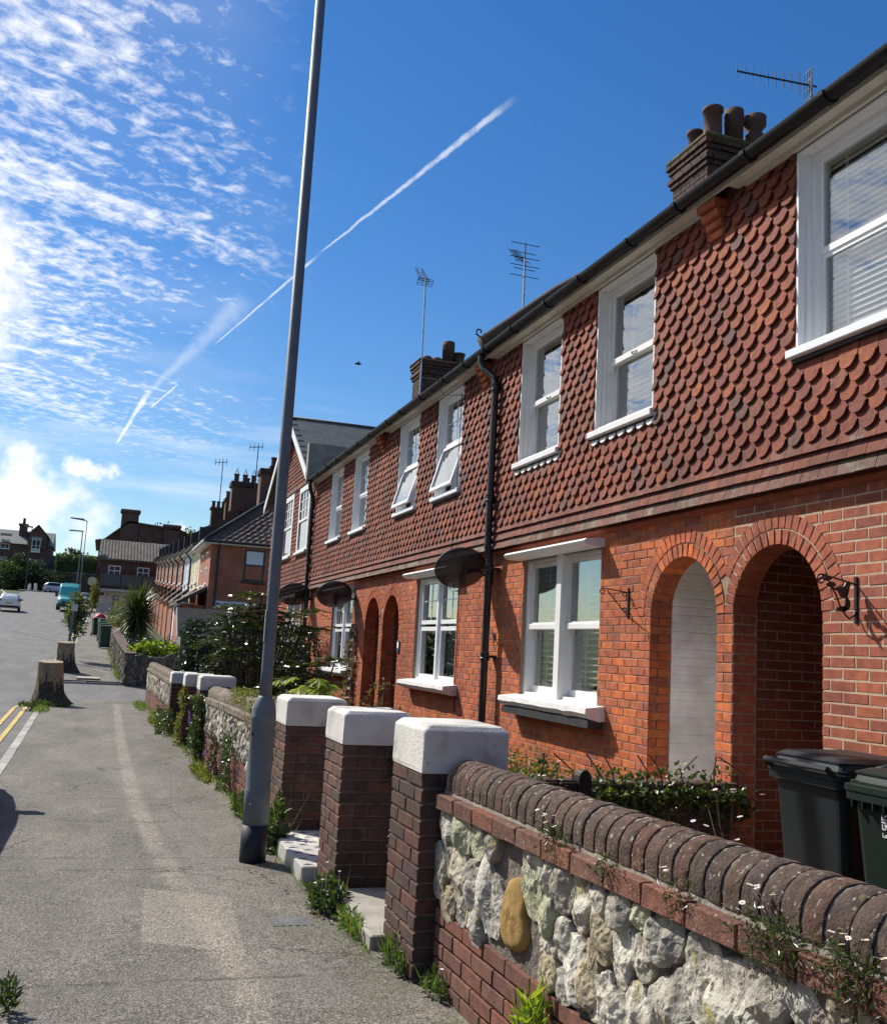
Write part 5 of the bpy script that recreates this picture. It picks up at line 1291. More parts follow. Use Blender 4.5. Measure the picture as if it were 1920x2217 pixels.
# ---------------------------------------------------------------- house-front odds and ends
pq = MB().cbox(FX - .02, FX - .001, 15.38, 15.50, 1.52, 1.72, .003); po = tag(pq.build('name_plaque', 'bin_green_light'), 'small green name plaque beside the double arches', 'plaque')
MB().cbox(FX - .022, FX - .0205, 15.40, 15.48, 1.60, 1.70, .001).build('plaque_face', 'painted_brick_white', po)
db = MB().cbox(FX - .03, FX - .001, 18.18, 18.25, 1.30, 1.42, .005); tag(db.build('door_bell', 'upvc'), 'small white door bell box left of the double arches', 'bell')
def cable(label, pts, r=.006): return tag(MB().tube(pts, r, 5).build('cable', 'rubber'), label, 'cable', 'cables on the house front')
cable('thin black cable drooping from the gutter over the tilted window', [(4.2, 13.05, 5.68), (4.17, 13.05, 5.52), (4.2, 13.02, 5.3), (4.25, 12.9, 5.18), (4.40, 12.55, 5.12), (TX - .07, 12.35, 5.05), (TX - .07, 12.3, 5.4)])
cable('thin black cable hanging straight down the tiles and brick beside the dish', [(TX - .06, 12.7, 5.2), (TX - .07, 12.68, 4.2), (TX - .10, 12.66, 2.95), (FX - .02, 12.64, 2.7), (FX - .015, 12.62, .8)])
tl = thing('trellis', 'narrow pale wooden trellis with a withered climber left of the double arches', 'trellis', (FX - .06, 18.38, .1))
for y in (18.30, 18.40, 18.50): MB().box(FX - .07, FX - .05, y - .018, y + .018, .1, 2.02).build('upright', 'timber_grey', tl)
for k in range(10): MB().box(FX - .085, FX - .0705, 18.24, 18.56, .25 + k*.18, .29 + k*.18).build('crosspiece', 'white_paint', tl)
# a bird high over the street
bd = thing('flying_bird', 'small dark bird gliding in the blue sky left of the chimney', 'bird', (9.425, 41.0, 13.9)); c = Vector((9.425, 41.0, 13.9))
b = MB(); b.tube([c + Vector((-.22, .05, .0))*.62, c + Vector((-.1, .03, .02))*.62, c + Vector((.05, 0, .01))*.62, c + Vector((.2, -.02, 0))*.62, c + Vector((.27, -.03, .0))*.62], [.015, .055, .06, .03, .008], 8); b.build('body', 'feather', bd, smooth=True)
for sg in (-1, 1): MB().hexa([c + Vector(q)*.62 for q in ((-.02, .0, .03), (.10, .0, .03), (.06, sg*.30, .10), (-.02, sg*.30, .10), (-.02, 0, .045), (.10, 0, .045), (.05, sg*.31, .105), (-.02, sg*.31, .105))]).build('wing', 'feather', bd)
# ---------------------------------------------------------------- wheelie bins
def wheelie_bin(label, x, y, z, ang, m, W=.56, Dp=.66, H=1.06, group=None, fine=True, loc_label=None):
    """upright two-wheeled bin; local front -Y, handle +Y"""
    M = Matrix.Translation((x, y, z)) @ Matrix.Rotation(ang, 4, 'Z'); t_ = thing('wheelie_bin', label, 'bin', (x, y, z), group)
    def B(mb, nm, mt, par=None, sm=False): mb.xf(M); return mb.build(nm, mt, par or t_, sm)
    b = MB(); R_ = .045
    def rr(w, d, zz_, oy=0, r=R_):
        out = []
        for (cx, cyy, a0) in ((-w/2 + r, -d/2 + r, math.pi), (w/2 - r, -d/2 + r, 1.5*math.pi), (w/2 - r, d/2 - r, 0), (-w/2 + r, d/2 - r, .5*math.pi)):
            for q in range(5): a = a0 + math.pi/2*q/4; out.append((cx + r*math.cos(a), cyy + r*math.sin(a) + oy, zz_))
        return out
    def loft(mb, rings):
        n = len(rings[0]); o = len(mb.v)
        for r_ in rings: mb.v += r_
        for j in range(len(rings) - 1):
            for i in range(n): mb.f.append((o + j*n + i, o + j*n + (i + 1) % n, o + (j + 1)*n + (i + 1) % n, o + (j + 1)*n + i))
        mb.f += [tuple(range(o, o + n))[::-1], tuple(range(o + (len(rings) - 1)*n, o + len(rings)*n))]
    loft(b, [rr(W*.80, Dp*.70, .05, .0), rr(W*.82, Dp*.73, .30, 0), rr(W*.90, Dp*.86, H*.80, 0), rr(W*.92, Dp*.89, H*.90, 0)]); body = B(b, 'body', m)
    r = MB()
    loft(r, [rr(W*.93, Dp*.90, H*.87), rr(W*1.0, Dp*.99, H*.878), rr(W*1.0, Dp*.99, H*.915), rr(W*.985, Dp*.975, H*.918)]); loft(r, [rr(W*1.02, Dp*1.01, H*.918), rr(W*1.02, Dp*1.01, H*.945), rr(W*.98, Dp*.97, H*.947)])
    if fine:
        for k in range(9): r.box(-W*.40 + k*W*.1 - .004, -W*.40 + k*W*.1 + .004, -Dp*.5, -Dp*.45, H*.845, H*.88)
    B(r, 'rim', m, body)
    l = MB()
    loft(l, [rr(W*.97, Dp*.95, H*.945, .0), rr(W*.97, Dp*.95, H*.962), rr(W*.92, Dp*.90, H*.966), rr(W*.90, Dp*.87, H*.992), rr(W*.93, Dp*.89, H*.995), rr(W*.93, Dp*.89, H*1.003), rr(W*.82, Dp*.74, H*1.022, .01), rr(W*.60, Dp*.5, H*1.030, .01)])
    lid = B(l, 'lid', m)
    hd = MB(); hd.tube([(-W*.42, Dp*.47, H*.93), (-W*.42, Dp*.56, H*.97), (W*.42, Dp*.56, H*.97), (W*.42, Dp*.47, H*.93)], .016, 8); B(hd, 'handle', m)
    for sg in (-1, 1):
        w = MB(); w.tube([(sg*W*.36, Dp*.34, .10), (sg*W*.46, Dp*.34, .10)], .10, 18); B(w, 'wheel', 'rubber')
    return t_, M
T1, M1 = wheelie_bin('black wheelie bin beside the nearest arch', 3.80, 4.36, .10, R(90), 'bin_black', .58, .60, 1.03)
T2, M2 = wheelie_bin('dark green wheelie bin with white lettering at the right edge', 3.70, 3.60, .10, R(-90), 'bin_green', .66, .62, 1.02)
# lid recess arc of the green bin
MB().tube([tuple(M2 @ Vector(q)) for q in ((-.26, -.20, 1.02), (-.25, -.05, 1.055), (-.22, .10, 1.065), (-.1, .2, 1.06))], .018, 8).build('lid_grip', 'bin_green', T2, smooth=True)
def text(body, loc, rot, size, m, parent, ext=.0008, bold=0.0):
    c = bpy.data.curves.new('t', 'FONT'); c.body = body; c.size = size; c.extrude = ext; c.offset = bold
    o = bpy.data.objects.new('t', c); me = bpy.data.meshes.new_from_object(o); bpy.data.objects.remove(o); me.name = 'lettering'; me.materials.append(MATS[m])
    return link('lettering', me, parent, None, Matrix.Translation(loc) @ rot)
def on_face(lx, lz):   # local front face of the green bin (its -Y side), slightly proud of the taper
    zz_ = lz; half = .62*(.73 + (.86 - .73)*(zz_ - .30)/(1.02*.8 - .30))/2
    return M2 @ Vector((lx, -half - .0025, zz_))
ROT2 = Matrix.Rotation(R(-90), 4, 'Z') @ Matrix.Rotation(R(94.7), 4, 'X')
for tx, lx, lz, sz, bo in (('LOVE', -.10, .827, .034, .0006), ('WHERE YOU', -.10, .811, .0145, .0001), ('LIVE', -.10, .784, .034, .0006), ('Love R', -.10, .750, .027, .0003)):
    text(tx, on_face(lx - .02, lz), ROT2, sz, 'print_white', T2, bold=bo)

# ---------------------------------------------------------------- beyond the side road
def far_window(h, x0, x1, y0, y1, z0, z1, axis, frame='upvc', curtain_m=None, bars=True):
    """window on a wall; axis 'y': wall faces -Y at y0, axis 'x': wall faces -X at x0"""
    w = .08; m = MB()
    if axis == 'y':
        m.box(x0, x0 + w, y0 - .02, y0 + .05, z0, z1); m.box(x1 - w, x1, y0 - .02, y0 + .05, z0, z1); m.box(x0 + w, x1 - w, y0 - .019, y0 + .05, z1 - w, z1); m.box(x0 + w, x1 - w, y0 - .019, y0 + .05, z0, z0 + w); m.box(x0 + w, x1 - w, y0 - .018, y0 + .05, (z0 + z1)/2 - .03, (z0 + z1)/2 + .04)
        if bars: m.box((x0 + x1)/2 - .03, (x0 + x1)/2 + .03, y0 - .017, y0 + .05, z0 + w, z1 - w)
        o = m.build('window', frame, h); MB().box(x0 + .04, x1 - .04, y0 + .01, y0 + .02, z0 + .04, z1 - .04).build('pane', 'glass_far', o)
        MB().box(x0 + .05, x1 - .05, y0 + .03, y0 + .045, z0 + .05, z1 - .05).build('curtain' if curtain_m else 'backing', curtain_m or 'room_dark', o)
        MB().cbox(x0 - .08, x1 + .08, y0 - .10, y0 + .02, z0 - .10, z0 - .005, .01).build('sill', frame if frame != 'upvc' else 'sill_paint', o)
    else:
        m.box(x0 - .02, x0 + .05, y0, y0 + w, z0, z1); m.box(x0 - .02, x0 + .05, y1 - w, y1, z0, z1); m.box(x0 - .019, x0 + .05, y0 + w, y1 - w, z1 - w, z1); m.box(x0 - .019, x0 + .05, y0 + w, y1 - w, z0, z0 + w); m.box(x0 - .018, x0 + .05, y0 + w, y1 - w, (z0 + z1)/2 - .03, (z0 + z1)/2 + .03)
        o = m.build('window', frame, h); MB().box(x0 + .01, x0 + .02, y0 + .04, y1 - .04, z0 + .04, z1 - .04).build('pane', 'glass_far', o); MB().box(x0 + .03, x0 + .045, y0 + .05, y1 - .05, z0 + .05, z1 - .05).build('backing', 'room_dark', o)
        MB().cbox(x0 - .10, x0 + .02, y0 - .06, y1 + .06, z0 - .10, z0 - .005, .01).build('sill', 'sill_paint', o)
    return o
def brick_wall_mat(name, base, mortar, rough=.9):
    m, tt, b = new_mat(name); P = position(tt); x, y, z = sep(tt, P)
    br = tt.nodes.new('ShaderNodeTexBrick'); tt.links.new(comb(tt, x + y, z, 0.0).o, br.inputs['Vector'])
    br.inputs['Color1'].default_value = (*base, 1); br.inputs['Color2'].default_value = (base[0]*.72, base[1]*.75, base[2]*.8, 1); br.inputs['Mortar'].default_value = (*mortar, 1)
    br.inputs['Scale'].default_value = 1; br.inputs['Brick Width'].default_value = .235; br.inputs['Row Height'].default_value = .075; br.inputs['Mortar Size'].default_value = .010; br.inputs['Bias'].default_value = -.1
    n = noise_tex(tt, P, 1.3, 5, .6).smooth(.3, .7, .75, 1.15); c = mixc(tt, 1.0, S(tt, br.outputs[0]), comb(tt, n, n, n), 'MULTIPLY'); tt.links.new(c.o, b.inputs['Base Color']); b.inputs['Roughness'].default_value = rough
    bump(tt, b, S(tt, br.outputs['Fac'])*-1.0, .5, .01)
brick_wall_mat('far_brick_red', (.50, .13, .065), (.30, .19, .13)); brick_wall_mat('far_brick_dark', (.13, .055, .04), (.13, .10, .08)); brick_wall_mat('far_brick_orange', (.38, .11, .05), (.26, .18, .13))
def pantile_slope(roof, a, b, c, d, nu, nv, m, name='roof_tiles'):
    """rolled tiles laid in courses over the quad a-b (eaves) to d-c (ridge); a,b,c,d corners"""
    a, b, c, d = map(Vector, (a, b, c, d)); n = (b - a).cross(d - a).normalized()
    if n.z < 0: n = -n
    mb = MB()
    for j in range(nv):
        v0, v1 = j/nv, (j + 1.12)/nv
        l0, r0 = a.lerp(d, v0), b.lerp(c, v0); l1, r1 = a.lerp(d, min(1, v1)), b.lerp(c, min(1, v1))
        k = max(2, int(nu*(r0 - l0).length/(b - a).length))
        for i in range(k):
            u0, u1 = (i + .04)/k, (i + .96)/k; um = (u0 + u1)/2; h = n*.055; t_ = n*.02
            p = [l0.lerp(r0, u0) + t_, l0.lerp(r0, um) + h, l0.lerp(r0, u1) + t_, l1.lerp(r1, u1), l1.lerp(r1, um) + h*.6, l1.lerp(r1, u0)]
            q = [l0.lerp(r0, u0) - n*.01, l0.lerp(r0, u1) - n*.01]
            o = len(mb.v); mb.v += [tuple(w) for w in p + q]; mb.f += [(o, o + 1, o + 4, o + 5), (o + 1, o + 2, o + 3, o + 4), (o + 6, o + 7, o + 2, o + 1), (o + 6, o + 1, o)]
    return mb.build(name, m, roof, kind='stuff')
def corner_house():
    x0, x1, y0, y1, zg, ze = 4.15, 11.4, 44.0, 49.2, .55, 5.82
    h = thing('corner_house', 'red brick corner house with a hipped tiled roof across the side road', 'house', (7, 46, zg))
    MB().box(x0, x1, y0, y1, zg - .6, ze).build('wall', 'far_brick_red', h)
    ov = .32; ry = 47.6; rz = 8.95; rx = 7.75
    r = MB(); r.add([(x0 - ov, y0 - ov, ze + .02), (x1 + ov, y0 - ov, ze + .02), (rx, ry, rz), (x0 - ov, y1, ze + .02), (rx, y1, rz), (x1 + ov, y1, ze + .02)], [(0, 1, 2), (0, 2, 4, 3), (1, 5, 4, 2), (0, 3, 5, 1)])
    roof = r.build('roof', 'tile_roof', h); pantile_slope(roof, (x0 - ov, y0 - ov, ze + .02), (x1 + ov, y0 - ov, ze + .02), (rx + .02, ry, rz), (rx - .02, ry, rz), 26, 15, 'tile_roof')
    pantile_slope(roof, (x0 - ov, y1, ze + .02), (x0 - ov, y0 - ov, ze + .02), (rx, ry, rz), (rx, y1, rz), 18, 15, 'tile_roof')
    MB().tube([(x0 - ov, y0 - ov, ze + .09), (rx, ry, rz + .06)], .075, 8).build('hip_ridge', 'lead_dark', roof, smooth=True); MB().tube([(rx, ry, rz + .06), (rx, y1, rz + .06)], .085, 8).build('ridge', 'lead_dark', roof, smooth=True)
    MB().box(x0 - ov + .02, x1 + ov, y0 - ov + .02, y0, ze - .10, ze + .0).build('soffit', 'cream_board', h)
    MB().box(x0 - ov + .02, x0, y0, y1, ze - .10, ze + .0).build('soffit', 'white_paint', h)
    MB().tube([(x0 - ov - .04, y0 - ov - .04, ze + .02), (x1 + ov, y0 - ov - .04, ze + .02)], .06, 8).build('gutter', 'lead_dark', h); MB().tube([(x0 - ov - .05, y0 - ov - .04, ze + .02), (x0 - ov - .05, y1, ze + .02)], .06, 8).build('gutter', 'upvc', h)
    MB().tube([(x0 + .32, y0 - .3, ze - .02), (x0 + .32, y0 - .06, ze - .25), (x0 + .32, y0 - .06, zg)], .045, 8).build('downpipe', 'lead_dark', h)
    far_window(h, 5.62, 6.52, y0, 0, 4.22, 5.62, 'y', 'black_plastic', 'curtain_blue', False)
    MB().box(5.70, 6.44, y0 - .012, y0 - .004, 4.95, 5.54).build('blind', 'curtain_white', h)
    for a in (45.0, 47.2): far_window(h, x0, 0, a, a + 1.0, 4.0, 5.5, 'x')
    # lean-to bay along the front
    MB().box(x0 - 1.0, x0, y0 + .5, y1 - .2, zg - .5, 3.05).build('bay', 'far_brick_red', h)
    lr = MB(); lr.hexa([(x0 - 1.25, y0 + .2, 3.05), (x0, y0 + .2, 3.80), (x0, y1, 3.80), (x0 - 1.25, y1, 3.05), (x0 - 1.25, y0 + .2, 3.13), (x0, y0 + .2, 3.88), (x0, y1, 3.88), (x0 - 1.25, y1, 3.13)]); lo = lr.build('bay_roof', 'tile_roof_brown', h); pantile_slope(lo, (x0 - 1.25, y1, 3.13), (x0 - 1.25, y0 + .2, 3.13), (x0, y0 + .2, 3.88), (x0, y1, 3.88), 16, 5, 'tile_roof_brown', 'bay_tiles')
    MB().hexa([(x0 - 1.22, y0 + .17, 3.0), (x0, y0 + .17, 3.74), (x0, y0 + .21, 3.74), (x0 - 1.22, y0 + .21, 3.0), (x0 - 1.22, y0 + .17, 3.12), (x0, y0 + .17, 3.90), (x0, y0 + .21, 3.90), (x0 - 1.22, y0 + .21, 3.12)]).build('verge_board', 'tile_roof', h)
    for k in (0, 1): MB().tube([(x0 - 1.05 + k*.5, y0 + .42, 3.05), (x0 - 1.05 + k*.5, y0 + .42, zg - .4)], .05, 8).build('porch_post', 'terracotta', h)
    MB().box(x0 - .92, x0 - .1, y0 + .48, y0 + .499, 1.1, 2.75).build('bay_pane', 'car_glass', h)
    # street name plate
    sp = MB().cbox(4.45, 5.95, y0 - .035, y0 - .004, 3.0, 3.27, .01); so = tag(sp.build('street_sign', 'curtain_white'), 'white street name plate on the corner house wall behind the shrub', 'sign')
    text('MILLBROOK ROAD', (4.53, y0 - .037, 3.07), Matrix.Rotation(R(90), 4, 'X'), .17, 'sign_letters', so, .001, .002)
    return h
corner_house()
cols = ['render_cream', 'render_blue', 'far_brick_orange', 'far_brick_orange', 'far_brick_red', 'far_brick_orange', 'far_brick_orange', 'far_brick_red', 'far_brick_orange']
desc = ['cream rendered terraced house next to the red corner house', 'pale blue rendered terraced house up the hill', 'third red brick house up the hill from the corner', 'fourth red brick house up the hill', 'fifth dark brick house up the hill', 'sixth brick house up the hill', 'seventh brick house up the hill', 'eighth dark brick house up the hill', 'topmost brick house of the hillside terrace']
y = 49.22
for i, m_ in enumerate(cols):
    w = 5.0; x0 = 4.15; y1 = y + w; zg = gz(y + 2.5) - .1; ze = 5.85 + (gz(y + 2.5) - gz(46))*1.02
    h = thing('hillside_house', desc[i], 'house', (6, y + 2.5, zg), 'terraced houses up the hill')
    MB().box(x0, 11.3, y, y1, zg - .8, ze).build('wall', m_, h)
    rf = MB(); rf.hexa([(x0 - .3, y, ze), (7.75, y, ze + 3.1), (7.75, y1 + .02, ze + 3.1), (x0 - .3, y1 + .02, ze), (x0 - .3, y, ze + .12), (7.75, y, ze + 3.22), (7.75, y1 + .02, ze + 3.22), (x0 - .3, y1 + .02, ze + .12)]); rf.hexa([(7.75, y, ze + 3.1), (11.6, y, ze), (11.6, y1, ze), (7.75, y1, ze + 3.1), (7.75, y, ze + 3.22), (11.6, y, ze + .12), (11.6, y1, ze + .12), (7.75, y1, ze + 3.22)]); rf.build('roof', 'tile_roof', h)
    MB().box(x0 - .28, x0, y + .02, y1 - .02, ze - .12, ze - .001).build('soffit', 'white_paint', h); MB().tube([(x0 - .36, y, ze + .02), (x0 - .36, y1, ze + .02)], .07, 8).build('gutter', 'black_plastic', h)
    MB().tube([(x0 - .34, y1 - .1, ze - .02), (x0 - .06, y1 - .1, ze - .35), (x0 - .06, y1 - .1, zg)], .05, 8).build('downpipe', 'black_plastic', h)
    MB().box(x0 - .15, x0 + 3, y - .12, y + .12, ze + .1, ze + .9).build('party_upstand', 'lead_dark', h)
    for a in (y + .8, y + 3.1): far_window(h, x0, 0, a, a + 1.0, ze - 1.75, ze - .3, 'x')
    bd_ = .45; MB().box(x0 - bd_, x0, y + .5, y1 - .6, zg - .5, zg + 2.45).build('bay', m_, h)
    MB().hexa([(x0 - .75, y + .3, zg + 2.45), (x0, y + .3, zg + 3.1), (x0, y1 - .4, zg + 3.1), (x0 - .75, y1 - .4, zg + 2.45), (x0 - .75, y + .3, zg + 2.55), (x0, y + .3, zg + 3.2), (x0, y1 - .4, zg + 3.2), (x0 - .75, y1 - .4, zg + 2.55)]).build('bay_roof', 'tile_roof_brown', h)
    if i in (0, 2, 4, 6):
        cz = ze + 3.1
        c = MB(); c.box(7.2, 8.3, y - .45, y + .45, ze + 2.3, cz + .95); c.box(7.1, 8.4, y - .55, y + .55, cz + .951, cz + 1.12); ch = c.build('chimney', 'chimney_brick', h)
        for k in range(3): MB().lathe((7.35 + k*.38, y, cz + 1.1), [(.15, 0), (.13, .45), (.16, .46), (.16, .55), (.1, .55)], 10).build('chimney_pot', 'clay_pot', ch)
    y = y1 + .01
# the tall stacks on the corner house
def far_stack(label, x0, x1, y0, y1, z0, z1, pots, cone=False):
    c = thing('chimney_stack', label, 'chimney', ((x0 + x1)/2, (y0 + y1)/2, z0)); MB().box(x0, x1, y0, y1, z0, z1 - .3).build('stack', 'far_brick_dark', c); MB().cbox(x0 - .08, x1 + .08, y0 - .08, y1 + .08, z1 - .3, z1, .03).build('capping', 'chimney_brick', c)
    for k in range(pots):
        x = x0 + (x1 - x0)*(k + .5)/pots; p = MB().lathe((x, (y0 + y1)/2, z1), [(.14, 0), (.13, .38), (.16, .39), (.16, .46), (.1, .46)], 10).build('chimney_pot', 'clay_pot', c, smooth=False)
        if cone:
            cc = MB()
            for q in range(4): a = q*math.pi/2 + .4; cc.tube([(x + .14*math.cos(a), (y0 + y1)/2 + .14*math.sin(a), z1 + .46), (x, (y0 + y1)/2, z1 + .80)], .012, 4)
            cc.build('pot_guard', 'aluminium', p)
    return c
far_stack('broad brick chimney with a single pot on the corner house', 6.6, 8.6, 48.0, 48.9, 8.2, 10.05, 1)
far_stack('brick chimney whose three pots wear wire cones', 5.9, 7.3, 53.8, 54.7, 8.6, 10.2, 3, True)
def thin_aerial(label, x, y, z0, z1):
    a = thing('television_aerial', label, 'aerial', (x, y, z0), 'rooftop aerials'); MB().tube([(x, y, z0), (x, y, z1)], .025, 6).build('mast', 'aerial_dark', a); MB().tube([(x - .45, y, z1 - .12), (x + .25, y, z1 - .02)], .02, 5).build('boom', 'aerial_dark', a)
    for k in range(4): MB().tube([(x - .4 + k*.2, y, z1 - .30 + k*.03), (x - .4 + k*.2, y, z1 + .1 + k*.03)], .012, 4).build('element', 'aerial_dark', a)
thin_aerial('slim aerial mast between the far chimneys', 5.5, 56, 8.9, 11.6); thin_aerial('slim bent aerial beside the broad chimney', 6.4, 48.4, 9.0, 11.2)
# stone wall and garden at the far corner
cw = thing('corner_garden_wall', 'stone garden wall on the far corner of the side road', 'wall', (.8, 40, 0))
cm = MB(); pts = [(.80, 34.05), (.62, 38), (.45, 44), (.40, 52)]
for (xa, ya), (xb, yb) in zip(pts, pts[1:]): cm.hexa([(xa, ya, gz(ya) - .4), (xa + .3, ya, gz(ya) - .4), (xb + .3, yb, gz(yb) - .4), (xb, yb, gz(yb) - .4), (xa, ya, gz(ya) + .90), (xa + .3, ya, gz(ya) + .90), (xb + .3, yb, gz(yb) + .90), (xb, yb, gz(yb) + .90)])
cm.hexa([(1.1, 34.05, -.4), (4.6, 34.05, -.4), (4.6, 34.35, -.4), (1.1, 34.35, -.4), (1.1, 34.05, .88), (4.6, 34.05, .98), (4.6, 34.35, .98), (1.1, 34.35, .88)]); cm.build('wall_core', 'mortar_dirty', cw)
J = MB()
for (xa, ya), (xb, yb) in zip(pts, pts[1:]):
    L = yb - ya
    for i, (p, poly) in enumerate(voronoi(L, 1.2, int(L*22), int(ya), 1.0)):
        sm_ = stone_mesh(poly, i*.7 + ya, .05, 8, 2)
        J.add([(xa + (xb - xa)*v[0]/L - v[1], ya + v[0], gz(ya + v[0]) - .32 + v[2]) for v in sm_.v], sm_.f)
for i, (p, poly) in enumerate(voronoi(3.75, 1.2, 80, 77, 1.6)):
    sm_ = stone_mesh(poly, i*.7, .05, 8, 2); J.add([(.82 + v[0], 34.05 - v[1], gz(34) - .32 + v[2]) for v in sm_.v], sm_.f)
J.build('rubble_stones', 'dark_stone', cw, smooth=True, kind='stuff')
for (xa, ya), (xb, yb) in zip(pts, pts[1:]):
    n = int((yb - ya)/.6)
    for k in range(n):
        a, b = ya + (yb - ya)*k/n, ya + (yb - ya)*(k + 1)/n - .01; x = xa + (xb - xa)*(k + .5)/n
        MB().hexa([(x - .04, a, gz(a) + .901), (x + .34, a, gz(a) + .901), (x + .34, b, gz(b) + .901), (x - .04, b, gz(b) + .901), (x - .04, a, gz(a) + .97), (x + .34, a, gz(a) + .97), (x + .34, b, gz(b) + .97), (x - .04, b, gz(b) + .97)]).build('coping_stone', 'coping_brick', cw)
sh = thing('garden_shed', 'grey felt-roofed garden shed beyond the side road', 'shed', (3.4, 37, 0))
MB().prism([(36.1, -.2), (38.5, -.2), (38.5, 2.0), (37.3, 2.58), (36.1, 1.72)], lambda u, v, d: (d, u, v), 2.62, 4.6).build('walls', 'timber_grey', sh)
fix_normals(sh.children[0].data)
MB().hexa([(2.5, 35.95, 1.62), (4.7, 35.95, 1.62), (4.7, 37.3, 2.62), (2.5, 37.3, 2.62), (2.5, 35.95, 1.67), (4.7, 35.95, 1.67), (4.7, 37.3, 2.67), (2.5, 37.3, 2.67)]).build('roof', 'felt', sh)
MB().hexa([(2.46, 35.93, 1.50), (2.49, 35.93, 1.50), (2.49, 37.3, 2.52), (2.46, 37.3, 2.52), (2.46, 35.93, 1.64), (2.49, 35.93, 1.64), (2.49, 37.3, 2.68), (2.46, 37.3, 2.68)]).build('bargeboard', 'cream_board', sh)
# ---------------------------------------------------------------- up the hill: dark old house, pub front, houses at the top
ob = thing('old_house', 'tall dark brick house with massive chimneys at the top of the row', 'house', (4, 108, 4))
MB().prism([(-1.2, 3), (9.0, 3), (9.0, 11.6), (6.6, 12.6), (1.5, 13.0), (.6, 12.2), (-.9, 10.9), (-1.2, 10.9)], lambda u, v, d: (u, d, v), 105.9, 118).build('wall', 'far_brick_dark', ob); fix_normals(ob.children[0].data)
for q0, q1 in (((-1.6, 10.8), (-.8, 10.95)), ((-.9, 10.85), (.6, 12.2)), ((.6, 12.2), (1.5, 13.0)), ((1.5, 13.0), (6.6, 12.6)), ((6.6, 12.6), (9.2, 11.5))): MB().hexa([(q0[0], 105.6, q0[1]), (q1[0], 105.6, q1[1]), (q1[0], 118, q1[1]), (q0[0], 118, q0[1]), (q0[0], 105.6, q0[1] + .2), (q1[0], 105.6, q1[1] + .2), (q1[0], 118, q1[1] + .2), (q0[0], 118, q0[1] + .2)]).build('roof', 'tile_roof', ob)
for (xa, xb, zt) in ((.7, 2.4, 14.4), (5.0, 6.6, 13.2)):
    c = MB(); c.cbox(xa, xb, 105.6, 107.2, 8, zt - .4, .05); c.cbox(xa - .15, xb + .15, 105.45, 107.35, zt - .4, zt, .12); c.cbox(xa - .3, xb + .3, 105.3, 107.4, 8, 9.9, .1); c.build('chimney', 'far_brick_dark', ob)
pf = thing('pub_building', 'dark two-storey building with grey balcony and white ground floor up the hill', 'building', (3, 101, 4))
MB().box(-.75, 7.5, 98, 105, 3.2, 8.55).build('wall', 'far_brick_dark', pf); MB().box(-.78, 7.0, 97.9, 98.0, 3.2, 5.75).build('ground_front', 'render_white', pf)
MB().box(-.85, 7.0, 96.9, 98.0, 5.76, 6.05).build('balcony_floor', 'lead_dark', pf); MB().box(-.8, 7.0, 96.88, 96.95, 6.06, 7.15).build('balcony_panel', 'slate', pf); MB().box(-.9, 7.0, 97.0, 97.88, 5.55, 5.755).build('fascia', 'render_white', pf)
for k in range(5): MB().box(-.8 + k*1.9, -.72 + k*1.9, 96.86, 96.97, 6.05, 7.2).build('balcony_post', 'lead_dark', pf)
rr_ = MB(); rr_.hexa([(-1.0, 97.6, 8.45), (7.8, 97.6, 8.45), (7.8, 101.6, 10.55), (-1.0, 101.6, 10.55), (-1.0, 97.6, 8.6), (7.8, 97.6, 8.6), (7.8, 101.6, 10.7), (-1.0, 101.6, 10.7)]); ro = rr_.build('roof', 'tile_roof_brown', pf); pantile_slope(ro, (-1.0, 97.6, 8.6), (7.8, 97.6, 8.6), (7.8, 101.6, 10.7), (-1.0, 101.6, 10.7), 30, 16, 'tile_roof_brown')
for xa in (-.05, 2.55): far_window(pf, xa, xa + 1.1, 98, 0, 7.0, 8.0, 'y')
for xa in (.6, 1.5, 2.7): far_window(pf, xa, xa + .55, 97.9, 0, 4.4, 5.2, 'y', 'black_plastic', None, False)
sg = thing('hanging_sign', 'round hanging sign on a bracket at the pub corner', 'sign', (-1.3, 97.7, 6)); MB().tube([(-1.35, 97.6, 6.35), (-1.35, 97.66, 6.35)], .42, 20).build('disc', 'render_cream', sg); MB().tube([(-1.8, 97.63, 6.9), (-.8, 97.63, 6.9)], .03, 6).build('bracket', 'black_iron', sg); MB().tube([(-1.35, 97.63, 6.76), (-1.35, 97.63, 6.9)], .02, 6).build('hanger', 'black_iron', sg)
s2 = thing('board_sign', 'white rectangular board sign at the pub front', 'sign', (-.3, 97.4, 5)); MB().cbox(-.95, -.1, 97.3, 97.36, 5.0, 5.5, .01).build('board', 'render_white', s2); MB().box(-.85, -.2, 97.285, 97.298, 5.12, 5.38).build('print', 'black_iron', s2); MB().tube([(-.1, 97.33, 5.25), (.2, 97.9, 5.25)], .03, 6).build('bracket', 'black_iron', s2)
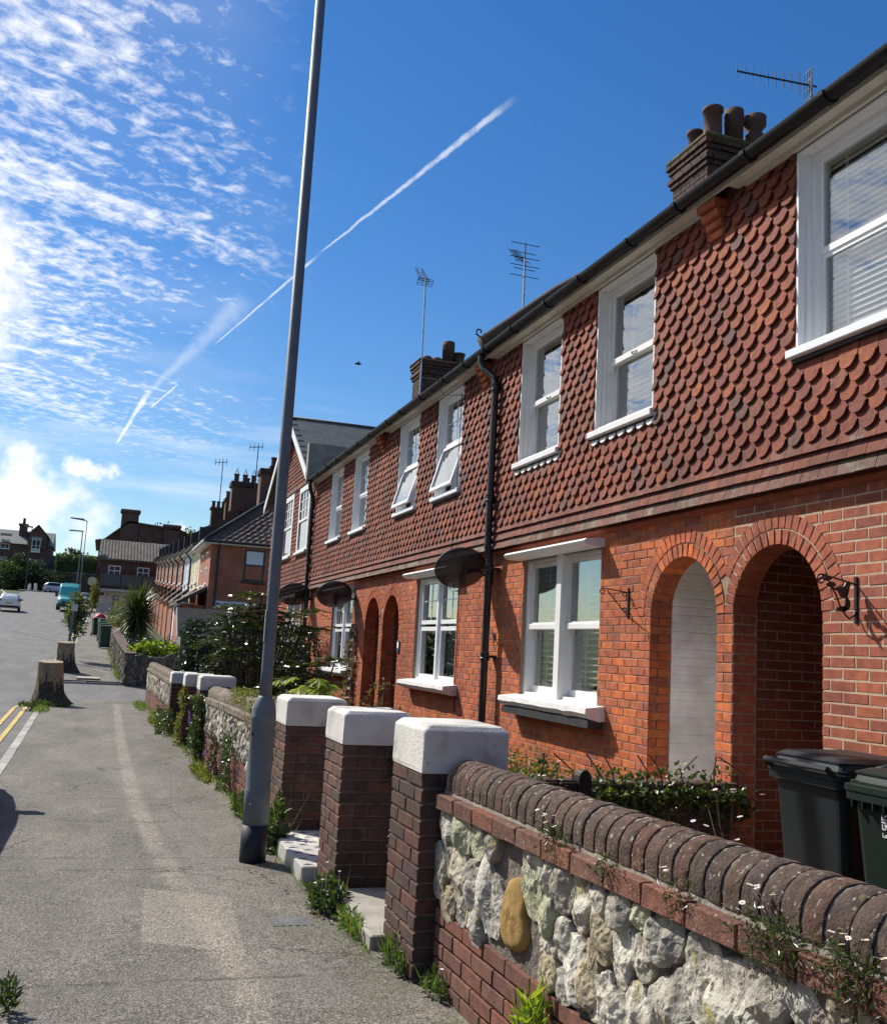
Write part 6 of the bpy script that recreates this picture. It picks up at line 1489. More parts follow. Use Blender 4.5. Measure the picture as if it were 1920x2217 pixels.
def top_house():
    h = thing('brick_villa', 'three-storey dark brick villa with gabled dormer at the top of the road', 'house', (-14, 172, 7))
    y0 = 170; MB().box(-24, -9.2, y0, 180, 6.5, 15.2).build('wall', 'far_brick_dark', h)
    r = MB(); r.prism([(y0 - .4, 15.0), (180.4, 15.0), (175, 17.6)], lambda u, v, d: (d, u, v), -24.2, -8.9); fix_normals(r.build('roof', 'slate', h).data)
    MB().prism([(-12.7, 14.5), (-9.9, 14.5), (-9.9, 16.6), (-11.3, 18.2), (-12.7, 16.6)], lambda u, v, d: (u, d, v), y0 - .35, y0 + 3).build('gable', 'far_brick_dark', h)
    g_ = MB()
    for sgn in (-1, 1): g_.hexa([(-11.3, y0 - .55, 18.15), (-11.3, y0 + 3, 18.15), (-11.3 + sgn*1.7, y0 + 3, 16.3), (-11.3 + sgn*1.7, y0 - .55, 16.3), (-11.3, y0 - .55, 18.35), (-11.3, y0 + 3, 18.35), (-11.3 + sgn*1.7, y0 + 3, 16.5), (-11.3 + sgn*1.7, y0 - .55, 16.5)])
    g_.build('gable_roof', 'lead_dark', h)
    for (xa, za) in ((-12.05, 13.9), (-12.2, 10.3), (-16.6, 14.1), (-16.9, 10.4), (-12.2, 6.9), (-10.7, 6.9)): far_window(h, xa, xa + 1.3, y0 - (.36 if za == 13.9 else 0), 0, za, za + (1.5 if za > 13.5 and xa < -13 else 2.0), 'y', 'upvc', 'curtain_white' if za > 9 else None); MB().box(xa - .2, xa + 1.5, y0 - (.40 if za == 13.9 else .06), y0 - .001, za + 2.02, za + 2.42).build('lintel', 'concrete', h)
    c = MB(); c.box(-14.4, -13.3, 173, 175, 15.5, 18.3); c.box(-14.55, -13.15, 172.9, 175.1, 18.3, 18.6); ch = c.build('chimney', 'far_brick_dark', h); MB().lathe((-13.85, 174, 18.6), [(.25, 0), (.2, .9), (.25, 1.0)], 10).build('chimney_pot', 'clay_pot', ch)
top_house()
ct = thing('cottage', 'low cottage with a pale slate roof beside the brick villa', 'house', (-6, 176, 7)); MB().box(-9.0, -3.2, 175, 181, 6.5, 11.2).build('wall', 'far_brick_dark', ct); ro = MB(); ro.hexa([(-9.3, 174.6, 11.0), (-2.9, 174.6, 11.0), (-2.9, 178, 14.0), (-9.3, 178, 14.0), (-9.3, 174.6, 11.15), (-2.9, 174.6, 11.15), (-2.9, 178, 14.15), (-9.3, 178, 14.15)]); ro.build('roof', 'tile_roof_brown', ct)
tw_ = thing('retaining_wall', 'brown brick retaining wall under a hedge at the top of the road', 'wall', (-4, 164, 7)); MB().box(-8, 1.5, 163.5, 164.2, 6.5, 10.6).build('wall', 'far_brick_dark', tw_)
for k in range(5): MB().cbox(-8 + k*1.9, -8 + k*1.9 + 1.88, 163.4, 164.3, 10.6, 10.75, .03).build('coping_stone', 'concrete', tw_)
for xx, yy, hh, la in ((-10.35, 150.5, 1.0, 'left one of two pale bollards on the traffic island'), (-9.55, 150.5, 1.1, 'right one of two pale bollards on the traffic island')):
    bl = MB(); bl.lathe((xx, yy, gz(yy) - .05), [(.22, 0), (.22, hh*.75), (.17, hh*.95), (.08, hh)], 12); tag(bl.build('bollard', 'cream_board', smooth=True), la, 'bollard', 'bollards on the traffic island')
isl = MB(); isl.lathe((-10, 150.5, gz(150.5) - .12), [(1.3, 0), (1.3, .10), (1.2, .13)], 20); isl.v = [((x + 10)*1.3 - 10, y_, z_) for x, y_, z_ in isl.v]; tag(isl.build('traffic_island', 'kerb_stone'), 'small kerbed traffic island at the junction', 'traffic island')
p2 = thing('lamp_column', 'thin distant lamp column standing on the traffic island', 'lamp post', (-10.9, 151, 7)); MB().tube([(-10.9, 151, gz(151)), (-10.9, 151, gz(151) + 9.0)], [.09, .06], 8).build('shaft', 'lead_dark', p2); MB().cbox(-11.9, -10.8, 150.85, 151.15, gz(151) + 8.9, gz(151) + 9.1, .04).build('lantern', 'galvanised', p2)
p3 = thing('lamp_column', 'thin lamp column behind the distant lamp post, with a long arm', 'lamp post', (-3.6, 132, 5.8)); MB().tube([(-3.6, 132, gz(132)), (-3.6, 132, gz(132) + 8.4)], [.09, .06], 8).build('shaft', 'galvanised', p3); MB().cbox(-5.2, -3.5, 131.85, 132.15, gz(132) + 8.35, gz(132) + 8.5, .04).build('lantern', 'galvanised', p3)

# ---------------------------------------------------------------- vehicles
def vehicle(name, label, cat, x, y, ang, st, m, W, wheels, glass, group=None, extras=None):
    """st: stations (pos along length, z_bottom, z_belt, z_top, half width at belt, half width at top); front is local +Y"""
    M = Matrix.Translation((x, y, gz(y) - .10)) @ Matrix.Rotation(ang, 4, 'Z')
    if name == 'parked' : pass
    t_ = thing(name, label, cat, tuple(M.translation), group)
    def sec(s_):
        p, zb, zm, zt, hb, ht = s_
        pts = [(0, zb), (hb*.86, zb), (hb*.97, zb + .12), (hb, zb + (zm - zb)*.5), (hb*.985, zm), (ht + (hb - ht)*.35, zm + (zt - zm)*.6), (ht, zt - .05), (ht*.86, zt), (0, zt + .015)]
        full = pts + [(-u, v) for u, v in pts[-2:0:-1]]
        return [(u, p, v) for u, v in full]
    b = MB(); rings = [sec(s_) for s_ in st]; n = len(rings[0])
    for r_ in rings: b.v += r_
    for j in range(len(rings) - 1):
        for i in range(n): b.f.append((j*n + i, j*n + (i + 1) % n, (j + 1)*n + (i + 1) % n, (j + 1)*n + i))
    b.f += [tuple(range(n))[::-1], tuple(range((len(rings) - 1)*n, len(rings)*n))]
    b.xf(M); o = b.build('body', m, t_, smooth=False); fix_normals(o.data)
    for nm, quad, th in glass:
        for sgn in ((1, -1) if nm == 'side_window' else (1,)):
            q = [Vector((p[0]*sgn, p[1], p[2])) for p in quad]; nn = (q[1] - q[0]).cross(q[2] - q[0]).normalized()
            c = sum(q, Vector())/len(q)
            if nn.dot(c - Vector((0, c.y*.5, .8))) < 0: nn = -nn
            g_ = MB(); N = len(q); g_.v = [tuple(p + nn*.012) for p in q] + [tuple(p - nn*.03) for p in q]; g_.f = [tuple(range(N)), tuple(range(N, 2*N))[::-1]] + [(i, (i + 1) % N, N + (i + 1) % N, N + i) for i in range(N)]
            fo = g_.xf(M).build(nm, 'car_glass', t_); fix_normals(fo.data)
    for (wy, wr) in wheels:
        for sgn in (-1, 1):
            w = MB(); w.tube([(sgn*(W/2 - .20), wy, wr), (sgn*(W/2 + .01), wy, wr)], wr, 20); wo_ = w.xf(M).build('wheel', 'rubber', t_); MB().tube([(sgn*(W/2 - .05), wy, wr), (sgn*(W/2 + .018), wy, wr)], wr*.6, 14).xf(M).build('rim', 'aluminium', wo_)
    for nm, mt, bx in extras or []:
        MB().cbox(*bx, .012).xf(M).build(nm, mt, t_)
    return t_
HATCH = [(-2.0, .38, .78, .95, .80, .70), (-1.93, .25, .85, 1.02, .85, .72), (-1.72, .22, .90, 1.22, .87, .66), (-1.35, .22, .92, 1.43, .88, .60), (-.7, .22, .93, 1.47, .88, .60), (.1, .22, .93, 1.43, .88, .60), (.55, .22, .93, 1.20, .88, .64), (.95, .22, .92, .99, .87, .70), (1.5, .23, .82, .90, .85, .70), (1.85, .25, .70, .76, .80, .66), (1.98, .34, .58, .62, .70, .58)]
HG = [('rear_window', [(-.60, -1.84, 1.00), (.60, -1.84, 1.00), (.52, -1.46, 1.37), (-.52, -1.46, 1.37)], 0), ('windscreen', [(-.66, .97, 1.0), (.66, .97, 1.0), (.55, .22, 1.38), (-.55, .22, 1.38)], 0), ('side_window', [(.865, -1.45, .97), (.865, .75, .97), (.655, .22, 1.36), (.645, -1.2, 1.38)], 0)]
HX = [('tail_light', 'light_red', (-.86, -.62, -2.0, -1.80, .78, 1.0)), ('tail_light', 'light_red', (.62, .86, -2.0, -1.80, .78, 1.0)), ('number_plate', 'plate_yellow', (-.26, .26, -2.02, -1.96, .58, .70)), ('bumper', 'rubber', (-.78, .78, -2.03, -1.9, .28, .42)), ('headlight', 'light_clear', (-.78, -.5, 1.78, 1.93, .62, .76)), ('headlight', 'light_clear', (.5, .78, 1.78, 1.93, .62, .76)), ('mirror', 'black_plastic', (-1.04, -.86, .55, .70, .94, 1.08)), ('mirror', 'black_plastic', (.86, 1.04, .55, .70, .94, 1.08))]
vehicle('hatchback_car', 'white hatchback seen from behind, driving up the road', 'car', -7.75, 92, R(4), HATCH, 'car_white', 1.76, ((-1.25, .30), (1.25, .30)), HG, None, HX)
vehicle('hatchback_car', 'silver-white car seen from the side at the road junction', 'car', -6.7, 153.5, R(-92), HATCH, 'car_silver', 1.76, ((-1.25, .30), (1.25, .30)), HG, None, HX)
vehicle('hatchback_car', 'parked dark car just left of the picture, its shadow falling on the pavement', 'car', -1.99, 10.15, R(0), HATCH, 'car_dark', 1.76, ((-1.25, .30), (1.25, .30)), HG, None, HX)
vehicle('hatchback_car', 'pale car parked on the right behind the teal van', 'car', -2.3, 112, R(180), HATCH, 'car_silver', 1.76, ((-1.25, .30), (1.25, .30)), HG, None, HX)
VAN = [(-2.7, .35, 1.2, 2.40, .95, .86), (-2.6, .30, 1.2, 2.48, .97, .88), (0, .30, 1.2, 2.55, .98, .88), (.75, .30, 1.2, 2.50, .98, .86), (1.15, .30, 1.2, 2.20, .98, .82), (1.75, .30, 1.18, 1.45, .97, .84), (2.0, .30, 1.05, 1.22, .96, .84), (2.45, .30, .85, 1.02, .93, .80), (2.6, .40, .70, .80, .86, .74)]
VG = [('windscreen', [(-.80, 1.80, 1.38), (.80, 1.80, 1.38), (.72, 1.12, 2.13), (-.72, 1.12, 2.13)], 0), ('side_window', [(.965, .45, 1.3), (.965, 1.5, 1.3), (.85, 1.05, 2.0), (.86, .45, 2.0)], 0)]
VX = [('headlight', 'light_clear', (-.90, -.58, 2.38, 2.58, .76, .98)), ('headlight', 'light_clear', (.58, .90, 2.38, 2.58, .76, .98)), ('grille', 'black_plastic', (-.55, .55, 2.5, 2.62, .62, .80)), ('bumper', 'black_plastic', (-.88, .88, 2.5, 2.68, .32, .60)), ('mirror', 'black_plastic', (-1.2, -.97, 1.35, 1.5, 1.25, 1.6)), ('mirror', 'black_plastic', (.97, 1.2, 1.35, 1.5, 1.25, 1.6)), ('roof_hatch', 'van_teal', (-.5, .5, -.3, .3, 2.54, 2.62))]
vehicle('delivery_van', 'teal delivery van facing down the hill on the right of the road', 'van', -3.25, 99, R(180), VAN, 'van_teal', 1.96, ((-1.7, .34), (1.75, .34)), VG, None, VX)
# ---------------------------------------------------------------- stumps, sign post, bins by the far wall
def stump(label, x, y, r, h, seed):
    z = gz(y); s_ = thing('tree_stump', label, 'tree stump', (x, y, z), 'street tree stumps'); m = MB(); n, rings = 40, 16
    for j in range(rings + 1):
        q = j/rings; zz_ = h*q
        for i in range(n):
            a = 2*math.pi*i/n; root = max(0, noise.noise(Vector((math.cos(a)*1.6, math.sin(a)*1.6, seed))) + .35); fl = (1 - min(1, q*1.45))**2.6
            rr_ = r*(1.0 + .10*(1 - q)) + fl*r*(.35 + 1.9*root) + r*(.07*noise.noise(Vector((math.cos(a)*3, math.sin(a)*3, q*2 + seed))) + .05*noise.noise(Vector((math.cos(a)*9, math.sin(a)*9, q*3 + seed)))) 
            m.v.append((x + rr_*math.cos(a) - .05*q, y + rr_*math.sin(a), z + zz_ - .05 + (.03*math.sin(a) if j == rings else 0)))
    for j in range(rings):
        for i in range(n): m.f.append((j*n + i, j*n + (i + 1) % n, (j + 1)*n + (i + 1) % n, (j + 1)*n + i))
    kb = [int(rings*(.50 + .34*noise.noise(Vector((math.cos(2*math.pi*i/n)*1.5, math.sin(2*math.pi*i/n)*1.5, seed + 5))) + .10*math.sin(i*2.3))) for i in range(n)]
    def pick(test):
        q = MB(); mp = {}
        for j in range(rings):
            for i in range(n):
                if test(j < kb[i]):
                    f = m.f[j*n + i]
                    for w in f:
                        if w not in mp: mp[w] = len(q.v); q.v.append(m.v[w])
                    q.f.append(tuple(mp[w] for w in f))
        return q
    pick(lambda b_: b_).build('bark_foot', 'bark', s_, smooth=True); pick(lambda b_: not b_).build('bare_trunk', 'bark_cut', s_, smooth=True)
    tp = MB(); tp.v = [(p[0], p[1], p[2] + .002) for p in m.v[-n:]]; tp.f = [tuple(range(n))]; tp.build('sawn_top', 'bark_cut', s_)
    return s_
stump('bare sawn tree stump at the near corner of the side road', -1.06, 25.9, .285, 1.07, 3.3)
stump('darker sawn tree stump on the far side of the side road', -1.10, 37.0, .28, 1.06, 8.1)
tp_ = thing('sign_post', 'grey post with a small plate in front of the clipped street shrub', 'sign post', (-1.15, 40.3, gz(40.3))); MB().tube([(-1.2, 40.3, gz(40.3) - .1), (-1.10, 40.3, gz(40.3) + 2.15)], .05, 10).build('post', 'galvanised', tp_); MB().cbox(-1.22, -.98, 40.22, 40.25, gz(40.3) + 1.95, gz(40.3) + 2.22, .01).build('plate', 'aluminium', tp_)
for i, (xx, yy, la) in enumerate(((.16, 50.0, 'front green wheelie bin of the row by the far wall'), (.12, 53.0, 'second green wheelie bin of the row by the far wall'), (.02, 56.5, 'third green wheelie bin of the row by the far wall'), (.0, 60.5, 'fourth green wheelie bin of the row by the far wall'), (-.35, 62.0, 'rearmost bin of the row, with a dark lid'))):
    wheelie_bin(la, xx, yy, gz(yy), R(3*i), 'bin_green_light' if i < 4 else 'bin_green', group='green bins along the far pavement', fine=False)
sk = MB()
for j in range(9):
    for i in range(14):
        a = 2*math.pi*i/14; q = j/8; rr_ = .50*math.sin(math.pi*(.12 + .8*q))*(1 + .18*noise.noise(Vector((math.cos(a)*2, math.sin(a)*2, q*3)))); sk.v.append((-.25 + rr_*math.cos(a), 70 + rr_*math.sin(a)*.8, gz(70) + 1.05*q))
for j in range(8):
    for i in range(14): sk.f.append((j*14 + i, j*14 + (i + 1) % 14, (j + 1)*14 + (i + 1) % 14, (j + 1)*14 + i))
sk.f.append(tuple(range(8*14, 9*14))); tag(sk.build('rubbish_sack', 'sack_red', smooth=True), 'bright red sack standing beyond the row of green bins', 'sack')

# ---------------------------------------------------------------- the other side of the road and the terrace behind the camera: unseen, added to block low sky light
for lab, xa, xb, ya, yb, mt in (('unseen red brick terrace added on the opposite side of the road, left of the picture', -22, -15.5, -42, 46, 'far_brick_red'), ('unseen rest of the tile-hung terrace, added behind the camera', 4.55, 11.5, -40, .78, 'far_brick_orange')):
    h = thing('unseen_terrace', lab, 'building', ((xa + xb)/2, (ya + yb)/2, 0))
    MB().box(xa, xb, ya, yb, -.6, 5.4).build('wall', mt, h); xm = (xa + xb)/2
    r = MB(); r.prism([(xa - .3, 5.4), (xb + .3, 5.4), (xm, 8.3)], lambda u, v, d: (u, d, v), ya - .1, yb); fix_normals(r.build('roof', 'tile_roof', h).data)
    y = ya + 1.5
    while y < yb - 2:
        for z0, z1 in ((.9, 2.5), (3.6, 5.0)):
            if xa < 0:
                w = MB(); w.box(xb - .02, xb + .06, y, y + 1.3, z0, z1); wo_ = w.build('window', 'upvc', h); MB().box(xb + .061, xb + .075, y + .1, y + 1.2, z0 + .1, z1 - .1).build('pane', 'car_glass', wo_)
            else: far_window(h, xa, 0, y, y + 1.2, z0, z1, 'x')
        y += 2.6

# ---------------------------------------------------------------- plants
def shrub(name, label, c, r, n, L, W, m, nclump=40, cr=.18, cat='shrub', group=None, stems=5, base=None, up=.4, seed=1, m2=None):
    c = Vector(c); b = Vector(base) if base else Vector((c.x, c.y, c.z - r[2])); s_ = thing(name, label, cat, tuple(b), group)
    random.seed(seed); f = clumpy(c, r, nclump, cr, seed)
    if m2: scatter(n//3, f, L, W, up).build('foliage', m2, s_); n = n*2//3
    scatter(n, f, L, W, up).build('foliage', m, s_)
    st_ = MB()
    for k in range(stems):
        e = random.choice(f.centres); st_.tube([b + Vector((random.uniform(-.06, .06), random.uniform(-.06, .06), 0)), b.lerp(e, .5) + rv()*.06, e], [.022, .015, .006], 5)
    if stems: st_.build('stems', 'stem_wood', s_)
    return s_
def boxy(x0, x1, y0, y1, z0, z1, ns=7):
    """sampler on an uneven hedge: mostly its faces"""
    def f():
        p = Vector((random.uniform(x0, x1), random.uniform(y0, y1), random.uniform(z0, z1)))
        k = random.random(); nrm = Vector((0, -1, 0))
        if k < .45: p.y = y0 + random.random()**2*.3
        elif k < .65: p.x = x0 + random.random()**2*.3; nrm = Vector((-1, 0, 0))
        elif k < .92: p.z = z1 - random.random()**2*.25; nrm = Vector((0, 0, 1))
        b = .16*noise.noise(p*1.6) + .08*noise.noise(p*4.0); return p + nrm*b, nrm
    return f
random.seed(21)
hg = thing('garden_hedge', 'dark glossy hedge between the gardens in front of the gabled house', 'hedge', (2.8, 21.6, 0))
MB().box(1.95, 4.3, 21.3, 22.2, -.2, 1.62).build('inner_branches', 'leaf_dark', hg); scatter(6500, boxy(1.72, 4.42, 20.95, 22.4, -.1, 1.92), .085, .05).build('foliage', 'leaf_dark', hg)
scatter(900, clumpy((1.95, 21.2, .9), (.35, .5, .95), 30, .2, 4), .10, .055).build('foliage', 'leaf_dark', hg)
# mahonia: stems carrying whorls of long leaves
def whorl_shrub(name, label, base, heads, m, n=9, L=.42, seed=3, lw=.055):
    random.seed(seed); b = Vector(base); s_ = thing(name, label, 'shrub', tuple(b)); fo, stm = MB(), MB()
    for hd in heads:
        hd = Vector(hd); stm.tube([b + Vector((random.uniform(-.12, .12), random.uniform(-.12, .12), 0)), b.lerp(hd, .55) + Vector((random.uniform(-.08, .08), 0, -.05)), hd], [.03, .02, .012], 6)
        for k in range(n):
            a = 2*math.pi*k/n + random.uniform(-.3, .3); d = Vector((math.cos(a), math.sin(a), random.uniform(-.15, .45))).normalized(); l = L*random.uniform(.7, 1.15)
            for q in range(1, 8):
                p = hd + d*l*q/7.5 - Vector((0, 0, .10*(q/7)**2*l/.4))
                sd = d.cross(Vector((0, 0, 1))).normalized()
                for sg in (-1, 1): leaf(fo, p, sd*sg + d*.35 + Vector((0, 0, random.uniform(-.1, .25))), Vector((0, 0, 1)) + rv()*.4, .12*random.uniform(.7, 1.2), lw)
    fo.build('foliage', m, s_); stm.build('stems', 'stem_wood', s_); return s_
hds = [(2.35, 17.2, 2.35), (2.1, 17.4, 2.1), (2.65, 17.3, 2.15), (2.9, 17.1, 1.9), (2.0, 17.0, 1.75), (2.4, 16.9, 1.85), (2.7, 16.8, 1.55), (3.1, 17.2, 1.5), (2.2, 16.7, 1.4), (2.5, 16.6, 1.2), (2.0, 17.2, 1.3), (2.9, 16.9, 1.1), (3.25, 17.0, 1.15), (2.35, 16.7, .85), (3.3, 17.3, 1.75), (2.75, 17.0, 2.0), (3.45, 16.6, 1.05), (1.8, 17.1, 1.55), (3.4, 17.2, 2.15), (3.1, 17.3, 2.05), (2.55, 17.2, 2.35), (3.5, 17.1, 1.85), (2.0, 17.3, 1.95), (2.25, 17.0, 2.0), (2.6, 16.9, 1.75)]
whorl_shrub('mahonia_shrub', 'tall spiky evergreen shrub behind the lamp post', (2.5, 17.1, -.05), hds, 'leaf_mahonia')
shrub('dense_shrub', 'dense dark evergreen behind the spiky shrub and the lamp post', (2.75, 18.7, .95), (1.05, .6, .95), 3800, .10, .055, 'leaf_dark', 80, .26, seed=17)
hds = [(3.4, 15.6, .95), (3.15, 15.9, 1.25), (3.6, 15.8, 1.35), (3.0, 15.4, .8), (2.7, 15.6, 1.0)]
whorl_shrub('mahonia_shrub', 'smaller leafy shrub to the right of the lamp post, in front of the hedge', (3.3, 15.8, 0), hds, 'leaf_mahonia', seed=5)
def palmate(label, base, heads, m, seed=2, s=.20):
    random.seed(seed); b = Vector(base); t_ = thing('fatsia_plant', label, 'plant', tuple(b)); fo, stm = MB(), MB()
    for hd in heads:
        hd = Vector(hd); stm.tube([b, b.lerp(hd, .6) + Vector((0, 0, .08)), hd], [.012, .008, .005], 5); ax = (hd - b).normalized(); ax.z = -.15; ax.normalize(); sd = ax.cross(Vector((0, 0, 1))).normalized()
        for k in range(7):
            a = R(-110 + 220*k/6); d = ax*math.cos(a) + sd*math.sin(a) + Vector((0, 0, -.25 - .12*abs(k - 3)/3)); leaf(fo, hd, d, Vector((0, 0, 1)), s*(1.15 - .12*abs(k - 3)), .062, .06)
    fo.build('leaves', m, t_); stm.build('stems', 'stem_wood', t_)
rnd = random.Random(6)
palmate('bright yellow-green fatsia leaves above the third pillar', (2.45, 11.6, .2), [(2.2 + rnd.uniform(-.28, .42), 11.3 + rnd.uniform(-.4, .5), rnd.uniform(.85, 1.22)) for _ in range(15)], 'leaf_bright', 2)
palmate('lower green fatsia leaves just right of the lamp post', (2.05, 11.0, .2), [(1.95 + rnd.uniform(-.2, .25), 10.9 + rnd.uniform(-.3, .4), rnd.uniform(.7, 1.05)) for _ in range(10)], 'leaf_mid', 4)
shrub('garden_shrub', 'small yellow-green shrub under the shuttered window', (4.12, 9.0, .42), (.36, .55, .26), 1500, .038, .020, 'leaf_gold', 60, .09, seed=12, m2='leaf_mid')
shrub('garden_shrub', 'dry straggly plants under the second ground window', (3.6, 13.0, .48), (.5, .8, .36), 1500, .055, .022, 'leaf_dry', 50, .13, seed=14, m2='leaf_mid')
shrub('garden_shrub', 'tall thin dry stems rising behind the middle pillar', (3.4, 12.5, .75), (.30, .35, .42), 220, .06, .03, 'leaf_dry', 16, .10, seed=15, stems=9)
# ivy over the dividing wall
random.seed(31); iv = thing('ivy', 'ivy spilling over the low wall between the front gardens', 'ivy', (3.7, 6.5, .2))
def ivy_s():
    x = random.uniform(2.75, 4.62); top = .68 + .12*noise.noise(Vector((x*3.3, 0, 5))) + .10*noise.noise(Vector((x*8, 0, 9))); k = random.random()
    z = top - abs(random.gauss(0, .14)) if k < .8 else top + random.uniform(0, .12)
    if z < .42 + .22*noise.noise(Vector((x*4, 3, 1))): z = top - random.random()*.12
    return Vector((x, 6.40 - random.random()*.14 + (.22*random.random() if z > .7 else 0), z)), Vector((0, -.8, .5))
scatter(1500, ivy_s, .045, .036).build('foliage', 'leaf_ivy', iv); scatter(600, ivy_s, .04, .03).build('foliage', 'leaf_gold', iv)
vs_ = MB()
for k in range(9): x = 2.9 + k*.2; vs_.tube([(x, 6.36, .1), (x + .05, 6.34, .45), (x + random.uniform(-.1, .1), 6.36, .8), (x + random.uniform(-.12, .12), 6.38, .92)], .006, 4)
vs_.build('stems', 'stem_wood', iv)
# climbers and clumps on the far pillars and the middle wall
def climber(label, xs, ys, zs, n, m, flowers=None, L=.05, W=.035, seed=1, name='climbing_plant'):
    random.seed(seed); c = thing(name, label, 'plant', (sum(xs)/2, sum(ys)/2, zs[0]))
    def f():
        p = Vector((random.uniform(*xs), random.uniform(*ys), random.uniform(*zs))); p.x += .10*noise.noise(p*3.0); return p, Vector((-.7, -.4, .2))
    scatter(n, f, L, W).build('foliage', m, c)
    sm_ = MB()
    for k in range(4): y = random.uniform(*ys); sm_.tube([(xs[1], y, zs[0]), (sum(xs)/2, y + .05, (zs[0] + zs[1])/2), (sum(xs)/2, y - .05, zs[1] - .05)], .006, 4)
    sm_.build('stems', 'stem_wood', c)
    for (px_, py_, pz_) in flowers or []:
        fl = MB()
        for k in range(6): a = k*math.pi/3; leaf(fl, Vector((px_, py_, pz_)), Vector((-.3, math.cos(a), math.sin(a))), Vector((-1, 0, 0)), .05, .03)
        fl.build('flower', 'petal_purple', c)
wx_ = wall_x(14.7)
climber('leafy climber with purple flowers on the fourth white-capped pillar', (wx_ - .10, wx_ + .06), (14.35, 14.75), (-.05, .78), 900, 'leaf_mid', [(wx_ - .12, 14.30 + .07*k, .42 + .06*(k % 3)) for k in range(6)], seed=41)
climber('ivy strands hanging down the fifth white-capped pillar', (wall_x(17) - .06, wall_x(17) + .05), (16.70, 17.0), (-.15, .80), 480, 'leaf_gold', seed=42)
climber('bushy weeds at the foot of the farthest white-capped pillar', (wall_x(19) - .22, wall_x(19) + .02), (18.4, 19.5), (-.18, .28), 700, 'leaf_ivy', seed=43)
climber('yellow stonecrop tuft on the coping of the middle wall', (1.50, 1.78), (11.0, 12.2), (.98 - .12, 1.14 - .12), 1100, 'leaf_gold', None, .03, .016, 44, 'wall_plant')
climber('second yellow stonecrop tuft nearer the lamp post', (1.46, 1.62), (9.9, 10.6), (.72, .98), 500, 'leaf_gold', None, .03, .016, 45, 'wall_plant')
climber('withered creeper hanging over the wall end beside the third pillar', (1.50, 1.62), (8.72, 9.15), (.45, .98), 520, 'leaf_dry', None, .04, .025, 46)
climber('green creeper hanging from the middle wall to the ground', (wall_x(12) - .02, wall_x(12) + .06), (11.2, 11.7), (-.12, .52), 420, 'leaf_ivy', None, .045, .03, 47)
climber('reddish dry creeper on the foot of the middle wall', (wall_x(12.6) - .03, wall_x(12.6) + .06), (12.3, 12.9), (-.12, .40), 260, 'leaf_plum', [(wall_x(13) - .04, 13.1, .16), (wall_x(13) - .04, 13.2, .12)], .045, .03, 48)
climber('withered climber on the wooden trellis', (FX - .14, FX - .05), (18.22, 18.62), (.2, 1.95), 420, 'leaf_dry', None, .06, .035, 49)
climber('dark ivy sprigs on the back of the nearest pillar cap', (1.74, 1.92), (4.66, 4.735), (.80, 1.02), 130, 'leaf_dark', None, .04, .02, 50)
climber('dark ivy sprigs behind the middle pillar cap', (1.82, 1.98), (6.26, 6.325), (.72, 1.0), 110, 'leaf_dark', None, .04, .02, 51)
climber('dark moss fringe on the fourth white-capped pillar', (wx_ + .12, wx_ + .45), (14.56, 14.61), (.76, .90), 260, 'leaf_dark', None, .035, .02, 52)
# weeds along the wall foot
def weed(label, c, r, h, n, m, L=.06, W=.022, seed=1, blades=0, flowers=0):
    random.seed(seed); c = Vector(c); w = thing('weed_clump', label, 'weeds', tuple(c), 'weeds along the wall foot')
    def f():
        a = random.random()*6.283; q = random.random()**.5; p = c + Vector((math.cos(a)*r[0]*q, math.sin(a)*r[1]*q, random.random()*h*(1.05 - q*.7))); return p, (p - c).normalized() + Vector((0, 0, .3))
    scatter(n, f, L, W).build('leaves', m, w)
    if blades:
        g_ = MB()
        for _ in range(blades):
            a = random.random()*6.283; q = random.random()**.5; p = c + Vector((math.cos(a)*r[0]*q, math.sin(a)*r[1]*q, 0)); leaf(g_, p, Vector((random.uniform(-.5, .5), random.uniform(-.5, .5), 1)), rv(), random.uniform(.5, 1.1)*h*1.2, .008, .1)
        g_.build('grass_blades', 'leaf_grass', w)
    for k in range(flowers):
        p = c + Vector((random.uniform(-r[0], r[0]), random.uniform(-r[1], r[1]), h*random.uniform(.8, 1.5))); fl = MB()
        for q in range(8): a = q*math.pi/4; leaf(fl, p, Vector((math.cos(a), math.sin(a), .25)), Vector((0, 0, 1)), .013, .007, .05)
        fl.tube([p - Vector((0, 0, h*.8)), p], .0012, 4); fl.build('flower', 'petal_white', w)
    return w
weed('leafy weeds at the foot of the middle pillar', (1.46, 6.16, 0), (.11, .22, 0), .20, 620, 'leaf_mid', .05, .026, 61, 20, 3)
weed('grass tuft along the edge of the nearest gate step', (1.485, 5.66, 0), (.045, .24, 0), .10, 200, 'leaf_grass', .05, .018, 62, 70)
weed('trailing weeds at the foot of the nearest pillar', (1.535, 5.0, 0), (.03, .20, 0), .16, 170, 'leaf_mid', .04, .018, 63, 45)
weed('green tuft where the nearest pillar meets the foreground wall', (1.63, 4.58, 0), (.05, .13, 0), .10, 150, 'leaf_mid', .04, .018, 64, 45, 2)
weed('bright dandelion leaves growing from the foreground wall', (1.60, 3.46, .18), (.035, .05, 0), .22, 60, 'leaf_bright', .10, .025, 65, 14)
weed('leafy plant between the lamp post and the third pillar', (1.44, 7.98, -.05), (.07, .14, 0), .46, 330, 'leaf_mid', .075, .042, 66, 10)
weed('dandelion leaves behind the foot of the lamp post', (1.42, 8.7, -.06), (.07, .25, 0), .20, 220, 'leaf_bright', .07, .03, 67, 25)
weed('prickly weed in the bottom left corner', (-.225, 4.64, 0), (.035, .04, 0), .17, 90, 'leaf_mid', .05, .018, 68, 0)
weed('weeds round the roots of the near stump', (-1.15, 25.2, -.2), (.55, .30, 0), .16, 520, 'leaf_ivy', .07, .045, 69, 60)
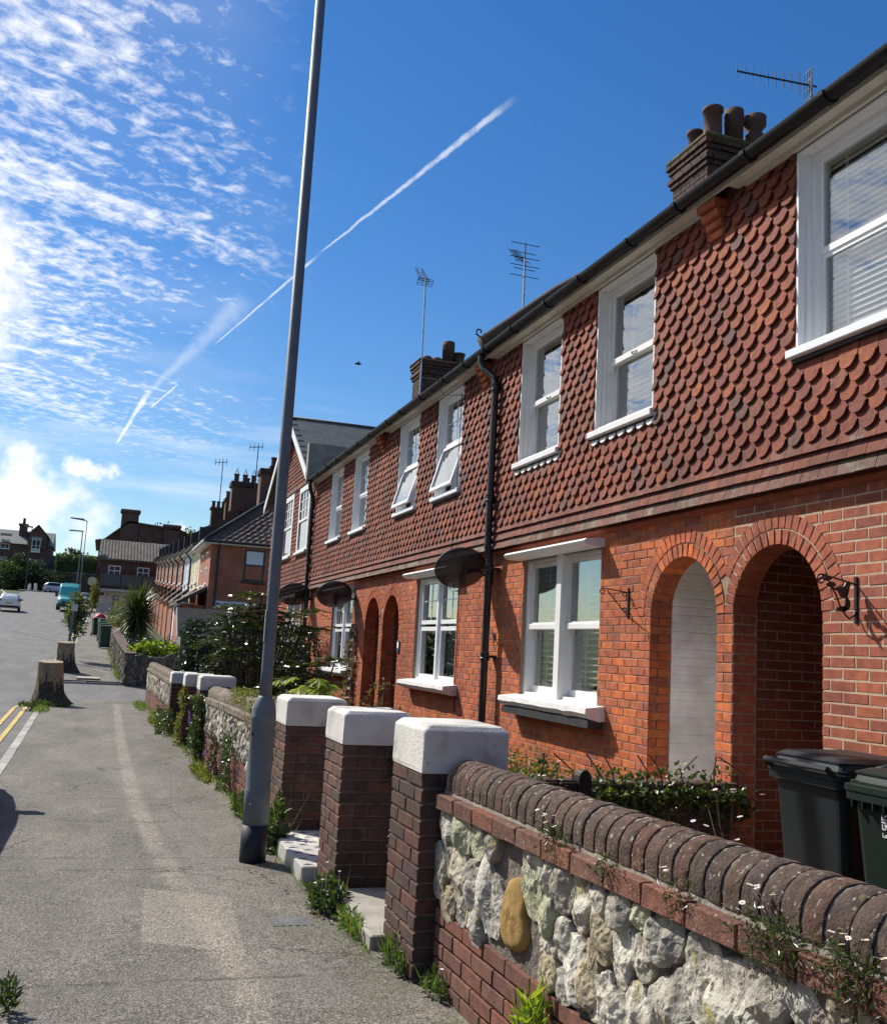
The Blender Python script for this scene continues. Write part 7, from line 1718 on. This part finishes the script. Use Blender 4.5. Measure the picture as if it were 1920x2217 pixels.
weed('grassy patch on the kerb edge below the near stump', (-1.12, 23.9, -.2), (.16, .8, 0), .10, 260, 'leaf_grass', .06, .03, 70, 120)
weed('grass at the end of the last garden wall', (wall_x(27) - .14, 26.2, -.2), (.14, 1.6, 0), .12, 380, 'leaf_grass', .06, .03, 71, 160)
weed('ivy-leaved weeds at the foot of the wall left of the lamp post', (wall_x(10) - .05, 9.9, -.08), (.06, .5, 0), .22, 420, 'leaf_ivy', .05, .03, 72, 30)
weed('yellowish weeds spreading at the foot of the middle wall', (wall_x(12.9) - .10, 13.0, -.14), (.09, .9, 0), .15, 420, 'leaf_gold', .05, .03, 73, 60)
weed('bushy weeds at the foot of the last garden wall', (wall_x(21) - .08, 21.3, -.2), (.12, 1.2, 0), .22, 520, 'leaf_gold', .07, .04, 74, 60)
random.seed(80); g_ = MB()
for _ in range(900):
    y = random.uniform(9, 27.5); p = Vector((wall_x(y) + .05 - abs(random.gauss(0, .05)), y, gz(y))); leaf(g_, p, Vector((random.uniform(-.7, .3), random.uniform(-.5, .5), .9)), rv(), random.uniform(.04, .12), .010, .1)
for _ in range(240):
    y = random.uniform(5.2, 8.6); p = Vector((1.50 - .0167*(y - 5) - abs(random.gauss(0, .03)), y, gz(y))); leaf(g_, p, Vector((random.uniform(-.7, .3), random.uniform(-.5, .5), .9)), rv(), random.uniform(.02, .06), .007, .1)
for _ in range(420):
    y = random.uniform(34.5, 48); p = Vector((.74 - (y - 34)*.02 - abs(random.gauss(0, .08)), y, gz(y))); leaf(g_, p, Vector((random.uniform(-.7, .3), random.uniform(-.5, .5), .9)), rv(), random.uniform(.08, .28), .03, .1)
o = g_.build('wall_foot_grass', 'leaf_grass', kind='stuff'); tag(o, 'thin grass growing along the foot of the garden walls', 'grass')
lt = MB()
for _ in range(230):
    y = random.uniform(4.3, 12)**1.0; x = random.uniform(-.7, 1.5) if random.random() < .45 else 1.46 - abs(random.gauss(0, .16)); p = Vector((x, y, gz(y) + .006)); leaf(lt, p, Vector((random.uniform(-1, 1), random.uniform(-1, 1), random.uniform(.0, .3))), Vector((0, 0, 1)) + rv()*.3, random.uniform(.008, .026), random.uniform(.006, .014), .2)
for (x, y) in ((1.32, 6.0), (1.36, 5.92), (1.40, 5.85), (1.38, 5.98), (1.22, 6.9), (1.2, 7.1), (1.15, 7.25), (1.30, 6.6)): leaf(lt, Vector((x, y, gz(y) + .01)), Vector((random.uniform(-1, 1), random.uniform(-1, 1), .3)), Vector((0, 0, 1)), .05, .025, .3)
o = lt.build('leaf_litter', 'litter', kind='stuff'); tag(o, 'scattered dry leaf litter on the pavement', 'litter')
# Mexican fleabane on the coping
def fleabane(label, c, n, fl, h, seed, spread=.10):
    random.seed(seed); c = Vector(c); p = thing('daisy_plant', label, 'flowers', tuple(c), 'daisies on the foreground wall'); fo, stm = MB(), MB()
    for _ in range(n):
        q = c + Vector((random.gauss(0, spread*.35), random.gauss(0, spread), random.uniform(-.05, h*.5))); leaf(fo, q, rv() + Vector((-.3, 0, .3)), rv(), random.uniform(.016, .032), .007, .1)
    fo.build('leaves', 'leaf_ivy', p)
    dr_ = MB()
    for _ in range(n//2): q = c + Vector((random.gauss(-.01, spread*.3), random.gauss(0, spread*.8), random.uniform(-.08, h*.3))); leaf(dr_, q, rv() + Vector((-.3, 0, -.1)), rv(), random.uniform(.016, .03), .005, .1)
    dr_.build('dry_leaves', 'leaf_plum', p)
    for k in range(fl):
        tip = c + Vector((random.gauss(-.02, spread*.55), random.gauss(0, spread*1.25), random.uniform(h*.55, h*1.15))); stm.tube([c + Vector((0, random.gauss(0, spread*.3), 0)), c.lerp(tip, .6) + Vector((0, 0, .02)), tip], .0011, 4)
        f = MB(); up = Vector((random.uniform(-.5, .2), random.uniform(-.3, .3), 1)).normalized(); a_ = up.orthogonal().normalized(); b_ = up.cross(a_)
        if k % 4 != 3:
            for q in range(10): a = q*math.pi/5; leaf(f, tip, a_*math.cos(a) + b_*math.sin(a) + up*.15, up, .0105, .0058, .05)
            o_ = f.build('flower', 'petal_white', p); e = MB(); e.lathe(tuple(tip - Vector((0, 0, .001))), [(.0028, 0), (.0032, .002), (.0012, .0035)], 8); e.build('flower_eye', 'flower_eye', o_)
        else: f.lathe(tuple(tip), [(.001, -.004), (.004, 0), (.003, .003)], 6); f.build('bud', 'leaf_plum', p)
    stm.build('stems', 'leaf_plum', p)
cz_ = .93
fleabane('daisy clump in the coping joint nearest the pillar', (1.645, 3.42, cz_ - .02), 130, 9, .10, 91, .05)
fleabane('small dry tuft on the coping between the first two daisy clumps', (1.65, 3.02, cz_ - .02), 70, 0, .05, 92, .04)
fleabane('sparse daisy tuft half way along the foreground wall', (1.66, 2.60, cz_ - .02), 70, 2, .07, 93, .04)
fleabane('large leafy daisy clump on the foreground wall ledge', (1.655, 2.16, cz_ - .03), 320, 9, .11, 94, .065)
fleabane('rightmost big daisy clump on the foreground wall ledge', (1.665, 1.90, cz_ - .03), 300, 9, .11, 95, .05)
fleabane('daisies growing behind the wall in front of the black bin', (1.93, 2.75, .86), 160, 11, .30, 96, .12)
fleabane('daisies growing behind the wall beside the timber gate', (1.93, 4.05, .84), 160, 9, .25, 97, .09)
fleabane('daisy sprig on the side of the nearest pillar', (1.80, 4.70, .86), 40, 4, .12, 98, .03)
fleabane('daisy sprig on the side of the middle pillar', (1.60, 5.31, .52), 30, 4, .10, 99, .03)
# ---------------------------------------------------------------- plants beyond the side road
random.seed(101); cp = thing('cordyline_palm', 'spiky cordyline palm in the far front garden', 'palm', (1.42, 46, .9)); MB().tube([(1.42, 46, .3), (1.45, 46, 1.2), (1.42, 46, 2.5)], [.26, .22, .16], 10).build('trunk', 'bark', cp); fo = MB()
for _ in range(620):
    v = rv(); hd = Vector((1.42, 46, 2.75 + random.uniform(-.6, .25))); d = Vector((v.x, v.y, v.z*.7 + .25)).normalized(); L = random.uniform(.95, 1.45); s_ = d.cross(Vector((0, 0, 1)))
    if s_.length < .05: continue
    s_.normalize(); p = [hd]; 
    for q in (1, 2, 3): p.append(hd + d*L*q/3 - Vector((0, 0, .16*(q/3)**2*L*(1.2 if v.z < .3 else .3))))
    o_ = len(fo.v)
    for k, w_ in zip(range(4), (.022, .042, .03, .003)): fo.v += [tuple(p[k] + s_*w_), tuple(p[k] - s_*w_)]
    for k in range(3): fo.f.append((o_ + 2*k, o_ + 2*k + 1, o_ + 2*k + 3, o_ + 2*k + 2))
for _ in range(200):
    a = random.random()*6.283; hd = Vector((1.42 + .2*math.cos(a), 46 + .2*math.sin(a), random.uniform(1.5, 2.4))); leaf(fo, hd, Vector((math.cos(a)*.55, math.sin(a)*.55, -1)), Vector((math.cos(a), math.sin(a), 0)), random.uniform(.6, .95), .06, .1)
fo.build('crown', 'leaf_cordyline', cp)
shrub('golden_shrub', 'golden green shrub left of the cordyline palm', (.95, 53, 2.5), (.75, 1.2, .85), 2600, .14, .06, 'leaf_gold', 60, .25, seed=111, base=(1.0, 53, .9), m2='leaf_mid')
shrub('garden_plants', 'bright green leafy plants behind the far corner wall', (1.75, 35.2, 1.12), (.85, .6, .22), 1100, .13, .085, 'leaf_bright', 50, .13, seed=112, m2='leaf_mid')
shrub('garden_plants', 'reddish heather-like bush behind the bright leafy plants', (2.1, 37.0, 1.25), (.6, .5, .3), 700, .07, .03, 'leaf_plum', 40, .15, seed=113, m2='leaf_mid')
shrub('street_shrub', 'bushy clipped street shrub behind the sign post', (-1.02, 41.6, 2.25), (.42, .42, .88), 2800, .11, .055, 'leaf_mid', 70, .20, seed=114, base=(-1.0, 41.6, .45), m2='leaf_gold')
MB().tube([(-1.0, 41.6, .4), (-1.02, 41.6, 1.7)], [.16, .10], 9)
shrub('garden_shrub', 'dark shrubs behind the far corner wall beside the palm', (1.6, 43.0, 1.1), (1.2, 2.4, .55), 1800, .10, .05, 'leaf_dark', 60, .25, seed=115)
shrub('garden_shrub', 'climbing greenery on the pub corner', (-1.0, 96.5, 5.2), (.3, .5, 1.3), 800, .18, .11, 'leaf_gold', 50, .3, seed=116, base=(-1.1, 96.5, 3.5))
def tree(name, label, base, h, r, n, m, L=.45, W=.3, seed=1, group=None, zc=.66):
    random.seed(seed); b = Vector(base); t_ = thing(name, label, 'tree', tuple(b), group); c = b + Vector((0, 0, h*zc)); f = clumpy(c, r, 46, r[0]*.26, seed)
    tr_ = MB(); tr_.tube([b, b + Vector((.1, 0, h*.3)), c], [.28, .2, .08], 8)
    for e in f.centres[:14]: tr_.tube([b + Vector((0, 0, h*.3)), (b + Vector((0, 0, h*.45))).lerp(e, .5), e], [.1, .06, .02], 5)
    tr_.build('trunk', 'bark', t_); scatter(n, f, L, W).build('crown', m, t_); return t_
tree('far_tree', 'leafy tree in front of the brick villa at the top of the road', (-12.5, 160, 7), 5.2, (3.0, 2.5, 2.0), 2600, 'leaf_far', seed=121)
tree('far_tree', 'yellow-green bush left of the tree at the top of the road', (-14.3, 157, 7), 4.2, (2.2, 2, 1.9), 1800, 'leaf_mid', .4, .25, 122)
tree('far_tree', 'dark bush behind the silver car at the top of the road', (-9.2, 159, 7), 3.6, (2.4, 2, 1.5), 2000, 'leaf_far', .4, .25, 123, zc=.5)
tree('far_tree', 'purple-brown tree beside the cottage roof', (-5.6, 172, 8), 7.0, (2.2, 2, 2.2), 1700, 'leaf_plum', .45, .28, 124)
tree('far_tree', 'dark green tree right of the purple tree', (-2.6, 170, 8), 5.6, (2.0, 2, 1.8), 1700, 'leaf_far', .45, .28, 125)
tree('far_tree', 'tree showing over the roof of the old dark house', (6.8, 126, 7), 7.4, (4.2, 2, 1.2), 1300, 'leaf_mid', .4, .2, 126, zc=.9)
random.seed(130); hd_ = thing('clipped_hedge', 'big clipped hedge on the retaining wall at the top of the road', 'hedge', (-4, 164, 10.7)); MB().box(-7.2, .8, 163.9, 166, 10.7, 13.0).build('inner_branches', 'leaf_far', hd_); scatter(3200, boxy(-7.8, 1.3, 163.4, 166.5, 10.5, 13.4), .3, .2).build('foliage', 'leaf_mid', hd_)
hd_ = thing('dark_hedge', 'dark hedge along the pavement behind the silver car', 'hedge', (-12, 163, 7)); MB().box(-24, -6, 161.2, 163, 7, 9.5).build('inner_branches', 'leaf_far', hd_); scatter(3000, boxy(-24, -5.5, 160.8, 163.2, 7, 9.9), .35, .22).build('foliage', 'leaf_far', hd_)
